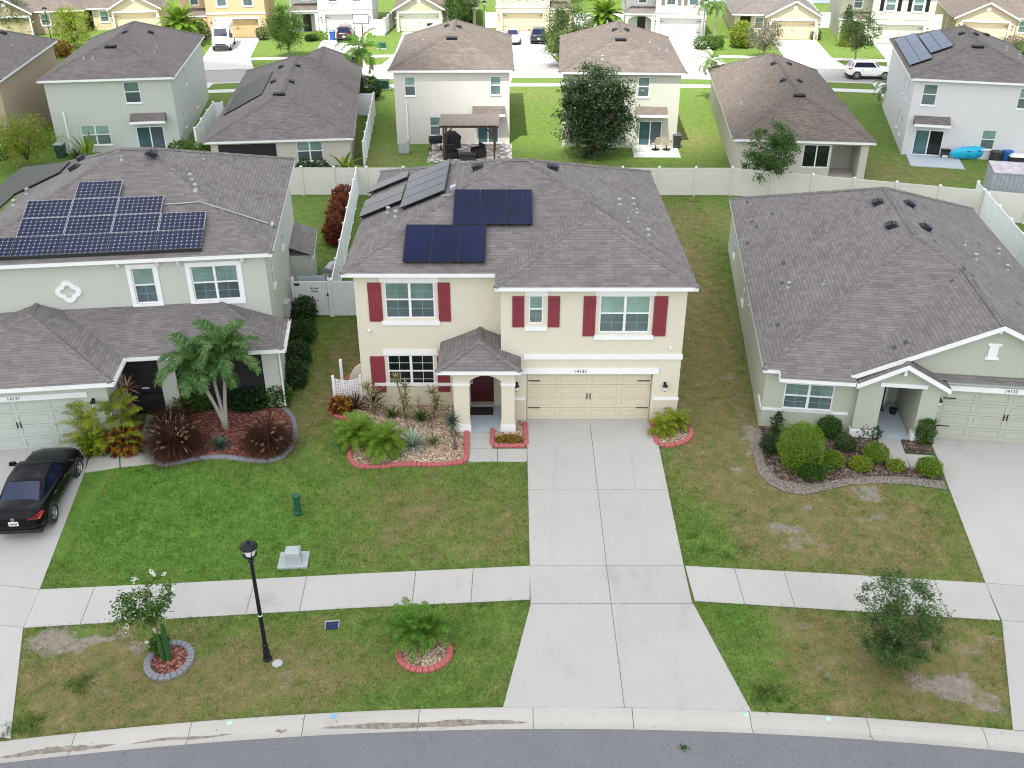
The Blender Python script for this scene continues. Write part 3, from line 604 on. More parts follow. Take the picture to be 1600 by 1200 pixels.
# ------------------------------------------------------------------ the cream house in the middle
def main_house():
    h = House((0, 0, 0), 0, 'house', 'two-storey cream house with red shutters, red front door and navy solar panels')
    XL, XR, YW, YB, ZT, xw = -6.0, 6.45, 1.25, 13.3, 5.8, -0.42
    W = MB()
    up = h.rect(YW, 601.5, 441.3, 679, 497.5); lo = h.rect(YW, 606.6, 554.9, 679, 606.8)
    P0 = (XL, YW); o = lambda r, p: (r[0] - p, r[1] - p, r[2], r[3])
    upo, loo = o(up, XL), o(lo, XL)
    door = (-1.72 - XL, -.68 - XL, .02, 2.08, .3)
    wall_faces(W, P0, (xw, YW), 0, ZT, [upo, loo, door])
    sm = h.rect(0, 826.3, 461.9, 848.8, 506); bg_ = h.rect(0, 936.7, 461.9, 1016, 520)
    smo, bgo = o(sm, xw), o(bg_, xw)
    gd = (.56 - xw, 5.42 - xw, 0, 2.13, .2)
    wall_faces(W, (xw, 0), (XR, 0), 0, ZT, [smo, bgo, gd])
    wall_faces(W, (xw, YW), (xw, 0), 0, ZT); wall_faces(W, (XR, 0), (XR, YB), 0, ZT, [(5, 5.9, 3.6, 4.9)]); wall_faces(W, (XR, YB), (XL, YB), 0, ZT); wall_faces(W, (XL, YB), (XL, YW), 0, ZT)
    W.build('wall', 'cream', h.root)
    fl = ((XL, YW), (xw, YW)); fr = ((xw, 0), (XR, 0))
    window(h, *fl, *upo, units=2, sill=False); window(h, *fl, *loo, units=2, mats=('glass_dark', 'glass_dark'), sill=False)
    window(h, *fr, *smo, sill=False); window(h, *fr, *bgo, units=2, sill=False); window(h, (XR, 0), (XR, YB), 5, 5.9, 3.6, 4.9)
    for q, f, wd in ((upo, fl, .17), (loo, fl, .15), (smo, fr, .15), (bgo, fr, .17)):
        trimbox(h, *f, q[0] - wd, q[1] + wd, q[3] + .02, q[3] + .25, .05)
        if q is not loo: trimbox(h, *f, q[0] - wd, q[1] + wd, q[2] - .27, q[2] - .08, .06)
    for f, yy, px in ((fl, YW, (575.6, 441.3, 597.0, 502)), (fl, YW, (684.6, 441.3, 704.0, 502)), (fl, YW, (580, 556.5, 602.5, 612.6)), (fl, YW, (683.5, 556.5, 703, 612)),
                      (fr, 0, (800.4, 462.6, 819.3, 511)), (fr, 0, (856, 462.6, 874.8, 511)), (fr, 0, (911, 462.6, 930.5, 525)), (fr, 0, (1020.5, 462.6, 1042, 525))):
        r = h.rect(yy, *px); b = f[0][0]; shutter(h, *f, r[0] - b, r[1] - b, r[2], r[3])
    # stucco bands, garage head, address
    bd = h.rect(0, 818, 553.5, 1064, 560.6); trimbox(h, *fr, bd[0] - xw, XR - xw + .04, bd[2], bd[3], .06)
    trimbox(h, *fr, .30 - xw, 5.62 - xw, 2.15, 2.38, .06); m = face_m(*fr)
    text('house_number', '14135', .20, 'black_metal', h.root, m @ Matrix.Translation((2.62 - xw, .062, 2.265)) @ Matrix.Rotation(R(90), 4, 'X'))
    trimbox(h, *fr, 5.5 - xw, XR - xw + .03, .98, 1.09, .05); trimbox(h, *fr, .04, .50 - xw, .98, 1.09, .05)
    trimbox(h, *fr, 5.5 - xw, XR - xw + .016, .0, .978, .018, 'wall_base', 'cream_low'); trimbox(h, *fr, .04, .50 - xw, 0, .978, .018, 'wall_base', 'cream_low')
    trimbox(h, *fl, .5, 3.75, .92, 1.06, .055); trimbox(h, *fl, .0, 3.75, 0, .918, .018, 'wall_base', 'cream_low')
    garage_door(h, *fr, .60 - xw, 5.38 - xw, .015, 2.10, .19)
    for px, py in ((1390 / 2.5806 + 500, 601),):
        p = h.y(px, py, 0); wall_lantern(h, *fr, p.x - xw, p.z)
    p = h.y(807.3, 601, 0); wall_lantern(h, *fr, p.x - xw, p.z)
    p = h.y(1047, 543.5, 0); floodlight(h, *fr, p.x - xw, p.z); p = h.y(577.5, 516, YW); floodlight(h, *fl, p.x - XL, p.z)
    # entry porch: two piers, arch, side walls, floor slab, door
    yp = -.82; F = MB(); f = face_m((-2.22, yp), (.10, yp)); x0, x1 = -1.62, -.40; zs, zt = 2.22, 2.50; L = 2.32
    F.at(f); a0, a1 = x0 + 2.22, x1 + 2.22; n = 14; th = .34
    for sgn, oo in ((1, 0), (-1, -th)):
        F.quad((0, oo, 0), (a0, oo, 0), (a0, oo, zs), (0, oo, zs)); F.quad((a1, oo, 0), (L, oo, 0), (L, oo, zs), (a1, oo, zs))
        F.quad((0, oo, zs), (a0, oo, zs), (a0, oo, 2.75), (0, oo, 2.75)); F.quad((a1, oo, zs), (L, oo, zs), (L, oo, 2.75), (a1, oo, 2.75))
        for i in range(n):
            u, v = i / n, (i + 1) / n; za, zb = (zs + (zt - zs) * math.sin(math.pi * q) ** .7 for q in (u, v)); xa, xb = a0 + (a1 - a0) * u, a0 + (a1 - a0) * v
            F.quad((xa, oo, za), (xb, oo, zb), (xb, oo, 2.75), (xa, oo, 2.75))
            if sgn > 0: F.quad((xa, 0, za), (xa, -th, za), (xb, -th, zb), (xb, 0, zb))
    F.quad((a0, 0, 0), (a0, -th, 0), (a0, -th, zs), (a0, 0, zs)); F.quad((a1, -th, 0), (a1, 0, 0), (a1, 0, zs), (a1, -th, zs)); F.quad((0, 0, 0), (0, 0, 2.75), (0, -th, 2.75), (0, -th, 0)); F.quad((L, 0, 2.75), (L, 0, 0), (L, -th, 0), (L, -th, 2.75))
    po = F.build('porch_arch', 'cream', h.root)
    b = MB(); b.box(-2.2, -1.95, yp + th, YW, 0, 2.75); b.build('porch_wall', 'cream', h.root)
    for a, c in ((-2.26, -1.58), (-.44, .14)):
        b = MB(); b.box(a, c, yp - .04, yp + th + .04, 0, .34); b.build('pier_base', 'white_trim', po)
        b = MB(); b.box(a + .01, c - .01, yp - .035, yp + th + .03, 2.06, 2.18); b.build('pier_band', 'white_trim', po)
    b = MB(); b.box(-1.95, xw - .002, yp + .02, YW - .002, -.12, .012); b.build('porch_floor', 'porch_paint', h.root)
    d = MB().at(face_m(*fl)); a, c = door[0] + .05, door[1] - .05
    d.box(a, c, -.28, -.24, .03, 2.03)
    for r in range(3):
        for k in range(2): d.taper(a + .1 + k * .44, a + .42 + k * .44, -.24, -.225, .18 + r * .63, .66 + r * .63, .95)
    do = d.build('front_door', 'door_red', h.root)
    d = MB().at(face_m(*fl)); d.box(a - .12, a, -.295, .03, .0, 2.08); d.box(c, c + .12, -.295, .03, 0, 2.08); d.box(a - .12, c + .12, -.295, .03, 2.08, 2.2); d.box(a, c, -.3, .03, .0, .03); d.build('door_frame', 'cream_low', do)
    d = MB().at(face_m(*fl)); d.box(a + .05, a + .10, -.24, -.18, .95, 1.1); d.build('handle', 'galvanised', do)
    trimbox(h, *fl, 4.42, door[0] - .14, 1.02, 1.12, .05); trimbox(h, *fl, door[1] + .14, -XL + xw - .01, 1.02, 1.12, .05)
    # roofs
    z = 5.92
    ro = hip_roof(h, -6.4, 6.76, .87, 13.69, z, (-.46, 7.27), (.74, 7.27), 8.36, 'roof_main')
    Pf = Plane(h, (-6.4, .87, z), (6.76, .87, z), (.74, 7.27, 8.36)); Pl = Plane(h, (-6.4, .87, z), (-6.4, 13.69, z), (-.46, 7.27, 8.36)); Pr = Plane(h, (6.76, .87, z), (6.76, 13.69, z), (.74, 7.27, 8.36))
    A, B, ap, zz = (-.62, -.42, z), (6.76, -.42, z), (3.05, 3.27, 7.42), 7.42
    yv = .87 + 6.4 * (zz - z) / (8.36 - z)
    rw = roof_solid(h, [(A, B, ap), (B, (6.76, 5.0, z), (3.05, 5.6, zz), ap), ((-.62, 5.0, z), A, ap, (3.05, 5.6, zz))], 'roof_main', [(A, B), (B, (6.76, 1.0, z)), ((-.62, .86, z), A)], caps=[(A, ap), (B, ap), (ap, (3.05, yv, zz))],
                    soffit=[((-.6, -.39, 5.765), (-.6, 1.3, 5.765), (6.73, 1.3, 5.765), (6.73, -.39, 5.765))])
    pa = [(-2.80, -1.16, 2.87), (.34, -1.16, 2.87), (-1.24, .1, 3.5)]
    roof_solid(h, [(pa[0], pa[1], pa[2]), (pa[1], (.34, 0, 2.87), (-.40, 0, 3.155), (-.40, 1.24, 3.155), (-1.24, 1.24, 3.5), pa[2]), ((-2.80, 1.24, 2.87), pa[0], pa[2], (-1.24, 1.24, 3.5))], 'roof_main', [(pa[0], pa[1]), (pa[1], (.34, -.01, 2.87)), ((-2.8, 1.24, 2.87), pa[0])], name='porch_roof',
               caps=[(pa[0], pa[2]), (pa[1], pa[2]), (pa[2], (-1.24, 1.24, 3.5))], soffit=[((-2.77, -1.13, 2.72), (-2.77, 1.24, 2.72), (.3, 1.24, 2.72), (.3, -1.13, 2.72))])
    c6 = lambda x, y: (500 + x / 2.5806, 230 + y / 2.5806)
    panels(Pf, ro, [c6(543, 183), c6(856, 183), c6(858, 324), c6(536, 324)], 3, 1, 'pv_navy', gap=.01); panels(Pf, ro, [c6(346, 325), c6(672, 325), c6(668, 475), c6(336, 475)], 3, 1, 'pv_navy', gap=.01)
    panels(Pl, ro, [(705, 254.7), (698.7, 302), (628, 330.7), (641.5, 278)], 4, 1, 'pv_grey', gap=.012); panels(Pl, ro, [(636, 297.3), (629.3, 318.7), (562.7, 344.7), (576, 313)], 2, 1, 'pv_grey', gap=.012); panels(Pl, ro, [(642, 272), (639.3, 281.3), (575.3, 307.3), (583, 294)], 1, 1, 'pv_grey', gap=.012)
    roof_vent(Pl, ro, 747, 262); roof_vent(Pr, ro, 863, 262)
    for p in ((607, 332), (619, 338)): roof_vent(Pl, ro, *p, kind='cap')
    for p in ((967, 319), (989, 318), (1012, 367)): roof_vent(Pr, ro, *p, kind='cap')
    for p in ((994.5, 333), (981, 347)): roof_vent(Pr, ro, *p, kind='pipe')
    b = MB(); p, q = Pl.px(690, 308), Pf.px(708, 307); b.tube([p + Vector((0, 0, .07)), q + Vector((0, 0, .07))], .03, 6); p = Pl.px(710, 296); b.at(Pl.m(p)); b.box(-.18, .18, -.12, .12, .02, .16); b.build('junction_box', 'galvanised', ro)
    return h
MAIN = main_house()

# ------------------------------------------------------------------ the sage house on the left
def left_house():
    h = House((-9.41, 2.94, 0), 7.2, 'house', 'two-storey sage green house with white quatrefoil medallion and large silver-framed solar array')
    W = MB(); XR, XL, Y0, Y1 = -.35, -11.75, .35, 12.65; cr4 = lambda x, y: (x / 2.963, 220 + y / 2.963)
    fu = ((XL, Y0), (XR, Y0)); c5 = lambda x, y: (x / 3, 460 + y / 3)
    w1 = h.quad4(Y0, cr4(605, 593), cr4(710, 585), cr4(735, 748), cr4(635, 757)); w2 = h.quad4(Y0, cr4(877, 583), cr4(1097, 572), cr4(1117, 730), cr4(905, 743))
    off = lambda r: (r[0] - XL, r[1] - XL, r[2], r[3])
    wall_faces(W, *fu, 2.6, 5.85, [off(w1), off(w2)]); wall_faces(W, (XR, Y0), (XR, Y1), 0, 5.85, [(1.6, 2.3, 3.6, 4.9), (6, 6.8, 3.6, 4.9)]); wall_faces(W, (XR, Y1), (XL, Y1), 0, 5.85); wall_faces(W, (XL, Y1), (XL, Y0), 0, 5.85)
    # ground floor: screened porch front and garage wing
    yf = -1.85; xg = -6.05; gx0 = -12.3; gy = -3.9
    wall_faces(W, (XR + .3, yf), (XR + .3, Y0), 0, 2.7)
    fg = ((gx0, gy), (xg, gy)); d0 = h.y(128, 695, gy).x
    g = (xg - .95 - 4.9 - gx0, xg - .95 - gx0, 0, 2.13, .16)
    wall_faces(W, *fg, 0, 2.7, [g]); wall_faces(W, (xg, gy), (xg, yf + 1.6), 0, 2.7); wall_faces(W, (gx0, Y0), (gx0, gy), 0, 2.7)
    wall_faces(W, (xg, yf + 1.6), (-4.35, yf + 1.6), 0, 2.7); wall_faces(W, (-4.35, .3), (XR + .3, .3), 0, 2.7)
    W.build('wall', 'sage', h.root)
    garage_door(h, *fg, g[0] + .02, g[1] - .02, .015, 2.1, .15, 'garage_sage'); trimbox(h, *fg, g[0] - .12, g[1] + .25, 2.15, 2.37, .05)
    wall_lantern(h, *fg, g[1] + .42, 1.95)
    p = h.y(21, 620, gy); text('house_number', '14137', .19, 'black_metal', h.root, face_m(*fg) @ Matrix.Translation((p.x - gx0, .052, 2.26)) @ Matrix.Rotation(R(90), 4, 'X'))
    pf = ((xg, yf), (XR + .3, yf)); L = XR + .3 - xg
    b = MB().at(face_m(*pf)); s1, s2 = 1.42, 2.02
    b.box(s1, s2, -.3, 0, 0, 2.72); b.box(L - .62, L - .002, -.3, 0, 0, 2.72); b.box(.002, L - .002, -.28, -.02, 2.5, 2.71); b.build('porch_column', 'sage', h.root)
    for a, c in ((.0, s1), (s2, L - .62)):
        b = MB().at(face_m(*pf)); n = max(1, round((c - a) / 1.3))
        b.quad((a, -.2, 0.02), (c, -.2, 0.02), (c, -.2, 2.5), (a, -.2, 2.5)); so = b.build('screen_panel', 'screen_dark', h.root)
        b = MB().at(face_m(*pf))
        for k in range(n + 1): xx = a + (c - a) * k / n; b.box(max(a, xx - .025), min(c, xx + .025), -.19, -.15, .02, 2.5)
        b.box(a, c, -.192, -.152, .9, .95); b.box(a, c, -.192, -.152, .02, .08); b.build('screen_frame', 'black_metal', so)
    b = MB().at(face_m(*pf)); b.box(.62, .9, -.148, -.135, 1.15, 1.2); b.build('door_plate', 'white_trim', so)
    for w, u in ((w1, 1), (w2, 2)): window(h, *fu, *off(w), units=u, trim=.17)
    for s in (1.6, 6): window(h, (XR, Y0), (XR, Y1), s, s + (.7 if s < 2 else .8), 3.6, 4.9)
    for px in ((553, 600), (735, 590), (830, 585), (1125, 570)):
        p = h.y(*cr4(*px), Y0); b = MB().at(face_m(*fu) @ Matrix.Translation((p.x - XL, 0, 5.42)))
        b.add([(-.06, .003, 0), (.06, .003, 0), (.06, .10, .06), (-.06, .10, .06), (-.06, .003, .32), (.06, .003, .32), (.06, .26, .32), (-.06, .26, .32)], ((0, 1, 2, 3), (4, 7, 6, 5), (0, 3, 7, 4), (1, 5, 6, 2), (3, 2, 6, 7), (0, 4, 5, 1))); b.build('corbel', 'white_trim', h.root)
    p = h.y(*cr4(318, 697), Y0); b = MB().at(face_m(*fu) @ Matrix.Translation((p.x - XL, .003, p.z)) @ Matrix.Rotation(R(90), 4, 'X'))
    def lobe(r, k, n=64): return [((r * (1 + k * abs(math.cos(2 * t)) ** 1.3)) * math.cos(t) * 1.08, (r * (1 + k * abs(math.cos(2 * t)) ** 1.3)) * math.sin(t)) for t in (2 * math.pi * i / n for i in range(n))]
    out, inn = lobe(.36, .30), lobe(.17, .62); n = 64
    b.add([(x, y, 0) for x, y in out] + [(x * .97, y * .97, -.07) for x, y in out] + [(x, y, -.07) for x, y in inn] + [(x, y, 0) for x, y in inn],
          [(k * n + i, k * n + (i + 1) % n, (k + 1) * n + (i + 1) % n, (k + 1) * n + i) for k in range(3) for i in range(n)]); b.build('medallion', 'white_trim', h.root)
    # upper roof and solar array
    z = 5.92
    ro = hip_roof(h, -12.1, 0, 0, 13.05, z, (-6.75, 6.85), (-5.55, 6.85), 8.36, 'roof_left')
    Pf = Plane(h, (-12.1, 0, z), (0, 0, z), (-5.55, 6.85, 8.36)); Pl = Plane(h, (-12.1, 0, z), (-12.1, 13, z), (-6.75, 6.85, 8.36)); Pr = Plane(h, (0, 0, z), (0, 13, z), (-5.55, 6.85, 8.36))
    c = lambda x, y: (x / 6.667, 220 + y / 6.667)
    # columns 1.57 m wide, rows 0.8 m: squared on the roof from the right-hand block
    u0, u1, v0, v1 = panels(Pf, ro, [cr4(553, 268), cr4(957, 342), cr4(942, 512), cr4(505, 530)], 2, 2, 'pv_cells', 'galvanised', skip=((0, 0), (0, 1), (1, 0), (1, 1)))
    q = [Pf.uv(*cr4(*t)) for t in ((957, 342), (748, 350), (722, 522), (942, 512))]
    uw = abs(q[0][0] - q[1][0]); ur = (q[0][0] + q[3][0]) / 2; vb = (q[2][1] + q[3][1]) / 2; vh = abs((q[0][1] + q[1][1]) / 2 - vb) / 2
    uw = (uw + abs(q[3][0] - q[2][0])) / 2
    for k, rows in enumerate((2, 3, 4, 3, 1)):
        M = Pf.m(Pf.a)
        for j in range(rows):
            a, b_, c_, d = ur - (k + 1) * uw + .012, ur - k * uw - .012, vb + j * vh + .012, vb + (j + 1) * vh - .012
            f = MB().at(M); f.box(a, b_, c_, d, .14, .18)
            for uu in (a + .1, b_ - .1):
                for vv in (c_ + .1, d - .1): f.box(uu - .025, uu + .025, vv - .025, vv + .025, 0, .139)
            if j == 0: f.box(a - .01, b_ + .01, c_ - .03, c_ - .004, .03, .185)
            o = f.build('solar_panel', 'galvanised' if j else 'dark_plastic', ro)
            me = bpy.data.meshes.new('cell_face'); e = .02
            me.from_pydata([tuple(M @ Vector(p)) for p in ((a + e, c_ + e, .184), (b_ - e, c_ + e, .184), (b_ - e, d - e, .184), (a + e, d - e, .184))], [], [(0, 1, 2, 3)])
            lay = me.uv_layers.new(name='UVMap')
            for li, uvc in enumerate(((0, 0), (1, 0), (1, 1), (0, 1))): lay.data[li].uv = uvc
            me.materials.append(MATS['pv_cells']); gg = bpy.data.objects.new('cell_face', me); scene.collection.objects.link(gg); gg.parent = o
    poly_panel(Pl, ro, [c(728, 235), c(625, 345), c(160, 570), c(-60, 770), c(-260, 700), c(240, 290)])
    roof_vent(Pl, ro, *c(870, 185)); roof_vent(Pl, ro, *c(785, 285)); roof_vent(Pr, ro, 236, 241)
    for p in ((298, 280), (306, 296)): roof_vent(Pr, ro, *p, kind='cap')
    for p in (c(290, 550), c(155, 670)): roof_vent(Pl, ro, *p, kind='cap')
    roof_vent(Pr, ro, 318, 249, kind='pipe'); roof_vent(Pf, ro, *c(1268, 200), kind='pipe')
    b = MB(); up = Vector((0, 0, .05)); b.tube([Pf.px(256, 321) + up, Pf.px(290, 319) + up, Pf.px(312, 317) + up, Pr.px(322, 320) + up, Pr.px(420, 351) + up], .028, 6); b.at(Pr.m(Pr.px(424, 353))); b.box(-.2, .2, -.06, .06, 0, .12); b.build('conduit', 'galvanised', ro)
    # lower roof over the porch, and the garage hip
    z = 2.86; A, B, C_ = (-12.5, -2.3, z), (.25, -2.3, z), (.25, .34, z); tz = z + 2.64 * .36
    lo = roof_solid(h, [(A, B, (-2.3, .34, tz), (-12.5, .34, tz)), (B, C_, (-.34, .34, z + .22), (-2.3, .34, tz))], 'roof_left', [((-5.7, -2.3, z), B), (B, C_)], name='porch_roof', caps=[(B, (-2.3, .34, tz))], soffit=[((-12.4, -2.27, z - .15), (-12.4, .34, z - .15), (.22, .34, z - .15), (.22, -2.27, z - .15))])
    gr = -5.7; gl = -12.95; xm = (gr + gl) / 2; gy0 = -4.25; gz = z + (gr - xm) * .345
    A, B, ap = (gl, gy0, z), (gr, gy0, z), (xm, gy0 + 3.6, gz)
    roof_solid(h, [(A, B, ap), (B, (gr, .34, z), (xm, .34, gz), ap), ((gl, .34, z), A, ap, (xm, .34, gz))], 'roof_left', [(A, B), (B, (gr, -2.3, z))], name='garage_roof', caps=[(A, ap), (B, ap), (ap, (xm, .34, gz))], soffit=[((gl + .03, gy0 + .03, z - .15), (gl + .03, .3, z - .15), (gr - .03, .3, z - .15), (gr - .03, gy0 + .03, z - .15))])
    def gutter(a, b_):
        m = face_m(a, b_); Lg = math.hypot(b_[0] - a[0], b_[1] - a[1]); g = MB().at(m)
        g.box(-.1, Lg + .1, .016, .026, z - .12, z - .01); g.box(-.1, Lg + .1, .026, .12, z - .125, z - .115); g.box(-.1, Lg + .1, .12, .13, z - .12, z + .0)
        for k in range(int(Lg / .8) + 1): g.box(k * .8, k * .8 + .03, .026, .12, z - .02, z - .008)
        g.build('gutter', 'white_trim', h.root)
    gutter((gl, gy0), (gr, gy0)); gutter((gr, gy0), (gr, -2.32)); gutter((gr + .02, -2.3), (.25, -2.3)); gutter((.25, -2.3), (.25, .34))
    b = MB(); b.tube([(.02, yf - .25, 2.7), (.02, yf - .05, 2.5), (.02, yf - .05, .1)], .045, 6); b.build('downpipe', 'white_trim', h.root)
    # side extension with its own small roof, meters on the side wall
    e0, e1 = 9.0, 12.4
    b = MB(); b.box(XR + .002, XR + .95, e0, e1, 0, 2.25); b.build('side_extension', 'sage', h.root)
    roof_solid(h, [((XR + 1.15, e0 - .2, 2.3), (XR + 1.15, e1 + .2, 2.3), (XR + .02, e1 + .2, 2.75), (XR + .02, e0 - .2, 2.75))], 'roof_left', [((XR + 1.15, e0 - .2, 2.3), (XR + 1.15, e1 + .2, 2.3))], name='extension_roof')
    for py, s in (((4.2), .5), ((4.9), .35)):
        b = MB(); b.box(XR + .003, XR + .22, py, py + s, 1.2, 1.2 + s * 1.3); b.build('meter_box', 'utility_grey', h.root)
    return h
LEFT = left_house()

# ------------------------------------------------------------------ the one-storey olive-sage house on the right
def right_house():
    h = House((9.3, -.65, 0), -7.5, 'house', 'one-storey olive sage house with a gabled garage and a roof of mismatched shingles')
    W = MB(); z = 2.70; sl = .478; XL, XR, YF, YB = .32, 12.9, .28, 19.6; c = lambda x, y: (1130 + x / 4.571, 540 + y / 4.571)
    w = h.quad4(YF, c(447, 265), c(803, 288), c(770, 470), c(418, 447)); ff = ((XL, YF), (XR, YF)); off = lambda r: (r[0] - XL, r[1] - XL, r[2], r[3])
    gd = (6.85 - XL, 11.75 - XL, 0, 2.13, .16)
    wall_faces(W, *ff, 0, z, [off(w), (4.6 - XL, 6.0 - XL, 0, 2.35, 2.6), gd]); wall_faces(W, (XR, YF), (XR, YB), 0, z); wall_faces(W, (XR, YB), (XL, YB), 0, z); wall_faces(W, (XL, YB), (XL, YF), 0, z, [(3.0, 4.0, .9, 2.0), (9, 10, .9, 2.0)])
    # gable wall over porch and garage
    gx0, gx1, gz = 3.35, 13.05, 5.06; xm = (gx0 + gx1) / 2; gyf = .28
    W.poly((gx0 + .2, YF - .001, z - .01), (gx1 - .2, YF - .001, z - .01), (xm, YF - .001, gz - .08)); 
    W.build('wall', 'sage_right', h.root)
    window(h, *ff, *off(w), units=2)
    for s in (3.0, 9.0): window(h, (XL, YB), (XL, YF), s, s + 1, .9, 2.0)
    trimbox(h, *ff, -.05, 3.55 - XL, .80, .90, .05); trimbox(h, *ff, 0, 3.55 - XL, 0, .798, .016, 'wall_base', 'sage_right')
    b = MB(); b.box(XL - .05, XL - .003, YF - .05, YF + 1.0, .8, .9); b.build('trim_band', 'white_trim', h.root)
    # porch: two broad piers in front, recess with the front door, small gable
    yp = -.02
    b = MB(); b.box(3.72, 4.62, yp, YF - .001, 0, 2.45); b.box(5.98, 6.66, yp, YF - .001, 0, 2.45); b.box(4.62, 5.98, yp, YF - .001, 2.3, 2.45)
    b.add([(3.72, yp, 2.45), (6.66, yp, 2.45), (5.19, yp, 3.25), (3.72, YF, 2.45), (6.66, YF, 2.45), (5.19, YF, 3.25)], ((0, 1, 2), (0, 2, 5, 3), (1, 4, 5, 2))); b.build('porch_wall', 'sage_right', h.root)
    b = MB().at(face_m((3.72, yp), (6.66, yp))); b.box(.72, 2.42, .003, .05, 2.30, 2.46); b.build('porch_lintel', 'white_trim', h.root)
    for a, d in ((3.66, 4.68), (5.93, 6.72)):
        b = MB(); b.box(a, d, yp - .05, YF - .01, 0, .36); b.build('pier_base', 'white_trim', h.root)
    b = MB(); b.box(4.62, 5.98, yp - .05, 2.85, -.1, .014); b.build('porch_floor', 'porch_paint', h.root)
    b = MB(); b.box(4.72, 5.5, 2.79, 2.83, .02, 2.1); do = b.build('front_door', 'screen_dark', h.root); b = MB(); b.box(4.64, 4.72, 2.76, 2.84, .02, 2.18); b.box(5.5, 5.58, 2.76, 2.84, .02, 2.18); b.build('door_frame', 'white_trim', do)
    garage_door(h, *ff, gd[0] + .02, gd[1] - .02, .015, 2.1, .15, 'garage_olive'); trimbox(h, *ff, gd[0] - .05, gd[1] + .2, 2.15, 2.37, .05)
    p = h.y(1579, 612.5, YF); text('house_number', '14133', .19, 'black_metal', h.root, face_m(*ff) @ Matrix.Translation((p.x - XL, .052, 2.26)) @ Matrix.Rotation(R(90), 4, 'X'))
    wall_lantern(h, *ff, 6.73 - XL, 1.72)
    # gable vent ornament and bracket
    b = MB().at(face_m(*ff) @ Matrix.Translation((xm - XL - .02, 0, 0))); b.box(-.16, .16, .003, .04, 3.62, 4.08); b.box(-.24, .24, .003, .06, 4.08, 4.18); b.box(-.24, .24, .003, .06, 3.52, 3.62); b.build('gable_ornament', 'white_trim', h.root)
    for xx, zz, yy in ((xm, gz - .42, YF), (5.19, 2.88, yp)):
        b = MB(); b.box(xx - .055, xx + .055, yy - .22, yy - .003, zz - .0, zz + .22); b.build('corbel', 'white_trim', h.root)
    # roofs: long hip with the big garage gable; the eave drops lower over the front window
    rx = 6.6; rz = z + sl * 6.45; A, B, C_, D = (.15, 0, z), (13.05, 0, z), (13.05, 20.1, z), (.15, 20.1, z); P, Q = (rx, 6.9, rz), (rx, 13.2, rz)
    d = .36; E1, E2, E3, E4 = (.74, 0, z), (.74, -d, z - sl * d * .92), (3.5, -d, z - sl * d * .92), (3.5, 0, z)
    ro = roof_solid(h, [(A, B, P), (B, C_, Q, P), (C_, D, Q), (D, A, P, Q), (E1, E2, E3, E4)], 'roof_right', [(A, E1), (E2, E3), (B, C_), (C_, D), (D, A)], caps=[(A, P), (B, P), (P, Q), (C_, Q), (D, Q)],
                    soffit=[((.18, .03, z - .16), (.18, 20, z - .16), (13, 20, z - .16), (13, .03, z - .16)), ((.78, -d + .03, E2[2] - .15), (.78, .3, E2[2] - .15), (3.47, .3, E2[2] - .15), (3.47, -d + .03, E2[2] - .15))])
    m = MB(); m.box(.725, .74, -d, 0, E2[2] - .17, z - .01); m.build('fascia', 'white_trim', ro)
    g0 = -.12; gd_ = 6.9 * (gz - z) / (rz - z) + .25
    gl, grt = (gx0, g0, z + .02), (gx1 + .3, g0, z + .02); ga, gb = (xm, g0, gz), (xm, gd_, gz)
    def gable(l, r, a, bk, nm, mat='roof_right', t=.2):
        lb, rb = (l[0], bk[1], l[2]), (r[0], bk[1], r[2])
        g = roof_solid(h, [(l, a, bk, lb), (a, r, rb, bk)], mat, [], name=nm, caps=[(a, bk)])
        f = MB()
        for p, q in ((l, a), (a, r)):
            p, q = Vector(p), Vector(q); o, i_ = Vector((0, -.02, 0)), Vector((0, .03, 0)); dz = Vector((0, 0, -t)); z0 = Vector((0, 0, -.012))
            f.add([p + o + z0, q + o + z0, q + o + dz, p + o + dz, p + i_ + z0, q + i_ + z0, q + i_ + dz, p + i_ + dz], ((0, 3, 2, 1), (3, 7, 6, 2), (4, 5, 6, 7), (0, 4, 7, 3), (1, 2, 6, 5), (0, 1, 5, 4)))
        for p in (l, r): f.box(min(p[0], p[0] + (.02 if p is r else -.02)), max(p[0], p[0] + (.02 if p is r else -.02)), l[1], l[1] + .4, p[2] - t, p[2] - .012)
        f.build('fascia', 'white_trim', g)
        s = MB(); e = Vector((0, 0, -.14)); s.poly(Vector(l) + e, Vector(a) + e, Vector(a) + e + Vector((0, .5, 0)), Vector(l) + e + Vector((0, .5, 0))); s.poly(Vector(a) + e, Vector(r) + e, Vector(r) + e + Vector((0, .5, 0)), Vector(a) + e + Vector((0, .5, 0))); s.build('soffit', 'white_trim', g)
        return g
    gable(gl, grt, ga, gb, 'gable_roof')
    gable((3.55, -.38, 2.52), (6.86, -.38, 2.52), (5.2, -.38, 3.42), (5.2, .3, 3.42), 'porch_roof')
    Pf = Plane(h, A, B, P); Pl = Plane(h, A, D, P); Pr = Plane(h, B, C_, P)
    c8 = lambda x, y: (1030 + x / 2.4, 280 + y / 2.4)
    for p in ((820, 88), (872, 175)): roof_vent(Pl, ro, *c8(*p))
    for p in ((935, 95), (995, 183)): roof_vent(Pr, ro, *c8(*p))
    roof_vent(Pl, ro, *c8(485, 405), kind='cap'); roof_vent(Pl, ro, *c8(618, 395), kind='pipe')
    for p in ((1185, 300), (1270, 278), (1302, 340)): roof_vent(Pr, ro, *c8(*p), kind='cap')
    roof_vent(Pr, ro, *c8(1146, 248), kind='pipe')
    floodlight(h, (XL, YB), (XL, YF), 12.6, 2.2)
    return h
RIGHT = right_house()
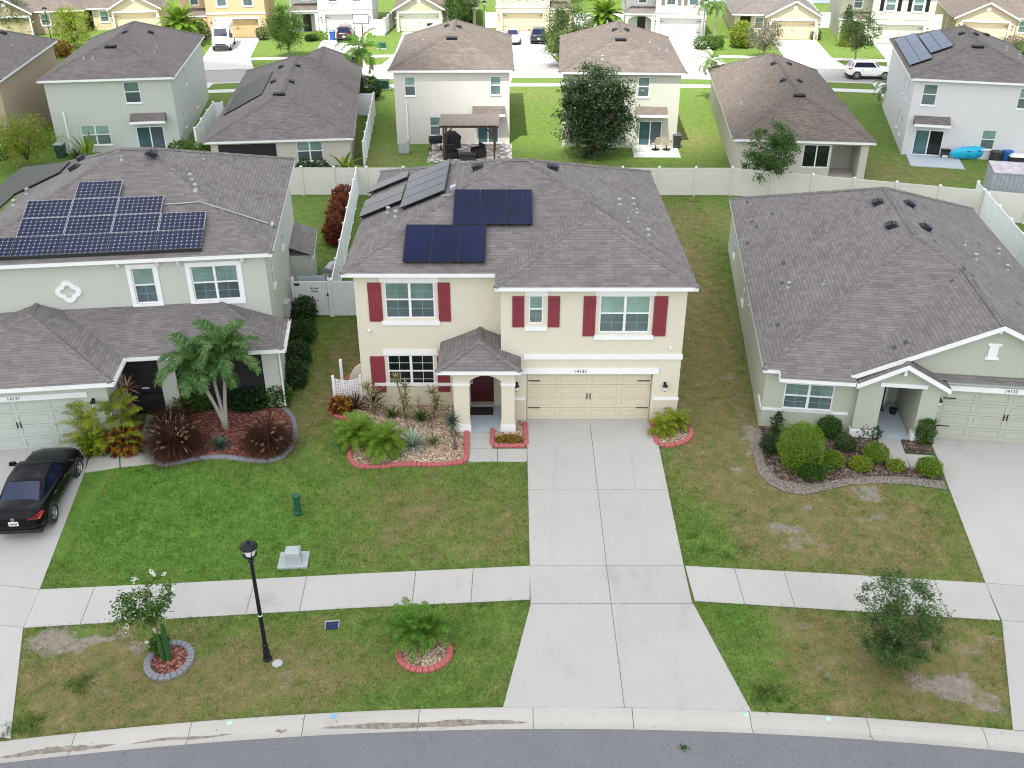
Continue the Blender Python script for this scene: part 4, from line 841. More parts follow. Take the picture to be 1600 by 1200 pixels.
# ------------------------------------------------------------------ the row of houses behind, seen from their back gardens
def canopy(h, p0, p1, s0, s1, z, mat, d=.85):
    m = face_m(p0, p1); o = lambda s, q, zz: tuple(m @ Vector((s, q, zz)))
    r = MB(); A, B, C_, D = o(s0, d, z), o(s1, d, z), o(s1, .003, z + .42), o(s0, .003, z + .42); r.poly(A, B, C_, D); r.poly(o(s0, d, z - .15), A, D, o(s0, .003, z - .15)); r.poly(B, o(s1, d, z - .15), o(s1, .003, z - .15), C_)
    ro = r.build('door_canopy', mat, h.root, uv=True)
    f = MB().at(m); f.box(s0 - .03, s1 + .03, d + .002, d + .03, z - .17, z + .01); f.box(s0, s1, .003, d, z - .165, z - .152); f.build('fascia', 'white_trim', ro)
def back_house(at, rot, x0, x1, dep, ze, rise, label, wall, roof, wins=(), sl=None, can=None, side=(), vents=(), lanai=None, storeys=2, ov=.35, smats=('glass_teal', 'glass_lower')):
    h = House(at, rot, 'house', label)
    W = MB(); a, b, y0, y1 = x0 + ov, x1 - ov, ov, dep - ov; ff = ((a, y0), (b, y0)); zt = ze - .1
    ops = []; wl_ = []
    for (px, u) in wins:
        r = h.rect(y0, *px); q = (r[0] - a, r[1] - a, r[2], r[3]); ops.append(q); wl_.append((q, u))
    so = None
    if sl: r = h.rect(y0, *sl); so = (r[0] - a, r[1] - a, max(.04, r[2]), r[3], .11); ops.append(so)
    if lanai: r = h.rect(y0, *lanai); lo = (r[0] - a, r[1] - a, .02 if storeys == 1 and lanai[3] > 255 else .3, ze - .32, 2.4); ops.append(lo)
    wall_faces(W, *ff, 0, zt, ops)
    rs = [(c, d, e, f) for (w, c, d, e, f) in side if w == 'r']; ls = [(c, d, e, f) for (w, c, d, e, f) in side if w == 'l']
    wall_faces(W, (b, y0), (b, y1), 0, zt, rs); wall_faces(W, (b, y1), (a, y1), 0, zt); wall_faces(W, (a, y1), (a, y0), 0, zt, ls)
    W.build('wall', wall, h.root)
    for q, u in wl_: window(h, *ff, *q, units=u, grid=False)
    for q in rs: window(h, (b, y0), (b, y1), *q, grid=False)
    for q in ls: window(h, (a, y1), (a, y0), *q, grid=False)
    if so: slider(h, *ff, *so[:4], mats=smats)
    if can: r = h.rect(y0 - .8, *can); canopy(h, *ff, r[0] - a, r[1] - a, r[2] + .15, roof)
    w2 = (x1 - x0) / 2; xm = (x0 + x1) / 2
    ro = hip_roof(h, x0, x1, 0, dep, ze, (xm, w2), (xm, dep - w2), ze + rise, roof)
    Pf = Plane(h, (x0, 0, ze), (x1, 0, ze), (xm, w2, ze + rise)); Pl = Plane(h, (x0, 0, ze), (x0, dep, ze), (xm, w2, ze + rise)); Pr = Plane(h, (x1, 0, ze), (x1, dep, ze), (xm, w2, ze + rise))
    for k, px, py, kind in vents: roof_vent({'f': Pf, 'l': Pl, 'r': Pr}[k], ro, px, py, kind)
    h.planes = (Pf, Pl, Pr); h.roof = ro; h.ff = ff; h.dims = (a, b, y0, y1, zt); return h
HB = back_house(G(271.7, 120, 5.3).to_2d().to_tuple() + (0,), 8.5, -9.4, 0, 17.3, 5.3, 1.97, 'two-storey mint green house seen from its back garden behind the silver solar array', 'mint', 'roof_mid',
    wins=(((194, 127.6, 219, 161), 1), ((127.6, 195.7, 172.8, 226.8), 2)), sl=(215, 197.4, 258, 236), can=(201.5, 179.5, 257, 193), side=(('r', 6, 6.6, 3.4, 4.8), ('r', 3, 3.6, .8, 2.1), ('r', 9.5, 10.1, .8, 2.1)),
    vents=(('f', 173, 73, 'slot'), ('l', 197, 51, 'box'), ('r', 235, 51, 'box'), ('f', 131, 92, 'pipe'), ('f', 145, 92, 'pipe'), ('r', 241, 82, 'pipe'), ('r', 245, 75, 'pipe')))
HC = back_house(G(553, 215, 2.6).to_2d().to_tuple() + (0,), 6.5, -9.9, 0, 23, 2.6, 2.1, 'one-storey greige house with a dark pool-heating mat on its roof and a screened lanai', 'greige', 'roof_mid',
    wins=(((464, 221, 504.5, 252), 2),), lanai=(341.5, 224, 432, 247), storeys=1,
    vents=(('f', 436, 147, 'slot'), ('l', 440, 105, 'box'), ('r', 465, 103, 'box'), ('l', 428, 128, 'box'), ('r', 455, 128, 'box'), ('r', 532, 164, 'pipe')))
hip_roof(HC, -6.3, -.02, 13, 26.5, 2.63, (-3.15, 16), (-3.15, 23.4), 4.45, 'roof_mid', name='front_roof')
b = MB(); b.box(-5.9, -.35, 22.6, 26.1, 0, 2.55); b.build('garage_wing', 'greige', HC.root)
poly_panel(HC.planes[1], HC.roof, [(426, 113), (408, 149), (349.6, 181.5), (378, 137.6)])
q = HC.rect(HC.dims[2], 341.5, 224, 432, 247); b = MB(); b.quad((q[0] + .02, HC.dims[2] + .05, .1), (q[1] - .02, HC.dims[2] + .05, .1), (q[1] - .02, HC.dims[2] + .05, 2.28), (q[0] + .02, HC.dims[2] + .05, 2.28)); b.build('screen_panel', 'screen_dark', HC.root)
HD = back_house(G(606, 110, 5.5).to_2d().to_tuple() + (0,), .8, 0, 9.2, 14.6, 5.5, 1.95, 'two-storey off-white house with a timber pergola on its paved patio', 'offwhite', 'roof_tan',
    wins=(((632, 120, 649, 150), 1), ((766, 119, 783, 148.5), 1), ((671.7, 183, 688.6, 212), 1)), sl=(746, 190, 779, 225), can=(738, 168, 789, 182),
    vents=(('f', 706, 60, 'slot'), ('l', 699, 41, 'box'), ('r', 716, 42, 'box'), ('l', 672, 39, 'box'), ('l', 661, 62, 'pipe')))
HE = back_house(G(873, 112, 5.55).to_2d().to_tuple() + (0,), -2.8, 0, 9.2, 14.6, 5.55, 1.95, 'two-storey pale green house half hidden by a broad dark tree in its back garden', 'pale_green', 'roof_tan',
    wins=(((996.7, 120.5, 1015, 152), 1),), sl=(997.4, 189, 1033.5, 228), can=(994, 170.4, 1043.7, 183),
    vents=(('f', 970, 62, 'slot'), ('l', 961, 47, 'box'), ('r', 978, 47, 'box'), ('f', 941, 92, 'cap'), ('r', 1015, 66, 'pipe'), ('r', 1030, 77, 'pipe'), ('r', 1042, 80, 'pipe')))
HF = back_house(G(1145, 217, 2.6).to_2d().to_tuple() + (0,), -6, 0, 9.4, 23.5, 2.6, 2.2, 'one-storey greige house with a long brown roof and a corner porch behind the back fence', 'greige', 'roof_tan',
    wins=(((1195, 222, 1222, 243), 1),), sl=(1254, 226, 1296, 262), lanai=(1298, 227, 1343, 268), storeys=1, smats=('glass_dark', 'glass_dark'),
    vents=(('f', 1249, 149, 'slot'), ('l', 1209, 100, 'box'), ('r', 1232, 100, 'box'), ('l', 1224, 126, 'box'), ('r', 1248, 127, 'box'), ('r', 1270, 121, 'pipe'), ('l', 1158, 163, 'pipe')))
HG = back_house(G(1424, 122, 5.5).to_2d().to_tuple() + (0,), -13.5, 0, 9.5, 16, 5.5, 1.95, 'two-storey pale lilac-white house with blue solar panels on its left roof slope', 'lilac', 'roof_mid',
    wins=(((1441, 131.6, 1464, 164.7), 1), ((1591, 138, 1613, 171), 1), ((1532.5, 203.5, 1555, 234), 1)), sl=(1427, 203, 1472.5, 244), smats=('glass_teal', 'glass_dark'), can=(1430, 183, 1487, 198.5),
    side=(('l', 10.4, 11.0, 3.4, 4.8), ('l', 12.4, 13.0, 3.4, 4.8), ('l', 10.2, 10.8, .8, 2.2), ('l', 12.4, 13.0, .8, 2.2)),
    vents=(('f', 1528, 73, 'slot'), ('l', 1503, 53, 'box'), ('r', 1523, 54, 'box'), ('r', 1540, 55, 'box'), ('r', 1572, 78, 'cap'), ('r', 1592, 90, 'cap')))
panels(HG.planes[1], HG.roof, [(1428.6, 54), (1459, 93), (1423.5, 104.5), (1397, 65.4)], 5, 2, 'pv_blue', 'dark_plastic', gap=.02)
panels(HG.planes[1], HG.roof, [(1469, 49.7), (1491.5, 73.7), (1455.5, 86), (1435, 58.7)], 4, 2, 'pv_blue', 'dark_plastic', gap=.02)
p = HG.y(1424, 203, HG.dims[2]); floodlight(HG, *HG.ff, p.x - HG.dims[0], p.z)
H0 = back_house(G(90, 62, 5.5).to_2d().to_tuple() + (0,), 9, -9.4, 0, 16, 5.5, 1.95, 'two-storey tan house cut by the left edge of the photo, beyond the mint green house', 'tan_wall', 'roof_mid')
mv = Matrix.Rotation(R(9), 3, 'Z') @ Vector((0, -16, 0)); H0.root.location = Vector(H0.root.location) + mv
H0.o = Vector(H0.root.location); H0.lc = H0.inv @ (CAM - H0.o)
Pr0 = Plane(H0, (0, 0, 5.5), (0, 16, 5.5), (-4.7, 4.7, 7.45))
roof_vent(Pr0, H0.roof, 5, 52); roof_vent(Pr0, H0.roof, 19, 60, 'pipe'); roof_vent(Pr0, H0.roof, 18, 71, 'pipe')
for h_, px in ((HB, (99, 175)), (HD, (635, 160))):
    p = h_.y(*px, h_.dims[2]); b = MB(); b.box(p.x - .05, p.x + .05, h_.dims[2] - .1, h_.dims[2] - .003, .3, p.z); b.build('line_cover', 'white_trim', h_.root)

# ------------------------------------------------------------------ the row across the far street, seen from the front
def far_two(px0, px1, py, rot, porch, wp, label, wall, gmat, roof='roof_far', low=None, shut=None, wins=(.22, .66), depth=13, arch=True):
    P, Q = G(px0, py), G(px1, py); w = (Q - P).length; h = House((P.x, P.y), rot, 'house', label); low = low or wall
    a, b = (-wp, w) if porch == 'l' else (0, w + wp); yr = 1.2
    W = MB(); WL = MB(); f = ((0, 0), (w, 0)); gs = (w - 4.88) / 2; win = [(w * k - .1, w * k + .95, 3.55, 4.95) for k in wins]
    wall_faces(WL, *f, 0, 2.7, [(gs, gs + 4.88, 0, 2.13, .36)]); wall_faces(W, *f, 2.7, 5.45, win)
    fr = ((a, yr), (0, yr)) if porch == 'l' else ((w, yr), (b, yr)); dx = wp * .55
    wall_faces(W, *fr, 0, 5.45, [(dx - .5, dx + .5, .02, 2.1, .12), (dx - .45, dx + .45, 3.6, 4.9, .09)])
    for M_, z0, z1 in ((WL, 0, 2.7), (W, 2.7, 5.45)):
        wall_faces(M_, (0, yr if porch == 'l' else depth), (0, 0), z0, z1); wall_faces(M_, (w, 0), (w, yr if porch == 'r' else depth), z0, z1)
    wall_faces(W, (b, yr if porch == 'r' else depth - .5), (b, depth), 0, 5.45); wall_faces(W, (b, depth), (a, depth), 0, 5.45); wall_faces(W, (a, depth), (a, yr if porch == 'l' else depth - .5), 0, 5.45)
    W.build('wall', wall, h.root); WL.build('lower_wall', low, h.root)
    garage_door(h, *f, gs + .01, gs + 4.87, .01, 2.1, .35, gmat); trimbox(h, *f, gs - .14, gs + 5.02, 2.14, 2.34, .05); trimbox(h, *f, gs - .14, gs - .002, 0, 2.138, .04); trimbox(h, *f, gs + 4.882, gs + 5.02, 0, 2.138, .04)
    trimbox(h, *f, -.05, w + .05, 2.68, 2.88, .06)
    for q in win:
        window(h, *f, *q, trim=.12)
        if shut:
            shutter(h, *f, q[0] - .62, q[0] - .2, q[2], q[3], shut); shutter(h, *f, q[1] + .2, q[1] + .62, q[2], q[3], shut)
    for s in (gs - .45, gs + 5.33): wall_lantern(h, *f, s, 1.75)
    window(h, *fr, dx - .45, dx + .45, 3.6, 4.9, trim=.1)
    d = MB().at(face_m(*fr)); d.box(dx - .46, dx + .46, -.1, -.05, .03, 2.05); d.build('front_door', 'screen_dark', h.root)
    # porch roof and front
    x0, x1 = (a - .2, -.004) if porch == 'l' else (w + .004, b + .2); z = 2.62
    roof_solid(h, [((x0, -.1, z), (x1, -.1, z), (x1, yr - .01, z + .62), (x0 + (.8 if porch == 'l' else 0), yr - .01, z + .62)) if porch == 'l' else ((x0, -.1, z), (x1, -.1, z), (x1 - .8, yr - .01, z + .62), (x0, yr - .01, z + .62)), ((x0, yr, z), (x0, -.1, z), (x0 + .8, yr - .01, z + .62)) if porch == 'l' else ((x1, -.1, z), (x1, yr, z), (x1 - .8, yr - .01, z + .62))],
               roof, [((x0, -.1, z), (x1, -.1, z)), (((x0, yr, z), (x0, -.1, z)) if porch == 'l' else ((x1, -.1, z), (x1, yr, z)))], name='porch_roof', soffit=[((x0 + .02, -.08, z - .15), (x0 + .02, yr, z - .15), (x1 - .02, yr, z - .15), (x1 - .02, -.08, z - .15))])
    b_ = MB(); xs = (x0 + .12, x1 - .05); n = 10; pa, pb = xs[0] + .35, xs[1] - .4
    b_.box(xs[0], pa, .0, .28, 0, 2.45); b_.box(pb, xs[1], .0, .28, 0, 2.45)
    if arch:
        for i in range(n):
            u, v = i / n, (i + 1) / n; za, zb = (1.95 + .42 * math.sin(math.pi * q) ** .7 for q in (u, v)); xa, xb = pa + (pb - pa) * u, pa + (pb - pa) * v
            b_.add([(xa, .02, za), (xb, .02, zb), (xb, .02, 2.45), (xa, .02, 2.45), (xa, .26, za), (xb, .26, zb), (xb, .26, 2.45), (xa, .26, 2.45)], ((0, 1, 2, 3), (4, 7, 6, 5), (0, 4, 5, 1)))
    else: b_.box(pa, pb, .02, .26, 2.2, 2.45)
    b_.build('porch_arch', low, h.root)
    hip_roof(h, a - .4, b + .4, -.4, depth + .4, 5.55, ((a + b) / 2 - .4, depth / 2), ((a + b) / 2 + .4, depth / 2), 8.2, roof); return h
def far_one(px0, px1, py, rot, side, ws, label, wall, gmat, roof='roof_far', depth=16, apex=1.75, door=None):
    """gabled garage wing px0..px1 and a set-back front beside it on side 'l' or 'r'"""
    P, Q = G(px0, py), G(px1, py); w = (Q - P).length; h = House((P.x, P.y), rot, 'house', label); yr = 1.6; z = 2.6
    a, b = (-ws, w) if side == 'l' else (0, w + ws); W = MB(); f = ((0, 0), (w, 0)); gs = (w - 4.88) / 2
    wall_faces(W, *f, 0, z, [(gs, gs + 4.88, 0, 2.13, .36)]); W.poly((0, 0, z), (w, 0, z), (w / 2, 0, z + apex - .05))
    fr = ((a, yr), (0, yr)) if side == 'l' else ((w, yr), (b, yr)); L = ws; wn_ = (L * .66, L * .66 + .95, .95, 2.2) if side == 'l' else (L * .16, L * .16 + .95, .95, 2.2); dr = (L * .18, L * .18 + 1.25, .02, 2.3, .9) if side == 'l' else (L * .60, L * .60 + 1.25, .02, 2.3, .9)
    wall_faces(W, *fr, 0, z, [wn_, dr]); wall_faces(W, (0, yr if side == 'l' else depth), (0, 0), 0, z); wall_faces(W, (w, 0), (w, yr if side == 'r' else depth), 0, z)
    wall_faces(W, (b, yr if side == 'r' else depth - .5), (b, depth), 0, z); wall_faces(W, (b, depth), (a, depth), 0, z); wall_faces(W, (a, depth), (a, yr if side == 'l' else depth - .5), 0, z)
    W.build('wall', wall, h.root)
    garage_door(h, *f, gs + .01, gs + 4.87, .01, 2.1, .35, gmat); trimbox(h, *f, gs - .14, gs + 5.02, 2.14, 2.34, .05); trimbox(h, *f, gs - .14, gs - .002, 0, 2.138, .04); trimbox(h, *f, gs + 4.882, gs + 5.02, 0, 2.138, .04)
    for s in (gs - .4, gs + 5.28): wall_lantern(h, *f, s, 1.75)
    window(h, *fr, *wn_, trim=.1)
    d = MB().at(face_m(*fr)); d.box(dr[0] + .05, dr[1] - .05, -.88, -.82, .03, 2.2); d.build('front_door', 'screen_dark', h.root)
    b_ = MB().at(face_m(*f)); b_.box(w / 2 - .22, w / 2 + .22, .003, .05, z + apex - 1.0, z + apex - .62); b_.build('gable_ornament', 'white_trim', h.root)
    A, B, ap, bk = (-.35, -.35, z), (w + .35, -.35, z), (w / 2, -.35, z + apex), (w / 2, depth * .6, z + apex)
    g = roof_solid(h, [(A, ap, bk, (A[0], bk[1], z)), (ap, B, (B[0], bk[1], z), bk)], roof, [], name='gable_roof', caps=[(ap, bk)])
    fb = MB()
    for p, q in ((A, ap), (ap, B)):
        p, q = Vector(p), Vector(q); o, i_ = Vector((0, -.02, 0)), Vector((0, .03, 0)); dz, z0 = Vector((0, 0, -.2)), Vector((0, 0, -.012))
        fb.add([p + o + z0, q + o + z0, q + o + dz, p + o + dz, p + i_ + z0, q + i_ + z0, q + i_ + dz, p + i_ + dz], ((0, 3, 2, 1), (3, 7, 6, 2), (4, 5, 6, 7), (0, 4, 7, 3), (1, 2, 6, 5), (0, 1, 5, 4)))
    fb.build('fascia', 'white_trim', g)
    c, e, y0 = a - .4, b + .4, yr - .45; w2 = (e - c) / 2
    hip_roof(h, c, e, y0, depth + .4, z + .015, ((c + e) / 2, y0 + w2), ((c + e) / 2, max(y0 + w2 + .5, depth + .4 - w2)), z + w2 * .42, roof); return h
F = []
F.append(far_two(328, 417, 61, 8, 'l', 3.0, 'two-storey orange-tan house behind the parked white van', 'orange', 'garage_orange', arch=False))
F.append(far_two(500, 583, 52, 4.2, 'l', 3.4, 'two-storey white house with a grey-shaded garage and a blue bin on its drive', 'white_wall', 'garage_white', arch=False))
F.append(far_two(775, 858, 49, .5, 'r', 2.6, 'two-storey butter-coloured house with a silver car and a dark car on its drive', 'butter', 'garage_far', shut='brown_sash'))
F.append(far_two(1022, 1100, 58, -3.5, 'l', 3.4, 'two-storey white house with an arched porch, right of the clipped feather palm', 'white_wall', 'garage_white', shut='brown_sash', roof='roof_mid'))
F.append(far_two(1354, 1446, 68, -10.5, 'l', 3.2, 'two-storey lime-cream house with plum shutters behind the slim street tree', 'lime', 'garage_lime', shut='black_metal'))
F.append(far_one(178, 250, 50, 12, 'l', 4.4, 'one-storey yellow gabled house left of the round feather palm', 'yellow', 'garage_far'))
F.append(far_one(620, 692, 50, 2, 'r', 4.0, 'one-storey pale olive gabled house behind the roof of the off-white house', 'olive', 'garage_lime'))
F.append(far_one(1196, 1275, 62, -6.5, 'l', 3.6, 'one-storey yellow gabled house beside the round lime bush', 'yellow', 'garage_far', roof='roof_mid'))
F.append(far_one(1488, 1574, 64, -13.5, 'r', 4.2, 'one-storey peach gabled house at the top right corner', 'peach', 'garage_far'))
F.append(far_one(-20, 48, 60, 15, 'r', 5.6, 'one-storey tan gabled house with an arched entry at the top left corner', 'tan_wall', 'garage_far'))
# ------------------------------------------------------------------ ground, roads, kerbs, paths
def setting(o): o['kind'] = 'structure'; return o
def lawn_sheet():
    xs = np.concatenate([np.arange(-240, -40, 10), np.arange(-40, 42, 1.0), np.arange(50, 260, 10)]); ys = np.concatenate([np.arange(-60, -18, 3), np.arange(-18, 2, .25), np.arange(2, 60, 2), np.arange(60, 420, 12)])
    v = []
    for y in ys:
        for x in xs:
            xx = max(-24, min(26, x)); yi = -13.9 - (xx - 1.2) ** 2 / 184
            v.append((x, y, T(x, y) - (.14 if y < yi - .05 else 0)))
    nx = len(xs); f = [(j * nx + i, j * nx + i + 1, (j + 1) * nx + i + 1, (j + 1) * nx + i) for j in range(len(ys) - 1) for i in range(nx - 1)]
    setting(np_mesh('lawn', v, f, 'lawn', smooth=True))
lawn_sheet()
HARD = [[(-2.2, -.84), (-.1, -.84), (-.1, .1), (-2.2, .1)], [(13.6, -1.3), (15.6, -1.6), (15.7, .6), (13.8, .6)]]     # plan outlines where no grass grows
def sheet(mb, c, nx=1, ny=1, dz=.03, skirt=.12, hard=True):
    """a slab over the four plan corners c (counter-clockwise), following the ground"""
    a, b, d, e = (Vector((*p, 0)) for p in c); V = []
    for j in range(ny + 1):
        for i in range(nx + 1):
            u, w = i / nx, j / ny; p = (a * (1 - u) + b * u) * (1 - w) + (e * (1 - u) + d * u) * w; V.append((p.x, p.y, T(p.x, p.y) + dz))
    n = nx + 1; f = [(j * n + i, j * n + i + 1, (j + 1) * n + i + 1, (j + 1) * n + i) for j in range(ny) for i in range(nx)]
    ring = [i for i in range(nx)] + [nx + j * n for j in range(ny)] + [ny * n + nx - i for i in range(nx)] + [(ny - j) * n for j in range(ny)]
    k = len(V); V += [(V[i][0], V[i][1], V[i][2] - skirt) for i in ring]; m = len(ring)
    f += [(ring[(i + 1) % m], ring[i], k + i, k + (i + 1) % m) for i in range(m)]
    mb.add(V, f)
    if hard: HARD.append([tuple(p) for p in c])
g = .0085; paint('joint_fill', (.19, .18, .165), .95, .3, 4); JF = MB()
def row(mb, tl, tr, bl, br, step, dz=.03):
    """a run of slabs between an upper edge tl-tr and a lower edge bl-br"""
    n = max(1, round((Vector(tr) - Vector(tl)).length / step)); L = lambda p, q, t: (p[0] + (q[0] - p[0]) * t, p[1] + (q[1] - p[1]) * t)
    for i in range(n):
        e = g / step; u, v = i / n + (e / n if i else 0), (i + 1) / n - (e / n if i < n - 1 else 0)
        sheet(mb, (L(bl, br, u), L(bl, br, v), L(tl, tr, v), L(tl, tr, u)), 2, 2, dz)
mb = MB()
pL = [((.585, -8.17), (.545, -9.72)), (((-4.93), -8.54), (-4.9, -10.09)), ((-9.8, -8.93), (-9.7, -10.5)), ((-14.80, -9.31), (-14.61, -10.95))]
for (t1, b1), (t0, b0) in zip(pL, pL[1:]): row(mb, t0, t1, b0, b1, 1.58)
pR = [((5.61, -8.18), (5.66, -9.78)), ((10.3, -8.56), (10.2, -10.2)), ((14.97, -9.01), (14.74, -10.63))]
for (t0, b0), (t1, b1) in zip(pR, pR[1:]): row(mb, t0, t1, b0, b1, 1.58)
for q in (pL, pR):
    for (t1, b1), (t0, b0) in zip(q, q[1:]): sheet(JF, (b0, b1, t1, t0) if b0[0] < b1[0] else (b1, b0, t0, t1), 3, 2, .012, .05, False)
sheet(JF, ((.57, -9.92), (5.57, -9.92), (5.57, -.2), (.57, -.2)), 2, 12, .012, .05, False); sheet(JF, ((-.2, -13.9), (6.4, -13.9), (5.57, -9.9), (.57, -9.9)), 2, 6, .012, .05, False); setting(JF.build('joint_filler', 'joint_fill'))
setting(mb.build('pavement', 'pavement'))
mb = MB(); xm = 3.06
for y0, y1 in ((-.14, -4.35), (-4.35, -8.17), (-8.17, -9.9)):
    for a, b in ((.57, xm), (xm, 5.57)): sheet(mb, ((a + g, y1 + g), (b - g, y1 + g), (b - g, y0 - g), (a + g, y0 - g)), 2, 6)
for (a0, a1), (b0, b1) in (((.57, xm), (-.25, xm)), ((xm, 5.6), (xm, 6.49))):
    yk = lambda x: -13.93 - (x - 1.2) ** 2 / 184
    sheet(mb, ((b0 + g, yk(b0)), (b1 - g, yk(b1)), (a1 - g, -9.92), (a0 + g, -9.92)), 3, 6)
sheet(mb, ((.565, -.13), (5.41, -.13), (5.41, .18), (.565, .18)), 1, 1, .012)
setting(mb.build('driveway', 'concrete'))
mb = MB()
def lane(pts, w, sgn, cuts):
    """neighbour's drive: right/left edge points from house to kerb, width to one side"""
    for p, q in zip(pts, pts[1:]):
        o = lambda r: (r[0] + sgn * w, r[1] - sgn * (.135 if sgn < 0 else .13) * w * (1 if sgn < 0 else 1))
        d = Vector((q[0] - p[0], q[1] - p[1])).normalized() * g; p_, q_ = (p[0] + d.x, p[1] + d.y), (q[0] - d.x, q[1] - d.y)
        c = (o(q_), q_, p_, o(p_)) if sgn < 0 else (q_, o(q_), o(p_), p_); sheet(mb, c, 3, 5)
lane([(-16.12, -1.1), (-16.0, -1.75), (-15.57, -3.44), (-14.81, -9.31), (-14.62, -10.95), (-13.18, -15.0)], 5.4, -1, 0)
mb2 = mb; setting(mb.build('driveway', 'concrete')); mb = MB()
lane([(16.07, -.7), (15.98, -1.35), (14.98, -9.01), (14.79, -10.63), (13.29, -14.72)], 5.6, 1, 0); setting(mb.build('driveway', 'concrete'))
# walks
mb = MB(); sheet(mb, ((-1.64, -1.92), (-.74, -1.92), (-.74, -.87), (-1.64, -.87))); sheet(mb, ((-1.62, -2.72), (-.55, -2.72), (-.55, -1.94), (-1.62, -1.94))); sheet(mb, ((-.53, -2.72), (.56, -2.72), (.56, -1.94), (-.53, -1.94))); setting(mb.build('footpath', 'pavement'))
def gp(*pts): return [(G(x, y).x, G(x, y).y) for x, y in pts]
mb = MB(); a = gp((231, 649), (256, 650), (243, 690), (218, 690)); 
sheet(mb, (a[3], a[2], a[1], a[0]), 2, 2); q = gp((132, 739), (187, 731), (186, 708), (141, 714)); sheet(mb, q, 2, 2); q = gp((189, 731), (240, 725), (243, 692), (217, 692), (188, 708)); sheet(mb, (q[0], q[1], q[2], q[4]), 2, 2); setting(mb.build('footpath', 'pavement'))
mb = MB(); q = gp((1386, 729), (1421, 731), (1406, 687), (1370, 684)); sheet(mb, q, 2, 2); q = gp((1423, 731), (1467, 735), (1459, 713), (1414, 710)); sheet(mb, q, 2, 2); setting(mb.build('footpath', 'pavement'))
# kerb with dished gutter, and the road
yin = lambda x: -13.94 - (x - 1.2) ** 2 / 184; yout = lambda x: -14.61 - (x - 1.2) ** 2 / 186
prof = ((0, -.60), (.05, -.59), (.22, -.605), (.36, -.665), (.46, -.71), (.56, -.705), (.66, -.685))
js = [G(px, py).x for px, py in ((116, 1155), (297, 1140), (474, 1130), (654, 1125), (833, 1122), (989, 1122), (1173, 1126), (1358, 1137), (1539, 1150))]
js = [js[0] - 9.2, js[0] - 6.1, js[0] - 3.05] + js + [js[-1] + 3.05, js[-1] + 6.1, js[-1] + 9.2]
mb = MB()
for a, b in zip(js, js[1:]):
    n = 4; V = []; xs = [a + .008 + (b - a - .016) * i / n for i in range(n + 1)]
    for x in xs:
        for d, z in prof: V.append((x, yin(x) + (yout(x) - yin(x)) * d / .66, z))
        V.append((x, yout(x), -.9)); V.append((x, yin(x), -.9))
    m = len(prof) + 2
    mb.add(V, [(i * m + k, i * m + (k + 1) % m, (i + 1) * m + (k + 1) % m, (i + 1) * m + k) for i in range(n) for k in range(m)] + [tuple(range(m))[::-1], tuple(n * m + k for k in range(m))])
setting(mb.build('kerb', 'kerb_concrete'))
xs = np.arange(-40, 42.1, 1.0); v = [(x, yout(max(-26, min(28, x))) + .02, -.692) for x in xs] + [(x, -60, -.692) for x in xs]; n = len(xs)
setting(np_mesh('road', v, [(n + i, n + i + 1, i + 1, i) for i in range(n - 1)], 'asphalt'))
# damp streaks lying in the gutter, surveyors' paint dabs, cut plug of grass on the road
paint('damp', (.22, .195, .165), .5, .45, 7, spec=.2); paint('blue_paint', (.14, .36, .60), .6, .2, 9); paint('green_paint', (.36, .60, .47), .6, .2, 9); paint('sand', (.36, .33, .30), .95, .15, 9)
def streak(px0, px1, py0, py1, w, seed):
    r = random.Random(seed); A, B = G(px0, py0, -.70), G(px1, py1, -.70); n = 26; up, lo = [], []
    for i in range(n + 1):
        t = i / n; x = A.x + (B.x - A.x) * t; c = .44 + .02 * math.sin(t * 9 + seed); wd = w * (math.sin(math.pi * min(1, t * 1.05)) ** .6) * (.65 + .5 * r.random())
        for lst, d in ((up, c - wd / 2), (lo, c + wd / 2)):
            d = max(.28, min(.62, d)); z = np.interp(d, [q[0] for q in prof], [q[1] for q in prof]) + .004; lst.append((x, yin(x) + (yout(x) - yin(x)) * d / .66, z))
    m = MB(); m.add(up + lo, [(n + 1 + i, n + 2 + i, i + 1, i) for i in range(n)]); setting(m.build('damp_streak', 'damp'))
streak(0, 190, 1180, 1160, .17, 1); streak(207, 372, 1158, 1148, .08, 2); streak(430, 450, 1142, 1141, .08, 3); streak(500, 838, 1137, 1125, .19, 4)
for px, py, mt in ((520, 1124, 'blue_paint'), (1164.5, 1114, 'green_paint'), (1293, 1121, 'green_paint'), (358, 1131, 'green_paint')):
    p = G(px, py, -.60); x = p.x; q = MB(); d0, d1 = .06, .20; z = lambda d: np.interp(d, [k[0] for k in prof], [k[1] for k in prof]) + .004
    q.add([(x - .07, yin(x) - d1, z(d1)), (x + .07, yin(x) - d1, z(d1)), (x + .08, yin(x) - d0, z(d0)), (x - .06, yin(x) - d0, z(d0))], ((0, 1, 2, 3),)); setting(q.build('paint_mark', mt))

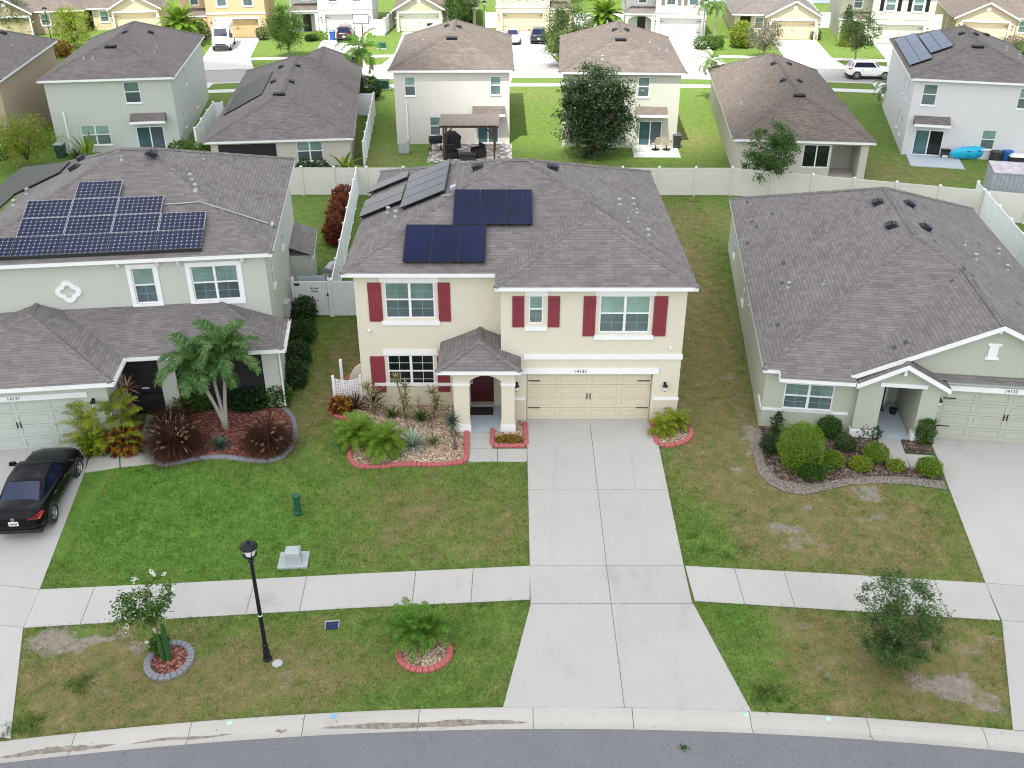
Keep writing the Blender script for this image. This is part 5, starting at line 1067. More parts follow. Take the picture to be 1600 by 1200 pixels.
# ---- far street with its pavements, drives, pond
def strip(pts, mat, name, z, drop=0):
    """pts: list of (x, y_near, y_far)"""
    V = [(x, a, z) for x, a, b in pts] + [(x, b, z) for x, a, b in pts]; n = len(pts); m = MB(); m.add(V, [(i, i + 1, n + i + 1, n + i) for i in range(n - 1)]); setting(m.build(name, mat))
def arc(xs, y0n, y0f, k=380, xc=3): return [(x, y0n - (x - xc) ** 2 / k, y0f - (x - xc) ** 2 / k) for x in xs]
X = list(np.arange(-75, 76, 5.0))
concrete('tyre_mark', (.432, .424, .407))
def mark(pts, w):
    q = [G(*p) for p in pts]; m = MB(); V = []
    for i, p in enumerate(q):
        d = (q[min(i + 1, len(q) - 1)] - q[max(i - 1, 0)]).normalized() * w / 2; V += [(p.x - d.y, p.y + d.x, T(p.x, p.y) + .034), (p.x + d.y, p.y - d.x, T(p.x, p.y) + .034)]
    m.add(V, [(2 * i, 2 * i + 1, 2 * i + 3, 2 * i + 2) for i in range(len(q) - 1)]); setting(m.build('tyre_mark', 'tyre_mark'))
mark([(1018, 952), (1034, 975), (1048, 1005), (1057, 1040), (1061, 1078)], .13); mark([(962, 905), (968, 950), (973, 1000), (978, 1050)], .10); mark([(868, 700), (866, 760), (864, 830), (862, 875)], .16); mark([(985, 700), (993, 760), (1001, 830), (1006, 875)], .16)
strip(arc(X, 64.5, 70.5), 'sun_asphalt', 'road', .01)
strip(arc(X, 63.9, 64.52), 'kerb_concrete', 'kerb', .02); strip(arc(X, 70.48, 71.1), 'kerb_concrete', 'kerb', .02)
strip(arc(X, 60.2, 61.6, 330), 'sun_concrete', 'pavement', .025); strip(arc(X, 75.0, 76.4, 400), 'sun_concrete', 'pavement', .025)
mb = MB()
for h, flip in ((F[0], 0), (F[1], 0), (F[2], 0), (F[3], 0), (F[4], 0), (F[5], 0), (F[6], 0), (F[7], 0), (F[8], 0)):
    m = h.root.matrix_basis if False else Matrix.Translation(h.o) @ Matrix.Rotation(h.r, 4, 'Z'); w = 6.6; L = []
    a, b = m @ Vector((.75, -.02, 0)), m @ Vector((5.75, -.02, 0)); d = (m @ Vector((0, -1, 0)) - m @ Vector((0, 0, 0)))
    yr = lambda x: 70.9 - (x - 3) ** 2 / 380
    ta = (a.y - yr(a.x)) / -d.y; q = [a + d * ta, b + d * ((b.y - yr(b.x)) / -d.y), b, a]
    s = (q[1] - q[0]).normalized() * .9; k = .32
    mb.add([(p.x, p.y, .034) for p in (q[3] + (q[0] - q[3]) * (1 - k), q[2] + (q[1] - q[2]) * (1 - k), b, a)], ((0, 1, 2, 3),)); mb.add([(p.x, p.y, .034) for p in (q[0] - s, q[1] + s, q[2] + (q[1] - q[2]) * (1 - k), q[3] + (q[0] - q[3]) * (1 - k))], ((0, 1, 2, 3),))
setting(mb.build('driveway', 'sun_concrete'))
mb = MB()   # near-side drives of the back row, from their garages to the far street
for h, x0, x1, y0 in ((HB, -6.5, -1.4, 17.0), (HC, -5.6, -.8, 26.1), (HD, 3.6, 8.6, 14.3), (HE, 3.6, 8.6, 14.3), (HF, 3.8, 8.8, 23.2), (HG, 1.0, 6.0, 15.7)):
    m = Matrix.Translation(h.o) @ Matrix.Rotation(h.r, 4, 'Z'); a, b = m @ Vector((x0, y0, 0)), m @ Vector((x1, y0, 0)); d = (m @ Vector((0, 1, 0)) - m @ Vector((0, 0, 0))); yr = lambda x: 64.1 - (x - 3) ** 2 / 380
    q = [a + d * ((yr(a.x) - a.y) / d.y), b + d * ((yr(b.x) - b.y) / d.y)]; s = (q[1] - q[0]).normalized() * .8
    mb.add([(p.x, p.y, .034) for p in (a, b, q[1] + s, q[0] - s)], ((0, 1, 2, 3),))
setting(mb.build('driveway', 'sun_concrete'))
paint('pond_water', (.06, .13, .17), .08, .2, .05)
strip([(14, 118, 175), (30, 116, 175), (60, 112, 175), (100, 104, 175)], 'pond_water', 'pond', .03)
# ---- patios behind
def pad(h, x0, x1, y0, y1, mat, name='patio', z=.05):
    m = Matrix.Translation(h.o) @ Matrix.Rotation(h.r, 4, 'Z'); b = MB(); b.box(x0, x1, y0, y1, -.1, z); o = b.build(name, mat); o.matrix_world = m; setting(o); return o
pad(HD, 2.9, 9.0, -4.6, .34, 'pavers'); pad(HE, 5.6, 9.0, -2.2, .34, 'sun_concrete'); pad(HG, .7, 4.3, -2.6, .34, 'shaded_concrete'); pad(HF, 4.3, 9.0, -.2, .34, 'shaded_concrete'); pad(HB, -4.2, -.6, -2.6, .34, 'shaded_concrete')
pad(LEFT, .8, 2.2, 7.3, 10.2, 'shaded_concrete')
# ---- planting beds
pebbles('sand_soil', ((.22, .195, .165), (.31, .285, .25), (.37, .345, .31), (.41, .385, .35)), 26)
from mathutils.geometry import delaunay_2d_cdt
def inside(x, y, poly):
    c = False; j = len(poly) - 1
    for i in range(len(poly)):
        (xi, yi), (xj, yj) = poly[i], poly[j]
        if (yi > y) != (yj > y) and x < (xj - xi) * (y - yi) / (yj - yi) + xi: c = not c
        j = i
    return c
def bed(pts, mat, name, dz=.045):
    """a planting bed: a sheet over the outline, raised a little and gently uneven"""
    x0, x1 = min(p[0] for p in pts), max(p[0] for p in pts); y0, y1 = min(p[1] for p in pts), max(p[1] for p in pts); P = [Vector(p) for p in pts]; n = len(P)
    for i in range(int((x1 - x0) / .3) + 1):
        for j in range(int((y1 - y0) / .3) + 1):
            q = (x0 + .15 + i * .3, y0 + .15 + j * .3)
            if inside(*q, pts): P.append(Vector(q))
    vv, ee, ff, *_ = delaunay_2d_cdt(P, [(i, (i + 1) % n) for i in range(n)], [], 1, 1e-4)
    b = MB(); b.add([(v.x, v.y, T(v.x, v.y) + dz + .012 * math.sin(v.x * 5.1) * math.sin(v.y * 4.3)) for v in vv], [tuple(f) for f in ff]); o = b.build(name, mat); setting(o); HARD.append([tuple(p) for p in pts]); return o
def edging(path, w, hgt, mat, label, joint=.19, cat='garden edging', closed=False, group=None):
    """moulded kerb round a bed: blocks laid along a smooth path"""
    P = [Vector((*p, 0)) for p in path]; out = []; n = len(P); rng_ = range(n if closed else n - 1)
    for i in rng_:      # Catmull-Rom
        p0, p1, p2, p3 = (P[(i + k) % n] if closed else P[max(0, min(n - 1, i + k))] for k in (-1, 0, 1, 2))
        for t in (k / 10 for k in range(10)): out.append(.5 * ((2 * p1) + (p2 - p0) * t + (2 * p0 - 5 * p1 + 4 * p2 - p3) * t * t + (3 * p1 - p0 - 3 * p2 + p3) * t ** 3))
    out.append(P[0].copy() if closed else P[-1].copy()); S = [0]
    for a, b in zip(out, out[1:]): S.append(S[-1] + (b - a).length)
    def at(s):
        i = max(0, min(len(out) - 2, int(np.searchsorted(S, s)) - 1)); t = (s - S[i]) / max(1e-6, S[i + 1] - S[i]); p = out[i].lerp(out[i + 1], t); d = (out[i + 1] - out[i]).normalized(); return p, Vector((-d.y, d.x, 0))
    m = MB(); s = 0; k = 0
    while s < S[-1] - .03:
        e = min(S[-1], s + joint); (p, a), (q, c) = at(s + .008), at(e - .008); z = lambda r: T(r.x, r.y); h2 = hgt + .004 * ((k * 7) % 3)
        sec = ((-w / 2, -.06), (-w / 2, h2 * .7), (-w * .36, h2), (w * .36, h2), (w / 2, h2 * .7), (w / 2, -.06)); V = [tuple(p + a * o + Vector((0, 0, z(p) + zz))) for o, zz in sec] + [tuple(q + c * o + Vector((0, 0, z(q) + zz))) for o, zz in sec]
        m.add(V, [(i, 6 + i, 6 + i + 1, i + 1) for i in range(5)] + [tuple(range(6)), tuple(range(6, 12))[::-1]]); s = e; k += 1
    return tag(m.build('garden_edging', mat), label, cat, group)
ed = gp((549, 586), (533, 605), (519, 627), (516, 641), (527, 651), (545, 657), (556, 672), (552, 690), (547, 706), (548, 719), (560, 729), (590, 730), (626, 726.5), (680, 727), (712, 724), (727, 719.5), (729.5, 698), (729.5, 674))
edging(ed, .2, .10, 'brick_edge', 'long pink brick-pattern edging round the gravel bed left of the front path')
bed(ed + [(-2.2, -.75), (-2.21, 1.24), (-5.98, 1.24), (-6.02, 1.9)], 'river_gravel', 'gravel_bed')
ed = gp((769.5, 672), (769.5, 688), (770, 697), (778, 697.5), (800, 697.5), (821.5, 697), (821.5, 690), (821.5, 663)); edging(ed, .19, .10, 'brick_edge', 'short U-shaped pink edging between the front path and the garage')
bed([(-.72, -.75), (-.72, -1.75), (.52, -1.75), (.52, -.04), (-.40, -.04), (-.40, -.9)], 'river_gravel', 'gravel_bed')
ed = gp((1018, 662), (1024, 682), (1028, 694), (1046, 697), (1064, 693), (1077, 685), (1080, 676), (1073, 666), (1062, 658)); edging(ed, .19, .10, 'brick_edge', 'curved pink edging round the palm bed right of the garage')
bed(ed + [(6.4, -.02), (5.6, -.02)], 'river_gravel', 'gravel_bed')
ed = gp((240, 722), (250, 728), (275, 725), (305, 718), (345, 715), (385, 719), (420, 722), (446, 712), (459, 690), (461, 668), (455, 650), (444, 640)); edging(ed, .19, .10, 'grey_edge', 'grey moulded edging round the red mulch bed under the triple palm', joint=.55)
m_ = Matrix.Translation(LEFT.o) @ Matrix.Rotation(LEFT.r, 4, 'Z'); L2 = lambda x, y: tuple((m_ @ Vector((x, y, 0))).to_2d())
bed(ed + [L2(.3, -1.8), L2(-4.0, -1.8), *gp((262, 655), (246, 690))], 'red_mulch', 'mulch_bed')
bed(gp((140, 713), (186, 707), (214, 694), (228, 652)) + [L2(-6.0, -3.0), L2(-6.1, -3.85), L2(-7.1, -3.85)], 'red_mulch', 'mulch_bed')
ring = lambda px, py, rx, ry, n=14: [(G(px, py).x + rx * math.cos(2 * math.pi * k / n), G(px, py).y + ry * math.sin(2 * math.pi * k / n)) for k in range(n)]
edging(ring(265, 1033, .60, .66), .2, .10, 'grey_edge', 'round grey ring edging at the foot of the small flowering tree', joint=.16, closed=True); bed(ring(265, 1033, .55, .6), 'red_mulch', 'mulch_bed')
edging(ring(663, 1020, .74, .70), .19, .10, 'brick_edge', 'round pink ring edging of the palm clump on the verge', joint=.17, closed=True); bed(ring(663, 1020, .68, .64), 'river_gravel', 'gravel_bed')
m_ = Matrix.Translation(RIGHT.o) @ Matrix.Rotation(RIGHT.r, 4, 'Z'); R2 = lambda x, y: tuple((m_ @ Vector((x, y, 0))).to_2d())
bed(gp((1184, 668), (1177, 692), (1178, 716), (1185, 740), (1201, 757), (1227, 770), (1258, 774), (1292, 766), (1326, 758), (1372, 755), (1422, 758), (1480, 766), (1474, 752), (1440, 748), (1385, 742), (1330, 744), (1262, 752), (1215, 742), (1198, 715), (1194, 674)), 'sand_soil', 'sand_border', .03)
bed(gp((1188, 674), (1190, 700), (1196, 728), (1217, 750), (1258, 759), (1300, 752), (1345, 746), (1400, 745), (1440, 749), (1474, 752), (1467, 737), (1422, 733), (1385, 730), (1369, 686)) + [R2(3.7, -.1), R2(3.6, .26), R2(.3, .26)], 'brown_mulch', 'mulch_bed')
bed(gp((1408, 688), (1415, 708), (1458, 711), (1452, 690)), 'brown_mulch', 'mulch_bed')
# ------------------------------------------------------------------ the cloud whose shadow lies over the near gardens
def cloud():
    edge = [(-170, 72), (-60, 72), (-40, 69), (-29, 64), (-22, 52), (-17, 36), (-10, 29.5), (-2, 28), (8, 29), (14, 33), (19, 42), (25, 58), (34, 64), (60, 68), (170, 80), (180, -40), (150, -150), (0, -190), (-150, -150), (-190, -30)]
    H = 620.0; off = SUNV * (H / SUNV.z); n = len(edge); cx, cy = 0, -60; mb = MB(); rings = []
    for k, (s, z) in enumerate(((.80, -3), (.95, 2), (1, 8), (.97, 22), (.86, 40), (.66, 55), (.4, 63), (.15, 66))):
        r = random.Random(k); rings.append([(cx + (x - cx) * s + off.x, cy + (y - cy) * s + off.y, H + z + r.uniform(-4, 4) * (k > 2)) for x, y in edge])
    V = [p for r in rings for p in r]; m = len(rings)
    mb.add(V, [(k * n + (i + 1) % n, k * n + i, (k + 1) * n + i, (k + 1) * n + (i + 1) % n) for k in range(m - 1) for i in range(n)] + [tuple(range(n)), tuple(range((m - 1) * n, m * n))[::-1]])
    paint('cloud_white', (.9, .9, .9), 1, .03, .02, spec=0); setting(mb.build('cloud', 'cloud_white', smooth=True))
cloud()
# ------------------------------------------------------------------ fences and gates
def post(root, p, h, mat, w=.127):
    b = MB().at(Matrix.Translation(p)); b.box(-w / 2, w / 2, -w / 2, w / 2, -.05, h + .04); o = b.build('post', mat, root)
    b = MB().at(Matrix.Translation(p)); b.taper(-w * .62, w * .62, -w * .62, w * .62, h + .04, h + .075, 1); b.taper(-w * .5, w * .5, -w * .5, w * .5, h + .075, h + .14, .1); b.build('post_cap', 'white_vinyl', o)
def fence(path, label, mat='white_vinyl', h=1.83, step=2.42, group=None):
    root = empty('privacy_fence', (path[0][0], path[0][1], 0), 0, label, 'fence', group); o = Vector((path[0][0], path[0][1], 0)); first = True
    for a, b in zip(path, path[1:]):
        A, B = Vector((*a, 0)), Vector((*b, 0)); L = (B - A).length; n = max(1, round(L / step))
        for i in range(n):
            p, q = A.lerp(B, i / n), A.lerp(B, (i + 1) / n); p.z, q.z = T(p.x, p.y), T(q.x, q.y)
            if first: post(root, p - o, h, mat); first = False
            post(root, q - o, h, mat)
            m = face_m(p - o, q - o); m[2][3] = p.z; l = (q - p).length; k = MB().at(m); m_ = max(1, round((l - .14) / .165)); w = (l - .14) / m_
            k.box(.07, l - .07, -.022, .022, .05, .19); k.box(.07, l - .07, -.022, .022, h - .14, h)
            for j in range(m_): k.box(.07 + j * w + .003, .07 + (j + 1) * w - .003, -.011, .011, .19, h - .14)
            k.box(.07, l - .07, -.006, .006, .19, h - .14); k.build('panel', mat, root)
    return root
def g2(px, py, z=0): p = G(px, py, z); return (p.x, p.y)
fence([(-24, 27.0), (-13.5, 28.1), (-9.3, 28.05), (14.1, 28.0), (30.6, 22.7), (38, 19)], 'long beige vinyl fence crossing behind the three near houses', 'beige_vinyl')
fence([(-9.95, 27.9), (-8.58, 9.86)], 'white fence running back between the sage house and the cream house')
fence([g2(1529, 285, 1.83), g2(1600, 366, 1.83), (24.5, 3)], 'white stepped fence running forward beside the right-hand house')
fence([(-8.62, 9.72), (-6.03, 9.72)], 'short white fence infill between the gate and the cream house', step=3)
fence([g2(338, 196), g2(310, 240)][::-1] + [g2(352, 196)], 'white fence beside the mint green house, left of the pool-mat roof')
fence([g2(551, 181), g2(586, 181)] + [g2(570, 262)], 'white fence around the right side of the house with the screened lanai')
fence([g2(583, 56), g2(600, 56)], 'white gate-like fence right of the far white house with the blue bin')
fence([g2(602, 54), (G(602, 54).x + 1.5, 112)], 'long white fence running back beyond the far street right of the white house')
fence([g2(758, 44), g2(776, 44)], 'white fence left of the far butter-coloured house')
fence([g2(893, 46), g2(975, 44)], 'white fence between the far butter house and the far arched-porch house')
fence([g2(1281, 44), g2(1304, 44)], 'white fence beside the far yellow house with the lime bush')
fence([g2(1278, 46), (G(1278, 46).x + 3.0, 112)], 'long white fence running back right of the far yellow house')
fence([g2(1447, 48), g2(1478, 47)], 'white fence between the far lime house and the far peach house')
fence([(-60, 117), (60, 121)], 'distant white fence closing the far back gardens')
# gate with notice
gr = empty('garden_gate', (-10.5, 9.72, 0), 0, 'white vinyl gate with a small black and white notice beside the sage house', 'gate')
b = MB(); L = 1.74; b.box(.18, L - .02, -.02, .02, .06, .2); b.box(.18, L - .02, -.02, .02, 1.68, 1.82); b.box(.18, .3, -.02, .02, .2, 1.68); b.box(L - .14, L - .02, -.02, .02, .2, 1.68); b.box(.55, .6, -.018, .018, .2, 1.68)
for j in range(8): b.box(.3 + j * .162 + .003, .3 + (j + 1) * .162 - .003, -.01, .01, .2, 1.68)
b.build('gate_panel', 'white_vinyl', gr)
for x in (.1, L + .06):
    b = MB(); b.box(x - .065, x + .065, -.065, .065, 0, 1.9); q = b.build('post', 'white_vinyl', gr); b = MB(); b.at(Matrix.Translation((x, 0, 1.9))); b.taper(-.07, .07, -.07, .07, 0, .06, 1); b.taper(-.055, .055, -.055, .055, .06, .22, .08); b.build('post_cap', 'white_vinyl', q)
b = MB(); b.box(L - .02, L + .01, -.05, -.03, .05, 1.85); b.box(L - .06, L + .03, -.07, -.05, 1.1, 1.2); b.build('latch', 'black_metal', gr); b = MB(); b.box(.12, .42, -.05, -.022, 1.62, 1.72); b.build('hinge', 'black_metal', gr)
b = MB(); b.box(.92, 1.28, -.026, -.0225, 1.25, 1.53); nt = b.build('notice', 'lamp_white', gr)
b = MB(); b.box(.94, 1.01, -.029, -.0265, 1.44, 1.51); b.box(1.19, 1.26, -.029, -.0265, 1.44, 1.51); b.box(1.04, 1.16, -.029, -.0265, 1.46, 1.49); b.box(.95, 1.06, -.029, -.0265, 1.36, 1.39); b.box(1.02, 1.25, -.029, -.0265, 1.29, 1.325); b.build('notice_print', 'black_metal', nt)
paint('panel_blue', (.50, .56, .62), .4, .04)
b = MB(); b.at(Matrix.Translation((-10.35, 10.6, 0))); b.box(0, 1.35, -.02, .02, .05, 1.75); b.box(0, 1.35, -.035, .035, 1.6, 1.75); b.box(0, .1, -.035, .035, .05, 1.6); b.box(1.25, 1.35, -.035, .035, .05, 1.6); tag(b.build('screen_panel', 'panel_blue'), 'loose white vinyl panel standing just behind the garden gate', 'fence panel')

# ------------------------------------------------------------------ street lamp, pedestals, covers
p = G(418, 1030); d = ray(389, 850); top = (CAM + d * ((p.y - CAM.y) / d.y)).z - p.z
lr = empty('street_lamp', p, 0, 'black post-top street lamp with an acorn lantern on the verge', 'street lamp')
b = MB(); b.lathe([(.135, 0), (.135, .04), (.105, .08), (.095, .34), (.07, .42)], n=12); b.build('base', 'black_metal', lr)
b = MB(); b.lathe([(.06, .40), (.09, .52), (.09, .56), (.062, .60), (.058, 1.6), (.05, top - .62), (.085, top - .58), (.085, top - .54), (.055, top - .5), (.09, top - .44), (.12, top - .4)], n=12); b.build('pole', 'black_metal', lr, smooth=False)
b = MB(); b.lathe([(.061, 1.66), (.061, 1.70)], n=12, cap=False); b.lathe([(.062, 1.66), (.062, 1.70)], n=12); b.build('band', 'lamp_white', lr)
b = MB(); b.lathe([(.13, top - .4), (.19, top - .36), (.20, top - .34)], n=16)
for k in range(6): a = k * math.pi / 3; b.tube([(.135 * math.cos(a), .135 * math.sin(a), top - .39), (.205 * math.cos(a), .205 * math.sin(a), top - .10)], .012, 5)
b.lathe([(.235, top - .11), (.245, top - .09), (.225, top - .04), (.16, top + .01), (.08, top + .035), (.05, top + .05), (.045, top + .09), (.0, top + .11)], n=20); lt = b.build('lantern', 'black_metal', lr, smooth=False)
b = MB(); b.lathe([(.125, top - .40), (.205, top - .105)], n=16, cap=False); b.build('glass_shade', 'lamp_white', lt)
p = G(433.5, 1037); b = MB(); b.at(Matrix.Translation(p)); b.lathe([(.15, -.02), (.15, .025), (.13, .035)], n=18); tag(b.build('access_cover', 'utility_grey'), 'small round pale cover in the grass beside the street lamp', 'cover')
p = G(519, 978); cr_ = empty('meter_cover', p, .1, 'blue square meter lid set in the verge grass', 'cover'); b = MB(); b.box(-.19, .19, -.15, .15, -.02, .035); b.build('lid', 'lid_blue', cr_); b = MB(); b.box(-.21, .21, .15, .19, -.02, .045); b.box(-.21, -.19, -.15, .15, -.02, .04); b.box(.19, .21, -.15, .15, -.02, .04); b.build('rim', 'utility_grey', cr_)
p = G(466, 803); cr_ = empty('utility_pedestal', p, 0, 'green cylindrical utility pedestal on the left lawn', 'utility pedestal'); b = MB(); b.lathe([(.135, 0), (.135, .1), (.115, .12), (.115, .70), (.125, .71)], n=18); b.build('body', 'utility_green', cr_); b = MB(); b.lathe([(.13, .70), (.13, .76), (.12, .80), (.07, .815)], n=18); b.build('lid', 'utility_green', cr_)
p = G(457, 880); ur = empty('utility_box', p + Vector((0, .1, 0)), R(4), 'pale grey utility box on a flat square pad by the pavement', 'utility box')
b = MB(); b.box(-.45, .5, -.38, .42, -.03, .06); b.build('pad', 'utility_grey', ur)
b = MB(); b.box(-.22, .3, -.22, .22, .06, .15); b.add([(-.2, -.2, .15), (.26, -.2, .15), (.26, .2, .15), (-.2, .2, .15), (-.21, -.21, .46), (.27, -.21, .46), (.27, .21, .46), (-.21, .21, .46), (-.15, -.15, .51), (.21, -.15, .51), (.21, .15, .51), (-.15, .15, .51)], [(i + 4 * k, (i + 1) % 4 + 4 * k, (i + 1) % 4 + 4 * k + 4, i + 4 * k + 4) for k in (0, 1) for i in range(4)] + [(8, 9, 10, 11)]); b.build('cabinet', 'utility_grey', ur)
def transformer(px, py, label, s=1.0):
    p = G(px, py); e = empty('transformer_box', p, 0, label, 'utility box'); b = MB(); b.box(-.7 * s, .7 * s, -.55 * s, .55 * s, 0, .1); b.build('pad', 'utility_grey', e); b = MB(); b.box(-.55 * s, .55 * s, -.4 * s, .4 * s, .1, .75 * s); b.taper(-.58 * s, .58 * s, -.43 * s, .43 * s, .75 * s, .85 * s, .94); b.build('cabinet', 'utility_green', e)
transformer(599, 139, 'green transformer cabinet on the near side of the far street beside the off-white house'); transformer(597, 76, 'small green cabinet on the lawn of the far white house', .8)
# trellis, post, curved panel beside the cream house
paint('lattice', (.80, .81, .82), .45, .04)
p = G(545, 628); tr = empty('garden_trellis', p, R(2), 'white fan-topped lattice trellis at the left end of the gravel bed', 'trellis')
b = MB(); n = 11; w = 1.0
for k in range(n + 1):
    x = -w / 2 + w * k / n; hz = 1.12 - .14 * (1 - (2 * k / n - 1) ** 2); b.box(x - .018, x + .018, -.012, .0, .05, hz)
for k in range(12):
    for j in range(n): x = -w / 2 + w * (j + .5) / n; dip = .12 * k / 12 * (1 - (2 * (j + .5) / n - 1) ** 2); zz = .1 + k * .09 - dip; b.box(x - w / n / 2, x + w / n / 2, .0005, .012, zz - .018, zz + .018)
b.build('lattice_panel', 'lattice', tr)
for x in (-.55, .55):
    b = MB(); b.box(x - .045, x + .045, -.045, .045, 0, 1.2); b.taper(x - .055, x + .055, -.055, .055, 1.2, 1.25, .6); b.build('post', 'lattice', tr)
p = G(536, 606); b = MB(); b.at(Matrix.Translation(p)); b.box(-.055, .055, -.055, .055, 0, 1.3); b.taper(-.065, .065, -.065, .065, 1.3, 1.35, .7); tag(b.build('white_post', 'lattice'), 'single tall white post behind the lattice trellis', 'post')
b = MB(); V = []; n = 10
for k in range(n + 1): a = math.pi / 2 * k / n; V.append((-6.08 - .75 * math.cos(a), 2.6, .1 + 1.05 * math.sin(a)))
V += [(-6.03, 2.6, 1.15), (-6.03, 2.6, .1)]; m = len(V); b.add(V + [(x, y + .16, z) for x, y, z in V], [tuple(range(m)), tuple(range(m, 2 * m))[::-1]] + [((i + 1) % m, i, m + i, m + (i + 1) % m) for i in range(m)]); tag(b.build('screen_wall', 'cream'), 'low cream wall with a rounded top against the left side of the cream house', 'wall')

# ------------------------------------------------------------------ vehicles
paint('tyre', (.014, .014, .015), .85, .1); paint('rim_silver', (.55, .56, .58), .25, .1, metal=.8); paint('red_lens', (.30, .008, .012), .12, .2); paint('clear_lens', (.6, .62, .64), .1, .1); paint('chrome', (.7, .7, .72), .12, .05, metal=1)
for nm, c in (('car_black', (.004, .004, .006)), ('car_white', (.78, .79, .80)), ('car_silver', (.42, .44, .47)), ('car_navy', (.012, .018, .035)), ('car_maroon', (.035, .010, .014))): paint(nm, c, .22, .02, coat=.12 if nm == 'car_black' else .7, spec=.12 if nm == 'car_black' else .3)
SED = dict(st=[(-2.33, .66, .46, .60, .70), (-2.24, .80, .30, .80, .96), (-1.85, .885, .24, .90, 1.01), (-1.1, .905, .21, .92, 1.0), (0, .91, .21, .91, .97), (1.0, .905, .21, .88, .95), (1.65, .885, .22, .80, .88), (2.12, .80, .24, .64, .74), (2.32, .62, .36, .5, .58)], cab=(-1.72, 1.10, .78, .95), roof=(-.82, .22, .60, 1.42), wb=1.36, r=.325, hw=.905)
SUV = dict(st=[(-2.22, .74, .48, .70, .86), (-2.12, .86, .34, .98, 1.10), (-1.6, .91, .26, 1.02, 1.10), (-.8, .92, .25, 1.02, 1.09), (.2, .92, .25, 1.00, 1.07), (1.05, .91, .25, .98, 1.05), (1.6, .89, .26, .90, .99), (2.05, .80, .30, .76, .85), (2.22, .64, .40, .6, .68)], cab=(-2.1, 1.02, .80, 1.05), roof=(-1.72, .25, .64, 1.66), wb=1.33, r=.36, hw=.92)
def car(label, col, spec, loc, rz, cat='car', marks=None):
    root = empty('parked_car', loc, rz, label, cat); st = spec['st']; b = MB(); V = []
    for x, w, zl, zb, zt in st:
        half = [(0, zl), (.84 * w, zl), (w * .985, zl + .12), (w, (zl + zb) / 2 + .03), (w * .97, zb), (w * .80, zt), (w * .4, zt + .025), (0, zt + .03)]
        V += [(x, y, z) for y, z in half] + [(x, -y, z) for y, z in half[-2:0:-1]]
    k = 14; m = len(st); b.add(V, [(i * k + j, (i + 1) * k + j, (i + 1) * k + (j + 1) % k, i * k + (j + 1) % k) for i in range(m - 1) for j in range(k)] + [tuple(range(k)), tuple(range((m - 1) * k, m * k))[::-1]])
    body = b.build('body', col, root, smooth=True, sub=2)
    xr, xf, wb_, zb = spec['cab']; rr, rf, wr, zr = spec['roof']; b = MB()
    L0 = [(xr, -wb_ * .92), (xr + .25, -wb_), (xf - .35, -wb_), (xf, -wb_ * .88), (xf, wb_ * .88), (xf - .35, wb_), (xr + .25, wb_), (xr, wb_ * .92)]
    L1 = [(rr, -wr * .94), (rr + .2, -wr), (rf - .2, -wr), (rf, -wr * .92), (rf, wr * .92), (rf - .2, wr), (rr + .2, wr), (rr, wr * .94)]
    lv = [(L0, zb - .06), ([((a[0] * .1 + c[0] * .9), (a[1] * .1 + c[1] * .9)) for a, c in zip(L0, L1)], zb + (zr - zb) * .88), ([(a[0] * .93 + (rr + rf) / 2 * .07, a[1] * .86) for a in L1], zr - .02), ([(a[0] * .55 + (rr + rf) / 2 * .45, a[1] * .5) for a in L1], zr + .012)]
    V = [(x, y, z) for ring, z in lv for x, y in ring]; b.add(V, [(i * 8 + j, i * 8 + (j + 1) % 8, (i + 1) * 8 + (j + 1) % 8, (i + 1) * 8 + j) for i in range(3) for j in range(8)] + [tuple(range(24, 32))]); b.build('roof', col, root, smooth=True)
    def pane(name, a, c, t0=.16, t1=.97, ins=.05):
        """glass between base points a -> c and the roof ring, a little proud of the shell"""
        P = lambda i, t: Vector((*lv[0][0][i], lv[0][1])).lerp(Vector((*lv[1][0][i], lv[1][1])), t)
        q = [P(a, t0), P(c, t0), P(c, t1), P(a, t1)]; ctr = sum(q, Vector()) / 4; nn = (q[1] - q[0]).cross(q[3] - q[0]).normalized() * .012
        h0 = (q[1] - q[0]).normalized() * ins; h1 = (q[2] - q[3]).normalized() * ins
        q = [q[0] + h0, q[1] - h0, q[2] - h1, q[3] + h1]; g = MB(); g.add([p + nn for p in q], ((0, 1, 2, 3),)); return g.build(name, 'glass_car', root)
    pane('rear_window', 7, 0); pane('windshield', 3, 4); 
    for a, c in ((1, 2), (5, 6)):
        pane('side_window', a, c, .2, .95, .08); 
    pane('side_window', 0, 1, .3, .9, .06); pane('side_window', 6, 7, .3, .9, .06); pane('side_window', 2, 3, .24, .9, .06); pane('side_window', 4, 5, .24, .9, .06)
    for sx in (-1, 1):
        for sy in (-1, 1):
            r = spec['r']; c = Matrix.Translation((sx * spec['wb'], sy * (spec['hw'] - .01), r)) @ Matrix.Rotation(R(90 * -sy), 4, 'X')
            g = MB().at(c); g.lathe([(r + .055, -.1), (r + .055, .012), (r + .01, .013)], n=28); g.build('wheel_arch', 'dark_plastic', root)
            g = MB().at(c); g.lathe([(r * .66, .0), (r * .96, .0), (r, -.0), (r, .018), (r * .93, .03), (r * .66, .024)], n=28, cap=False); g.lathe([(r, -.2), (r, -.0)], n=28); wh = g.build('wheel', 'tyre', root)
            g = MB().at(c); g.lathe([(r * .66, .02), (r * .62, .028), (r * .6, .015)], n=28, cap=False); g.lathe([(.07, .015), (.06, .034), (.0, .036)], n=10)
            for k in range(5):
                g.at(c @ Matrix.Rotation(k * 2 * math.pi / 5, 4, 'Z')); g.box(.03, r * .62, -.034, .034, .016, .03)
            g.build('rim', 'rim_silver', wh)
            g = MB().at(c); g.lathe([(r * .6, .0), (r * .6, .0145)], n=20); g.build('brake_shadow', 'tyre', wh)
    x0, x1 = st[0][0], st[-1][0]
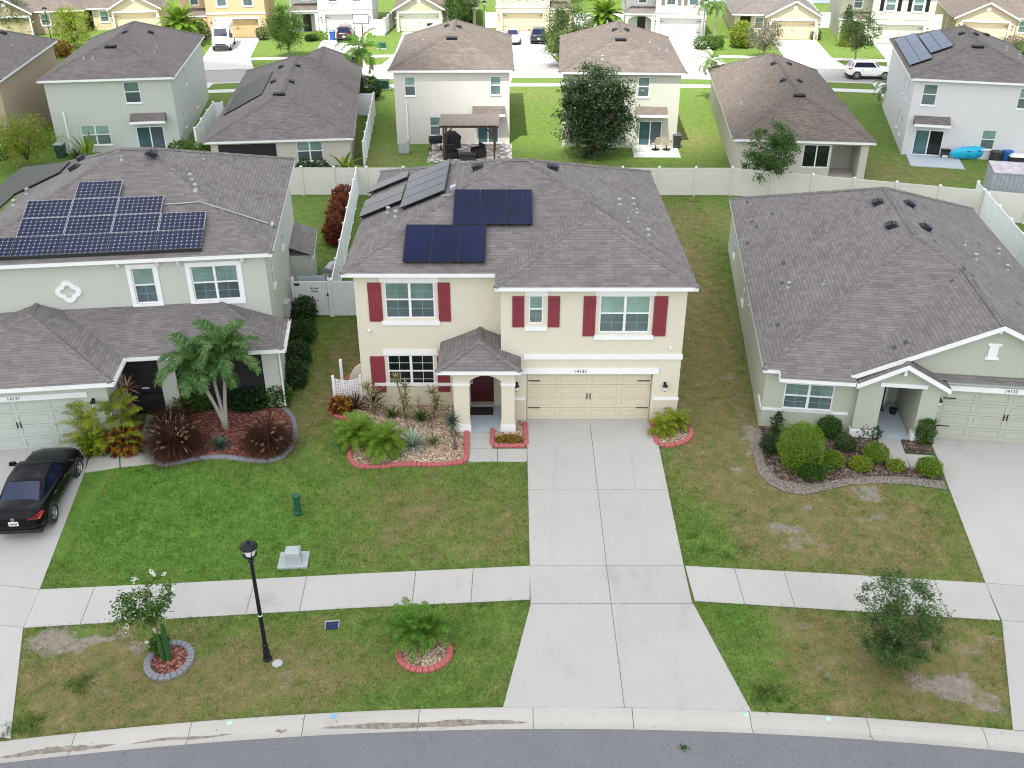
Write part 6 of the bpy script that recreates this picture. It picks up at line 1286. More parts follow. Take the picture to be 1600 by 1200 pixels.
    for sy in (-1, 1):
        zt = st[1][3]; g = MB(); g.add([(x0 + .03, sy * .42, zt - .10), (x0 + .10, sy * .84, zt - .06), (x0 + .42, sy * .905, zt + .02), (x0 + .36, sy * .87, zt + .10), (x0 + .07, sy * .76, zt + .06), (x0 + .01, sy * .46, zt - .02)], ((0, 1, 2, 3, 4, 5) if sy < 0 else (5, 4, 3, 2, 1, 0),)); g.build('tail_light', 'red_lens', root)
        zt = st[-2][3]; g = MB(); g.add([(x1 - .03, sy * .42, zt - .04), (x1 - .16, sy * .80, zt - .04), (x1 - .5, sy * .88, zt + .05), (x1 - .42, sy * .82, zt + .11), (x1 - .08, sy * .52, zt + .04)], ((0, 1, 2, 3, 4) if sy > 0 else (4, 3, 2, 1, 0),)); g.build('headlight', 'clear_lens', root)
        g = MB().at(Matrix.Translation((xf - .42, sy * (spec['hw'] + .10), zb + .1))); g.add([(-.1, -.1, -.05), (.1, -.09, -.04), (.08, .1, -.04), (-.1, .1, -.05), (-.08, -.09, .08), (.05, -.08, .06), (.04, .09, .06), (-.08, .09, .08)], ((0, 3, 2, 1), (4, 5, 6, 7), (0, 1, 5, 4), (2, 3, 7, 6), (0, 4, 7, 3), (1, 2, 6, 5))); g.box(-.02, .02, -sy * .16 - .02, -sy * .09 + .02, -.04, .0); g.build('mirror', col, root)
        for xx in (.12, -.85): g = MB(); g.box(xx - .11, xx + .11, sy * (spec['hw'] - .012) - .012, sy * (spec['hw'] - .012) + .03 * sy + .012, zb - .13, zb - .10); g.build('door_handle', 'chrome', root)
    g = MB(); g.box(x0 - .012, x0 + .03, -.155, .155, st[0][2] + .10, st[0][2] + .25); pl_ = g.build('licence_plate', 'lamp_white', root)
    for k in range(6):
        xx = -.115 + k * .042; g = MB(); g.box(x0 - .016, x0 - .0125, xx, xx + .026, st[0][2] + .14, st[0][2] + .205)
        g.build('plate_character', 'black_metal', pl_)
    g = MB(); g.at(Matrix.Translation((x0 + .02, 0, st[0][2] + .33)) @ Matrix.Rotation(R(-80), 4, 'Y')); g.lathe([(.05, .0), (.058, .014), (.032, .014), (.03, .0)], n=14, cap=False); g.build('badge', 'chrome', root)
    g = MB(); g.box(x0 + .1, x1 - .1, -spec['hw'] * .86, spec['hw'] * .86, .17, .3); g.build('underbody', 'tyre', root)
    return root
a, b_ = G(85, 823), G(126, 736); dv = (b_ - a).normalized(); ctr = (a + b_) / 2 + Vector((-dv.y, dv.x, 0)) * .86
car('black sedan parked nose-in on the left drive', 'car_black', SED, (ctr.x, ctr.y, T(ctr.x, ctr.y) + .035), math.atan2(dv.y, dv.x))
def at_px(px, py, dz=.035): p = G(px, py); return (p.x, p.y, p.z + dz)
car('dark maroon sport utility car on the far white house drive, beside a blue bin', 'car_maroon', SUV, at_px(541, 62), R(90 + 3), 'car')
car('silver sedan facing the street on the far butter house drive', 'car_silver', SED, at_px(801, 66), R(-90))
car('navy sport utility car, rear to the street, on the far butter house drive', 'car_navy', SUV, at_px(841, 65), R(90))
car('white sport utility car parked along the far street', 'car_white', SUV, at_px(1356, 122, .03), R(-4))
# cargo van
vr = empty('cargo_van', at_px(351, 74), R(-90 + 8), 'tall white cargo van parked nose to the street on the orange house drive', 'van')
b = MB(); V = []; S = [(-2.9, .90, .55, 2.45), (-2.8, .97, .42, 2.5), (0, .99, .38, 2.52), (1.1, .99, .38, 2.48), (1.5, .98, .38, 2.25), (2.05, .97, .38, 1.48), (2.15, .96, .38, 1.30), (2.75, .90, .42, 1.12), (2.95, .8, .55, .95)]
for x, w, z0, z1 in S: V += [(x, -w, z0), (x, w, z0), (x, w, z0 + (z1 - z0) * .6), (x, w * .93, z1 - .12), (x, w * .8, z1), (x, -w * .8, z1), (x, -w * .93, z1 - .12), (x, -w, z0 + (z1 - z0) * .6)]
m = len(S); b.add(V, [(i * 8 + j, (i + 1) * 8 + j, (i + 1) * 8 + (j + 1) % 8, i * 8 + (j + 1) % 8) for i in range(m - 1) for j in range(8)] + [tuple(range(8)), tuple(range((m - 1) * 8, m * 8))[::-1]]); b.build('body', 'car_white', vr)
b = MB(); b.add([(2.07, -.72, 1.50), (2.07, .72, 1.50), (1.54, .68, 2.22), (1.54, -.68, 2.22)], ((0, 1, 2, 3),)); o = b.build('windshield', 'glass_car', vr); o.location = (.03, 0, .02)
for sy in (-1, 1):
    b = MB(); b.add([(1.0, sy * 1.0, 1.38), (1.95, sy * .985, 1.38), (1.55, sy * .975, 2.05), (1.0, sy * .985, 2.05)], ((0, 1, 2, 3) if sy < 0 else (3, 2, 1, 0),)); b.build('side_window', 'glass_car', vr)
    b = MB(); b.box(1.75, 1.95, sy * 1.02 - .02, sy * 1.02 + .02 + sy * .2, 1.3, 1.75); b.build('mirror', 'dark_plastic', vr); b = MB(); b.box(2.72, 2.9, sy * .72 - .14, sy * .72 + .14, .92, 1.1); b.build('headlight', 'clear_lens', vr)
    for xx in (-1.75, 1.95):
        c = Matrix.Translation((xx, sy * .98, .35)) @ Matrix.Rotation(R(-90 * sy), 4, 'X'); b = MB().at(c); b.lathe([(.35, -.22), (.35, .02), (.22, .035)], n=20); wh = b.build('wheel', 'tyre', vr); b = MB().at(c); b.lathe([(.2, .03), (.1, .045)], n=14); b.build('rim', 'rim_silver', wh)
b = MB(); b.box(2.85, 3.02, -.84, .84, .38, .68); b.box(2.88, 2.985, -.55, .55, .72, .86); b.build('bumper', 'dark_plastic', vr)

# ------------------------------------------------------------------ things in the back gardens
def ac_unit(px, py, label):
    e = empty('condenser_unit', G(px, py), 0, label, 'air conditioner'); b = MB(); b.box(-.36, .36, -.36, .36, .05, .82)
    for k in range(9): b.box(-.375, .375, -.375, .375, .1 + k * .075, .135 + k * .075)
    b.build('casing', 'utility_grey', e); b = MB(); b.at(Matrix.Translation((0, 0, .82))); b.lathe([(.36, 0), (.36, .05), (.30, .07), (.08, .03)], n=18); b.build('fan_cowl', 'galvanised', e)
ac_unit(632, 239, 'grey air conditioner standing at the left of the off-white house wall')
def bin_(px, py, mat, label, rz=0, lid=None):
    e = empty('wheelie_bin', G(px, py), rz, label, 'bin'); b = MB(); b.add([(-.24, -.28, .05), (.24, -.28, .05), (.24, .28, .05), (-.24, .28, .05), (-.30, -.36, .98), (.30, -.36, .98), (.30, .36, .98), (-.30, .36, .98)], ((3, 2, 1, 0), (0, 1, 5, 4), (1, 2, 6, 5), (2, 3, 7, 6), (3, 0, 4, 7), (4, 5, 6, 7))); b.box(-.28, .28, .36, .42, .88, .94); b.build('body', mat, e)
    b = MB(); b.taper(-.33, .33, -.40, .40, .985, 1.06, .86); b.build('lid', lid or mat, e)
    for s in (-1, 1): b = MB().at(Matrix.Translation((s * .26, .3, .12)) @ Matrix.Rotation(R(90), 4, 'Y')); b.lathe([(.12, -.03), (.12, .03)], n=12); b.build('wheel', 'tyre', e)
paint('bin_blue', (.012, .10, .36), .45, .1); paint('bin_green', (.02, .06, .05), .5, .1); paint('bin_lid', (.32, .38, .42), .5, .1)
bin_(520, 63, 'bin_blue', 'tall blue recycling bin on the drive beside the dark maroon car'); bin_(97, 246, 'bin_green', 'grey-green bin with a pale lid at the corner of the mint green house', lid='bin_lid'); bin_(4, 250, 'bin_green', 'grey-green bin with a pale lid against the tan house at the left edge', lid='bin_lid')
bin_(1056, 231, 'dark_plastic', 'black bin at the right end of the pale green house patio')
# pergola on the pavers of the off-white house
c7 = lambda x, y, z=0: G(600 + x / 7.27, 160 + y / 7.27, z)
A, B = c7(682, 690), c7(1256, 632); D_, C2 = c7(655, 205, 2.45), c7(1285, 200, 2.45); yb = max(D_.y, C2.y) - .25; x0, x1, yf = A.x, B.x, (A.y + B.y) / 2; yb = yf + 2.6
pr = empty('pergola', ((x0 + x1) / 2, (yf + yb) / 2, .05), 0, 'timber pergola with grey slats over the paved patio', 'pergola'); hx, hy = (x1 - x0) / 2, (yb - yf) / 2
for sx in (-1, 1):
    for sy in (-1, 1):
        b = MB(); b.box(sx * hx - .07, sx * hx + .07, sy * hy - .07, sy * hy + .07, 0, 2.3); b.build('post', 'wood', pr); b = MB(); b.tube([(sx * (hx - .08), sy * hy, 1.75), (sx * (hx - .6), sy * hy, 2.28)], .05, 4); b.build('brace', 'wood', pr)
for sy in (-1, 1): b = MB(); b.box(-hx - .3, hx + .3, sy * hy - .04, sy * hy + .04, 2.3, 2.48); b.build('beam', 'wood', pr)
b = MB()
for k in range(15): b.box(-hx - .35, hx + .35, -hy - .35 + k * (2 * hy + .7) / 15, -hy - .35 + (k + .66) * (2 * hy + .7) / 15, 2.54, 2.57)
for k in range(7): x = -hx - .2 + k * (2 * hx + .4) / 6; b.box(x - .03, x + .03, -hy - .4, hy + .4, 2.48, 2.54)
b.build('slat_roof', 'wood_grey', pr)
def armchair(p, rz, label, mat='screen_dark'):
    e = empty('garden_armchair', p, rz, label, 'chair', 'chairs on the paved patio'); b = MB(); b.box(-.38, .38, -.36, .36, .12, .42); b.build('seat', mat, e); b = MB(); b.box(-.38, .38, .26, .40, .42, .9); b.build('backrest', mat, e)
    for s in (-1, 1): b = MB(); b.box(s * .44 - .06, s * .44 + .06, -.38, .40, .02, .62); b.build('armrest', mat, e)
pz = .05
for (x, y, rz, lb) in ((760, 640, 20, 'black garden armchair behind the left front pergola post'), (1072, 620, -60, 'black garden armchair near the right front pergola post')): p = c7(x, y); armchair((p.x, p.y, pz), R(rz), lb)
p = c7(955, 655); e = empty('garden_table', (p.x, p.y, pz), 0, 'low black table between the two garden armchairs under the pergola', 'table'); b = MB(); b.box(-.62, .62, -.38, .38, .34, .42); b.build('table_top', 'screen_dark', e); b = MB(); b.box(-.56, .56, -.32, .32, .04, .34); b.build('base', 'dark_plastic', e)
def covered_grill(p, rz, label, sx=1.0, mat='screen_dark'):
    b = MB().at(Matrix.Translation(p) @ Matrix.Rotation(rz, 4, 'Z')); V = []; lv = ((0, .62, .34), (.45, .60, .32), (.85, .66, .33), (1.02, .5, .30), (1.18, .34, .22), (1.24, .2, .12))
    for k, (z, w, d) in enumerate(lv): V += [((w + .03 * math.sin(5 * a + k)) * sx * math.cos(a) * (1 if abs(math.cos(a)) < .9 else .94), (d + .02 * math.sin(7 * a + k)) * math.sin(a), z) for a in (2 * math.pi * i / 20 for i in range(20))]
    b.add(V, [(k * 20 + i, k * 20 + (i + 1) % 20, (k + 1) * 20 + (i + 1) % 20, (k + 1) * 20 + i) for k in range(len(lv) - 1) for i in range(20)] + [tuple(range(100, 120))]); return tag(b.build('covered_grill', mat, smooth=True), label, 'grill')
p = c7(770, 520); covered_grill((p.x, p.y, pz), 0, 'grill under a loose black cover against the off-white house wall', 1.15)
p = c7(590, 560); e = empty('smoker_grill', (p.x, p.y, pz), R(15), 'black barrel smoker with a wheel at the left of the patio', 'grill'); b = MB().at(Matrix.Translation((0, 0, .85)) @ Matrix.Rotation(R(90), 4, 'Y')); b.lathe([(.05, -.5), (.28, -.46), (.30, -.4), (.30, .4), (.28, .46), (.05, .5)], n=16); b.build('barrel', 'black_metal', e)
for s in (-1, 1):
    b = MB(); b.tube([(s * .35, -.2, .6), (s * .4, -.25, .05)], .025, 6); b.build('leg', 'black_metal', e); b = MB().at(Matrix.Translation((s * .4, .2, .16)) @ Matrix.Rotation(R(90), 4, 'Y')); b.lathe([(.16, -.03), (.16, .03)], n=14); b.build('wheel', 'tyre', e)
b = MB(); b.box(-.5, .5, -.45, -.25, .72, .75); b.build('shelf', 'chrome', e)
# swivel chairs on the pale green house patio
paint('sling_tan', (.50, .42, .32), .8, .1)
for k, (px, rz, lb) in enumerate(((1024, 200, 'tan swivel garden chair right of the sliding door'), (1041, 160, 'tan swivel garden chair beside the black bin'))):
    p = G(px, 235); e = empty('swivel_chair', (p.x, p.y, .05), R(rz), lb, 'chair', 'tan swivel chairs'); b = MB(); b.lathe([(.30, 0), (.30, .04), (.04, .07), (.04, .4)], n=14); b.build('pedestal', 'black_metal', e); b = MB(); b.box(-.26, .26, -.25, .25, .40, .45); b.build('seat', 'sling_tan', e)
    b = MB(); b.add([(-.25, .22, .44), (.25, .22, .44), (.24, .42, 1.05), (-.24, .42, 1.05), (-.25, .26, .44), (.25, .26, .44), (.24, .46, 1.05), (-.24, .46, 1.05)], ((0, 1, 2, 3), (7, 6, 5, 4), (0, 3, 7, 4), (1, 5, 6, 2), (3, 2, 6, 7))); b.build('backrest', 'sling_tan', e); b = MB()
    for s in (-1, 1): b.tube([(s * .28, -.22, .45), (s * .29, -.2, .66), (s * .28, .28, .68)], .02, 6)
    b.build('armrest', 'black_metal', e)
# kayak, drum, cooler, boxes and shed behind the lilac house
paint('kayak_blue', (.012, .40, .62), .35, .08)
p, q = G(1483, 250), G(1553, 247); kr = empty('kayak', ((p.x + q.x) / 2, (p.y + q.y) / 2, .0), math.atan2(q.y - p.y, q.x - p.x), 'turquoise sit-on kayak leaning on the lilac house wall', 'kayak')
b = MB(); V = []; n = 16; Lk = (q - p).length / 2 + .1
for i in range(n + 1):
    t = i / n * 2 - 1; w = .46 * (1 - abs(t) ** 2.6) ** .6 + .015; k = .03 * abs(t) ** 2
    for j in range(10): a = 2 * math.pi * j / 10; V.append((t * Lk, math.sin(a) * .17 * (w / .41) * (1 if math.sin(a) > 0 else 1), .46 + math.cos(a) * w + k))
b.add(V, [(i * 10 + j, i * 10 + (j + 1) % 10, (i + 1) * 10 + (j + 1) % 10, (i + 1) * 10 + j) for i in range(n) for j in range(10)] + [tuple(range(10))[::-1], tuple(range(n * 10, n * 10 + 10))]); hull = b.build('hull', 'kayak_blue', kr, smooth=True)
for x, z in ((-.45, .62), (.35, .62), (-.45, .30), (.3, .3)): b = MB(); b.box(x - .14, x + .14, -.205, -.155, z - .035, z + .035); b.build('seat_recess', 'bin_blue', kr)
def drum(px, py, r, h, mat, label, name='drum'):
    b = MB().at(Matrix.Translation(G(px, py))); b.lathe([(r * .94, 0), (r, .05), (r, h * .33), (r * 1.03, h * .35), (r, h * .37), (r, h * .66), (r * 1.03, h * .68), (r, h * .7), (r, h * .95), (r * .92, h), (r * .3, h + .02)], n=18); tag(b.build(name, mat), label, name)
drum(1554, 252, .42, .75, 'dark_plastic', 'squat black tub right of the turquoise kayak', 'tub'); drum(1571, 252, .38, .8, 'bin_blue', 'blue drum with a tap, right of the black tub')
e = empty('cooler_box', G(1475, 246), R(-13), 'small black and white cooler beside the sliding door of the lilac house', 'cooler'); b = MB(); b.box(-.28, .28, -.25, .25, 0, .5); b.build('body', 'dark_plastic', e); b = MB(); b.box(-.3, .3, -.27, .27, .5, .62); b.build('lid', 'black_metal', e); b = MB(); b.box(-.2, .2, -.27, -.252, .08, .22); b.build('front_panel', 'lamp_white', e)
e = empty('storage_tote', G(1592, 256), R(-13), 'grey storage box with a white lid at the right edge behind the shed', 'storage box'); b = MB(); b.taper(-.7, .7, -.35, .35, 0, .55, 1.06); b.build('body', 'dark_plastic', e); b = MB(); b.taper(-.78, .78, -.42, .42, .55, .68, .8); b.build('lid', 'lamp_white', e)
p = G(1533, 251, 2.15); sr = empty('garden_shed', (p.x, p.y - 2.0, 0), R(-13.5), 'low grey metal shed behind the beige fence at the right edge', 'shed'); paint('shed_metal', (.33, .36, .40), .5, .15, 3); paint('shed_roof', (.42, .40, .43), .6, .25, 2)
b = MB()
for k in range(14): b.box(k * .25 + .006, (k + 1) * .25 - .006, -.02, .03, 0, 1.95)
b.box(.0, 3.5, .03, 2.0, 0, 1.95); b.build('wall', 'shed_metal', sr); b = MB()
for k in range(14): b.add([(k * .25 + .004, -.1, 2.0), ((k + 1) * .25 - .004, -.1, 2.0), ((k + 1) * .25 - .004, 2.1, 2.16), (k * .25 + .004, 2.1, 2.16), (k * .25 + .004, -.1, 1.96), ((k + 1) * .25 - .004, -.1, 1.96), ((k + 1) * .25 - .004, 2.1, 2.1), (k * .25 + .004, 2.1, 2.1)], ((0, 1, 2, 3), (0, 4, 5, 1), (0, 3, 7, 4), (1, 5, 6, 2), (2, 6, 7, 3)))
b.build('roof', 'shed_roof', sr)
# grills and table in the strip between sage and cream houses
covered_grill((-9.2, 11.5, .05), R(80), 'tall grill under a black cover behind the garden gate', .9); p = (-9.25, 13.3, .05)
e = empty('kettle_grill', p, R(80), 'grey hooded grill behind the black covered grill', 'grill'); b = MB(); b.box(-.6, .6, -.28, .28, .1, .85); b.build('cabinet', 'utility_grey', e); b = MB().at(Matrix.Translation((0, 0, .85)) @ Matrix.Rotation(R(90), 4, 'Y')); b.lathe([(.3, -.5), (.34, -.45), (.34, .45), (.3, .5)], n=16); b.build('hood', 'galvanised', e)
e = empty('folding_table', (-10.05, 11.9, .05), 0, 'grey folding table behind the loose white panel', 'table'); b = MB(); b.box(-.4, .4, -.6, .6, .7, .74); b.build('table_top', 'bin_lid', e)
for s in (-1, 1): b = MB(); b.tube([(-.3, s * .5, 0), (.3, s * .5, .7)], .02, 6); b.tube([(.3, s * .5, 0), (-.3, s * .5, .7)], .02, 6); b.build('leg', 'black_metal', e)
# basketball hoop across the street
p = G(568, 74); e = empty('basketball_hoop', p, 0, 'basketball hoop with a white backboard beside the far white house drive', 'basketball hoop'); b = MB(); b.tube([(0, 0, 0), (0, .1, 2.6), (0, -.5, 3.0)], .06, 8); b.build('pole', 'red_lens', e); b = MB(); b.box(-.85, .85, -.62, -.56, 2.6, 3.6); bb = b.build('backboard', 'lamp_white', e); b = MB(); b.box(-.87, .87, -.635, -.55, 3.55, 3.62); b.box(-.87, .87, -.635, -.55, 2.58, 2.65); b.box(-.87, -.8, -.635, -.55, 2.65, 3.55); b.box(.8, .87, -.635, -.55, 2.65, 3.55); b.build('frame', 'dark_plastic', bb)
b = MB().at(Matrix.Translation((0, -.9, 2.85))); b.lathe([(.23, 0), (.26, .015), (.23, .03)], n=14, cap=False); b.build('rim', 'red_lens', e)
for px, py, lb in ((757, 50, 'black post-top lamp left of the far butter house'), (80, 62, 'black post-top lamp in front of the arched entry of the far tan house')):
    p = G(px, py); e = empty('street_lamp', p, 0, lb, 'street lamp'); b = MB(); b.lathe([(.13, 0), (.07, .3), (.055, .6), (.05, 3.0), (.12, 3.1)], n=10); b.build('pole', 'black_metal', e); b = MB(); b.lathe([(.12, 3.1), (.22, 3.36)], n=10, cap=False); b.build('glass_shade', 'lamp_white', e); b = MB(); b.lathe([(.31, 3.35), (.28, 3.45), (.1, 3.55), (.0, 3.62)], n=12); b.build('cap', 'black_metal', e)

p = empty('door_mat', (-1.21, .75, .012), 0, 'dark door mat in front of the red front door', 'door mat'); b = MB(); b.box(-.46, .46, -.3, .3, 0, .015); b.build('mat', 'mat_dark', p)
m_ = Matrix.Translation(RIGHT.o) @ Matrix.Rotation(RIGHT.r, 4, 'Z'); q = m_ @ Vector((5.05, 2.35, .014)); p = empty('door_mat', q, RIGHT.r, 'brown door mat deep in the porch of the right house', 'door mat'); paint('mat_brown', (.16, .085, .045), .95, .3, 30); b = MB(); b.box(-.38, .38, -.24, .24, 0, .015); b.build('mat', 'mat_brown', p)
q = m_ @ Vector((5.72, 2.0, .014)); b = MB().at(Matrix.Translation(q)); b.lathe([(.12, 0), (.15, .22), (.13, .24), (.11, .2)], n=14); tag(b.build('flower_pot', 'screen_dark'), 'small dark pot standing in the porch of the right house', 'pot')
# ------------------------------------------------------------------ plants
def Z(px, py, y): d = ray(px, py); return (CAM + d * ((y - CAM.y) / d.y)).z
leafy('leaf_dark', ((.006, .022, .007), (.012, .040, .012), (.022, .060, .018), (.045, .092, .032)), .22, .4, .2)
leafy('leaf_oak', ((.008, .022, .010), (.016, .042, .015), (.030, .068, .022), (.070, .115, .055)), .2, .3, .35)
leafy('leaf_mid', ((.020, .060, .010), (.038, .098, .016), (.060, .135, .024), (.105, .185, .045)), .3)
leafy('leaf_bright', ((.055, .125, .010), (.11, .215, .016), (.17, .285, .028), (.26, .36, .055)), .35)
leafy('leaf_lime', ((.09, .15, .012), (.16, .24, .02), (.24, .31, .03), (.33, .36, .06)), .35)
leafy('leaf_olive', ((.030, .065, .020), (.055, .095, .032), (.085, .125, .045), (.12, .15, .075)), .3)
leafy('leaf_willow', ((.022, .065, .018), (.042, .105, .028), (.072, .145, .044), (.13, .20, .085)), .3)
leafy('leaf_grey', ((.10, .085, .07), (.17, .15, .13), (.24, .21, .19), (.12, .14, .06)), .2)
leafy('frond_green', ((.034, .115, .012), (.065, .175, .018), (.11, .235, .030), (.18, .30, .055)), .35, .45, .18)
leafy('frond_date', ((.065, .160, .012), (.115, .235, .018), (.175, .30, .028), (.28, .37, .06)), .38, .45, .18)
leafy('frond_yellow', ((.095, .165, .010), (.17, .25, .014), (.27, .32, .025), (.40, .36, .05)), .38, .45, .18)
leafy('frond_coconut', ((.016, .070, .014), (.034, .115, .022), (.070, .165, .036), (.19, .25, .10)), .3, .35, .3)
leafy('frond_dry', ((.16, .11, .05), (.24, .17, .08), (.30, .22, .11)), .25)
leafy('croton', ((.045, .010, .012), (.12, .018, .014), (.30, .09, .02), (.42, .26, .04), (.05, .06, .012)), .25)
leafy('croton_red', ((.045, .008, .010), (.13, .012, .016), (.26, .025, .026), (.06, .06, .014)), .25, .4)
leafy('ti_plant', ((.028, .006, .012), (.06, .010, .018), (.11, .02, .02)), .25); leafy('ti_striped', ((.06, .012, .016), (.30, .10, .09), (.55, .40, .28), (.10, .02, .02)), .25)
leafy('agave_silver', ((.20, .27, .20), (.32, .40, .31), (.46, .53, .43), (.13, .20, .13)), .1, .5); leafy('agave_green', ((.035, .075, .018), (.07, .125, .03), (.12, .18, .06)), .15); leafy('agave_blue', ((.016, .065, .045), (.028, .10, .07), (.055, .15, .11)), .12)
leafy('agave_striped', ((.05, .09, .02), (.20, .24, .07), (.40, .40, .20), (.06, .10, .03)), .15); leafy('dracaena', ((.08, .12, .04), (.17, .20, .08), (.30, .29, .15), (.40, .34, .20), (.22, .15, .07)), .25); leafy('yucca_blue', ((.04, .08, .06), (.08, .13, .10), (.15, .21, .16)), .15)
leafy('fountain_grass', ((.020, .008, .008), (.040, .014, .012), (.075, .030, .022), (.13, .06, .04)), .25); leafy('plume', ((.20, .115, .08), (.32, .20, .14), (.45, .31, .23)), .3); leafy('bloom_white', ((.75, .75, .72), (.85, .85, .82)), .3); leafy('ground_orange', ((.20, .10, .02), (.32, .19, .04), (.16, .14, .03)), .2); leafy('banana', ((.06, .13, .012), (.12, .20, .02), (.24, .26, .04), (.38, .24, .06)), .4)
class LF:
    """collects separate leaf faces"""
    def __init__(s, seed=0): s.v, s.f, s.r = [], [], np.random.default_rng(seed); s.n = 0
    def quads(s, q):
        q = np.asarray(q, dtype=np.float32).reshape(-1, 4, 3); k = len(q); s.v.append(q.reshape(-1, 3)); s.f.append(np.arange(s.n, s.n + 4 * k).reshape(-1, 4)); s.n += 4 * k
    def leaves(s, c, size, wid=.45, up=.25, out=None):
        """rhombic leaves at points c, facing every way with a tendency up or outward"""
        n = len(c); d = s.r.normal(size=(n, 3)); d[:, 2] = d[:, 2] * .6 - .1
        if out is not None: d += out * .9
        d /= np.linalg.norm(d, axis=1, keepdims=True) + 1e-6; nn = s.r.normal(size=(n, 3)); nn[:, 2] += up * 3; e = np.cross(d, nn); e /= np.linalg.norm(e, axis=1, keepdims=True) + 1e-6
        L = (size * s.r.uniform(.6, 1.3, n))[:, None]; dr = np.zeros((n, 3)); dr[:, 2] = -.12
        s.quads(np.stack([c, c + d * L * .5 + e * L * wid * .5, c + (d + dr) * L, c + d * L * .5 - e * L * wid * .5], 1))
    def strap(s, p, az, el, L, w, droop=.6, seg=4, tipw=.08, fold=0):
        """one long leaf arching from p, as a joined strip"""
        P = []; q = np.array(p, float); e = el
        for i in range(seg + 1):
            t = i / seg; ww = w * (tipw + (1 - tipw) * (1 - t) ** .7 * (.55 + .9 * t if t < .5 else 1)); sd = np.array((-math.sin(az), math.cos(az), 0)) * ww / 2; P.append((q - sd, q + sd)); q = q + np.array((math.cos(az) * math.cos(e), math.sin(az) * math.cos(e), math.sin(e))) * L / seg; e -= droop / seg
        v = np.array([x for pr in P for x in pr], dtype=np.float32); k = s.n; s.v.append(v); s.f.append(np.array([(k + 2 * i, k + 2 * i + 1, k + 2 * i + 3, k + 2 * i + 2) for i in range(seg)])); s.n += len(v)
    def frond(s, p, az, el, L, droop, ll, n=26, lw=.035, vee=.5, sag=.3, bare=.14):
        """feather leaf: arching rachis with leaflets on both sides"""
        m = 14; q = np.array(p, float); e = el; pts = []
        for i in range(m + 1):
            pts.append(q.copy()); q = q + np.array((math.cos(az) * math.cos(e), math.sin(az) * math.cos(e), math.sin(e))) * L / m; e -= droop / m * (1.5 * i / m + .25)
        pts = np.array(pts); sd = np.array((-math.sin(az), math.cos(az), 0)); Q = []
        for i in range(m):
            w = .022 * (1 - i / m) + .004; Q.append((pts[i] - sd * w, pts[i] + sd * w, pts[i + 1] + sd * w * .9, pts[i + 1] - sd * w * .9))
        for k in range(n):
            t = bare + (1 - bare) * (k + .5) / n; x = t * m; i = min(m - 1, int(x)); c = pts[i] + (pts[i + 1] - pts[i]) * (x - i); T_ = pts[i + 1] - pts[i]; T_ /= np.linalg.norm(T_); up = np.cross(T_, sd) * -1
            if up[2] < 0: up = -up
            l = ll * (math.sin(math.pi * (.12 + .85 * t)) ** .6) * s.r.uniform(.85, 1.12)
            for g_ in (-1, 1):
                d = sd * g_ * .85 + T_ * (.45 + .35 * t) + up * vee * s.r.uniform(.3, 1.1); d /= np.linalg.norm(d); d2 = d + np.array((0, 0, -sag * s.r.uniform(.5, 1.6))); d2 /= np.linalg.norm(d2)
                wv = T_ * lw / 2; a = c + d * l * .5; Q.append((c - wv * .6, c + wv * .6, a + wv, a - wv)); b_ = a + d2 * l * .5; Q.append((a - wv, a + wv, b_ + wv * .15, b_ - wv * .15))
        s.quads(Q)
    def build(s, name, mat, parent=None, loc=None): return np_mesh(name, np.concatenate(s.v), np.concatenate(s.f), mat, parent, loc)
def crown_points(r, rx, ry, rz, clumps, per, cr, shell=.55, flat=0.0):
    """leaf points in clumps through an ellipsoid; clumps leave gaps and an uneven edge"""
    d = r.normal(size=(clumps, 3)); d /= np.linalg.norm(d, axis=1, keepdims=True); rad = (shell + (1 - shell) * r.random(clumps) ** .6) * r.uniform(.82, 1.1, clumps); c = d * rad[:, None] * np.array((rx, ry, rz))
    if flat: c[:, 2] = np.where(c[:, 2] < 0, c[:, 2] * (1 - flat), c[:, 2])
    s = cr * r.uniform(.6, 1.35, clumps); p = np.repeat(c, per, 0) + r.normal(size=(clumps * per, 3)) * np.repeat(s, per)[:, None] * np.array((1, 1, .72)); return c, p
def trunk_mesh(root, base_r, h, tips, mat='bark', name='trunk', lean=(0, 0)):
    b = MB(); top = Vector((lean[0], lean[1], h)); mid = top * .5 + Vector((.03, -.02, 0)); b.tube([(0, 0, -.1), (0, 0, .06), mid, top], [base_r * 1.5, base_r * 1.1, base_r * .9, base_r * .75], 8)
    for t in tips:
        t = Vector(t); k = top.lerp(t, .5) + Vector((0, 0, .12)); b.tube([top - Vector((0, 0, .1)), k, t], [base_r * .55, base_r * .36, base_r * .12], 5)
    return b.build(name, mat, root, smooth=True)
def tree(kind, label, p, h, rx, ry, rz, cz, clumps, per, cr, leaf, mat, tr=.09, th=None, seed=1, cat='tree', group=None, off=(0, 0), shell=.5, limbs=10, wid=.45, flat=0):
    root = empty(kind, p, 0, label, cat, group); r = np.random.default_rng(seed); c, pts = crown_points(r, rx, ry, rz, clumps, per, cr, shell, flat); o = np.array((off[0], off[1], cz)); pts = pts + o; c = c + o; pts = pts[pts[:, 2] > .12]
    tips = [tuple(c[i] * .9 + o * .1) for i in r.choice(len(c), min(limbs, len(c)), replace=False)]; trunk_mesh(root, tr, th or max(.3, cz - rz * .7), tips, lean=(off[0] * .5, off[1] * .5))
    L = LF(seed); out = pts - o; out = out / (np.linalg.norm(out, axis=1, keepdims=True) + 1e-6); L.leaves(pts, leaf, wid, .3, out * .6); L.build('crown', mat, root); return root
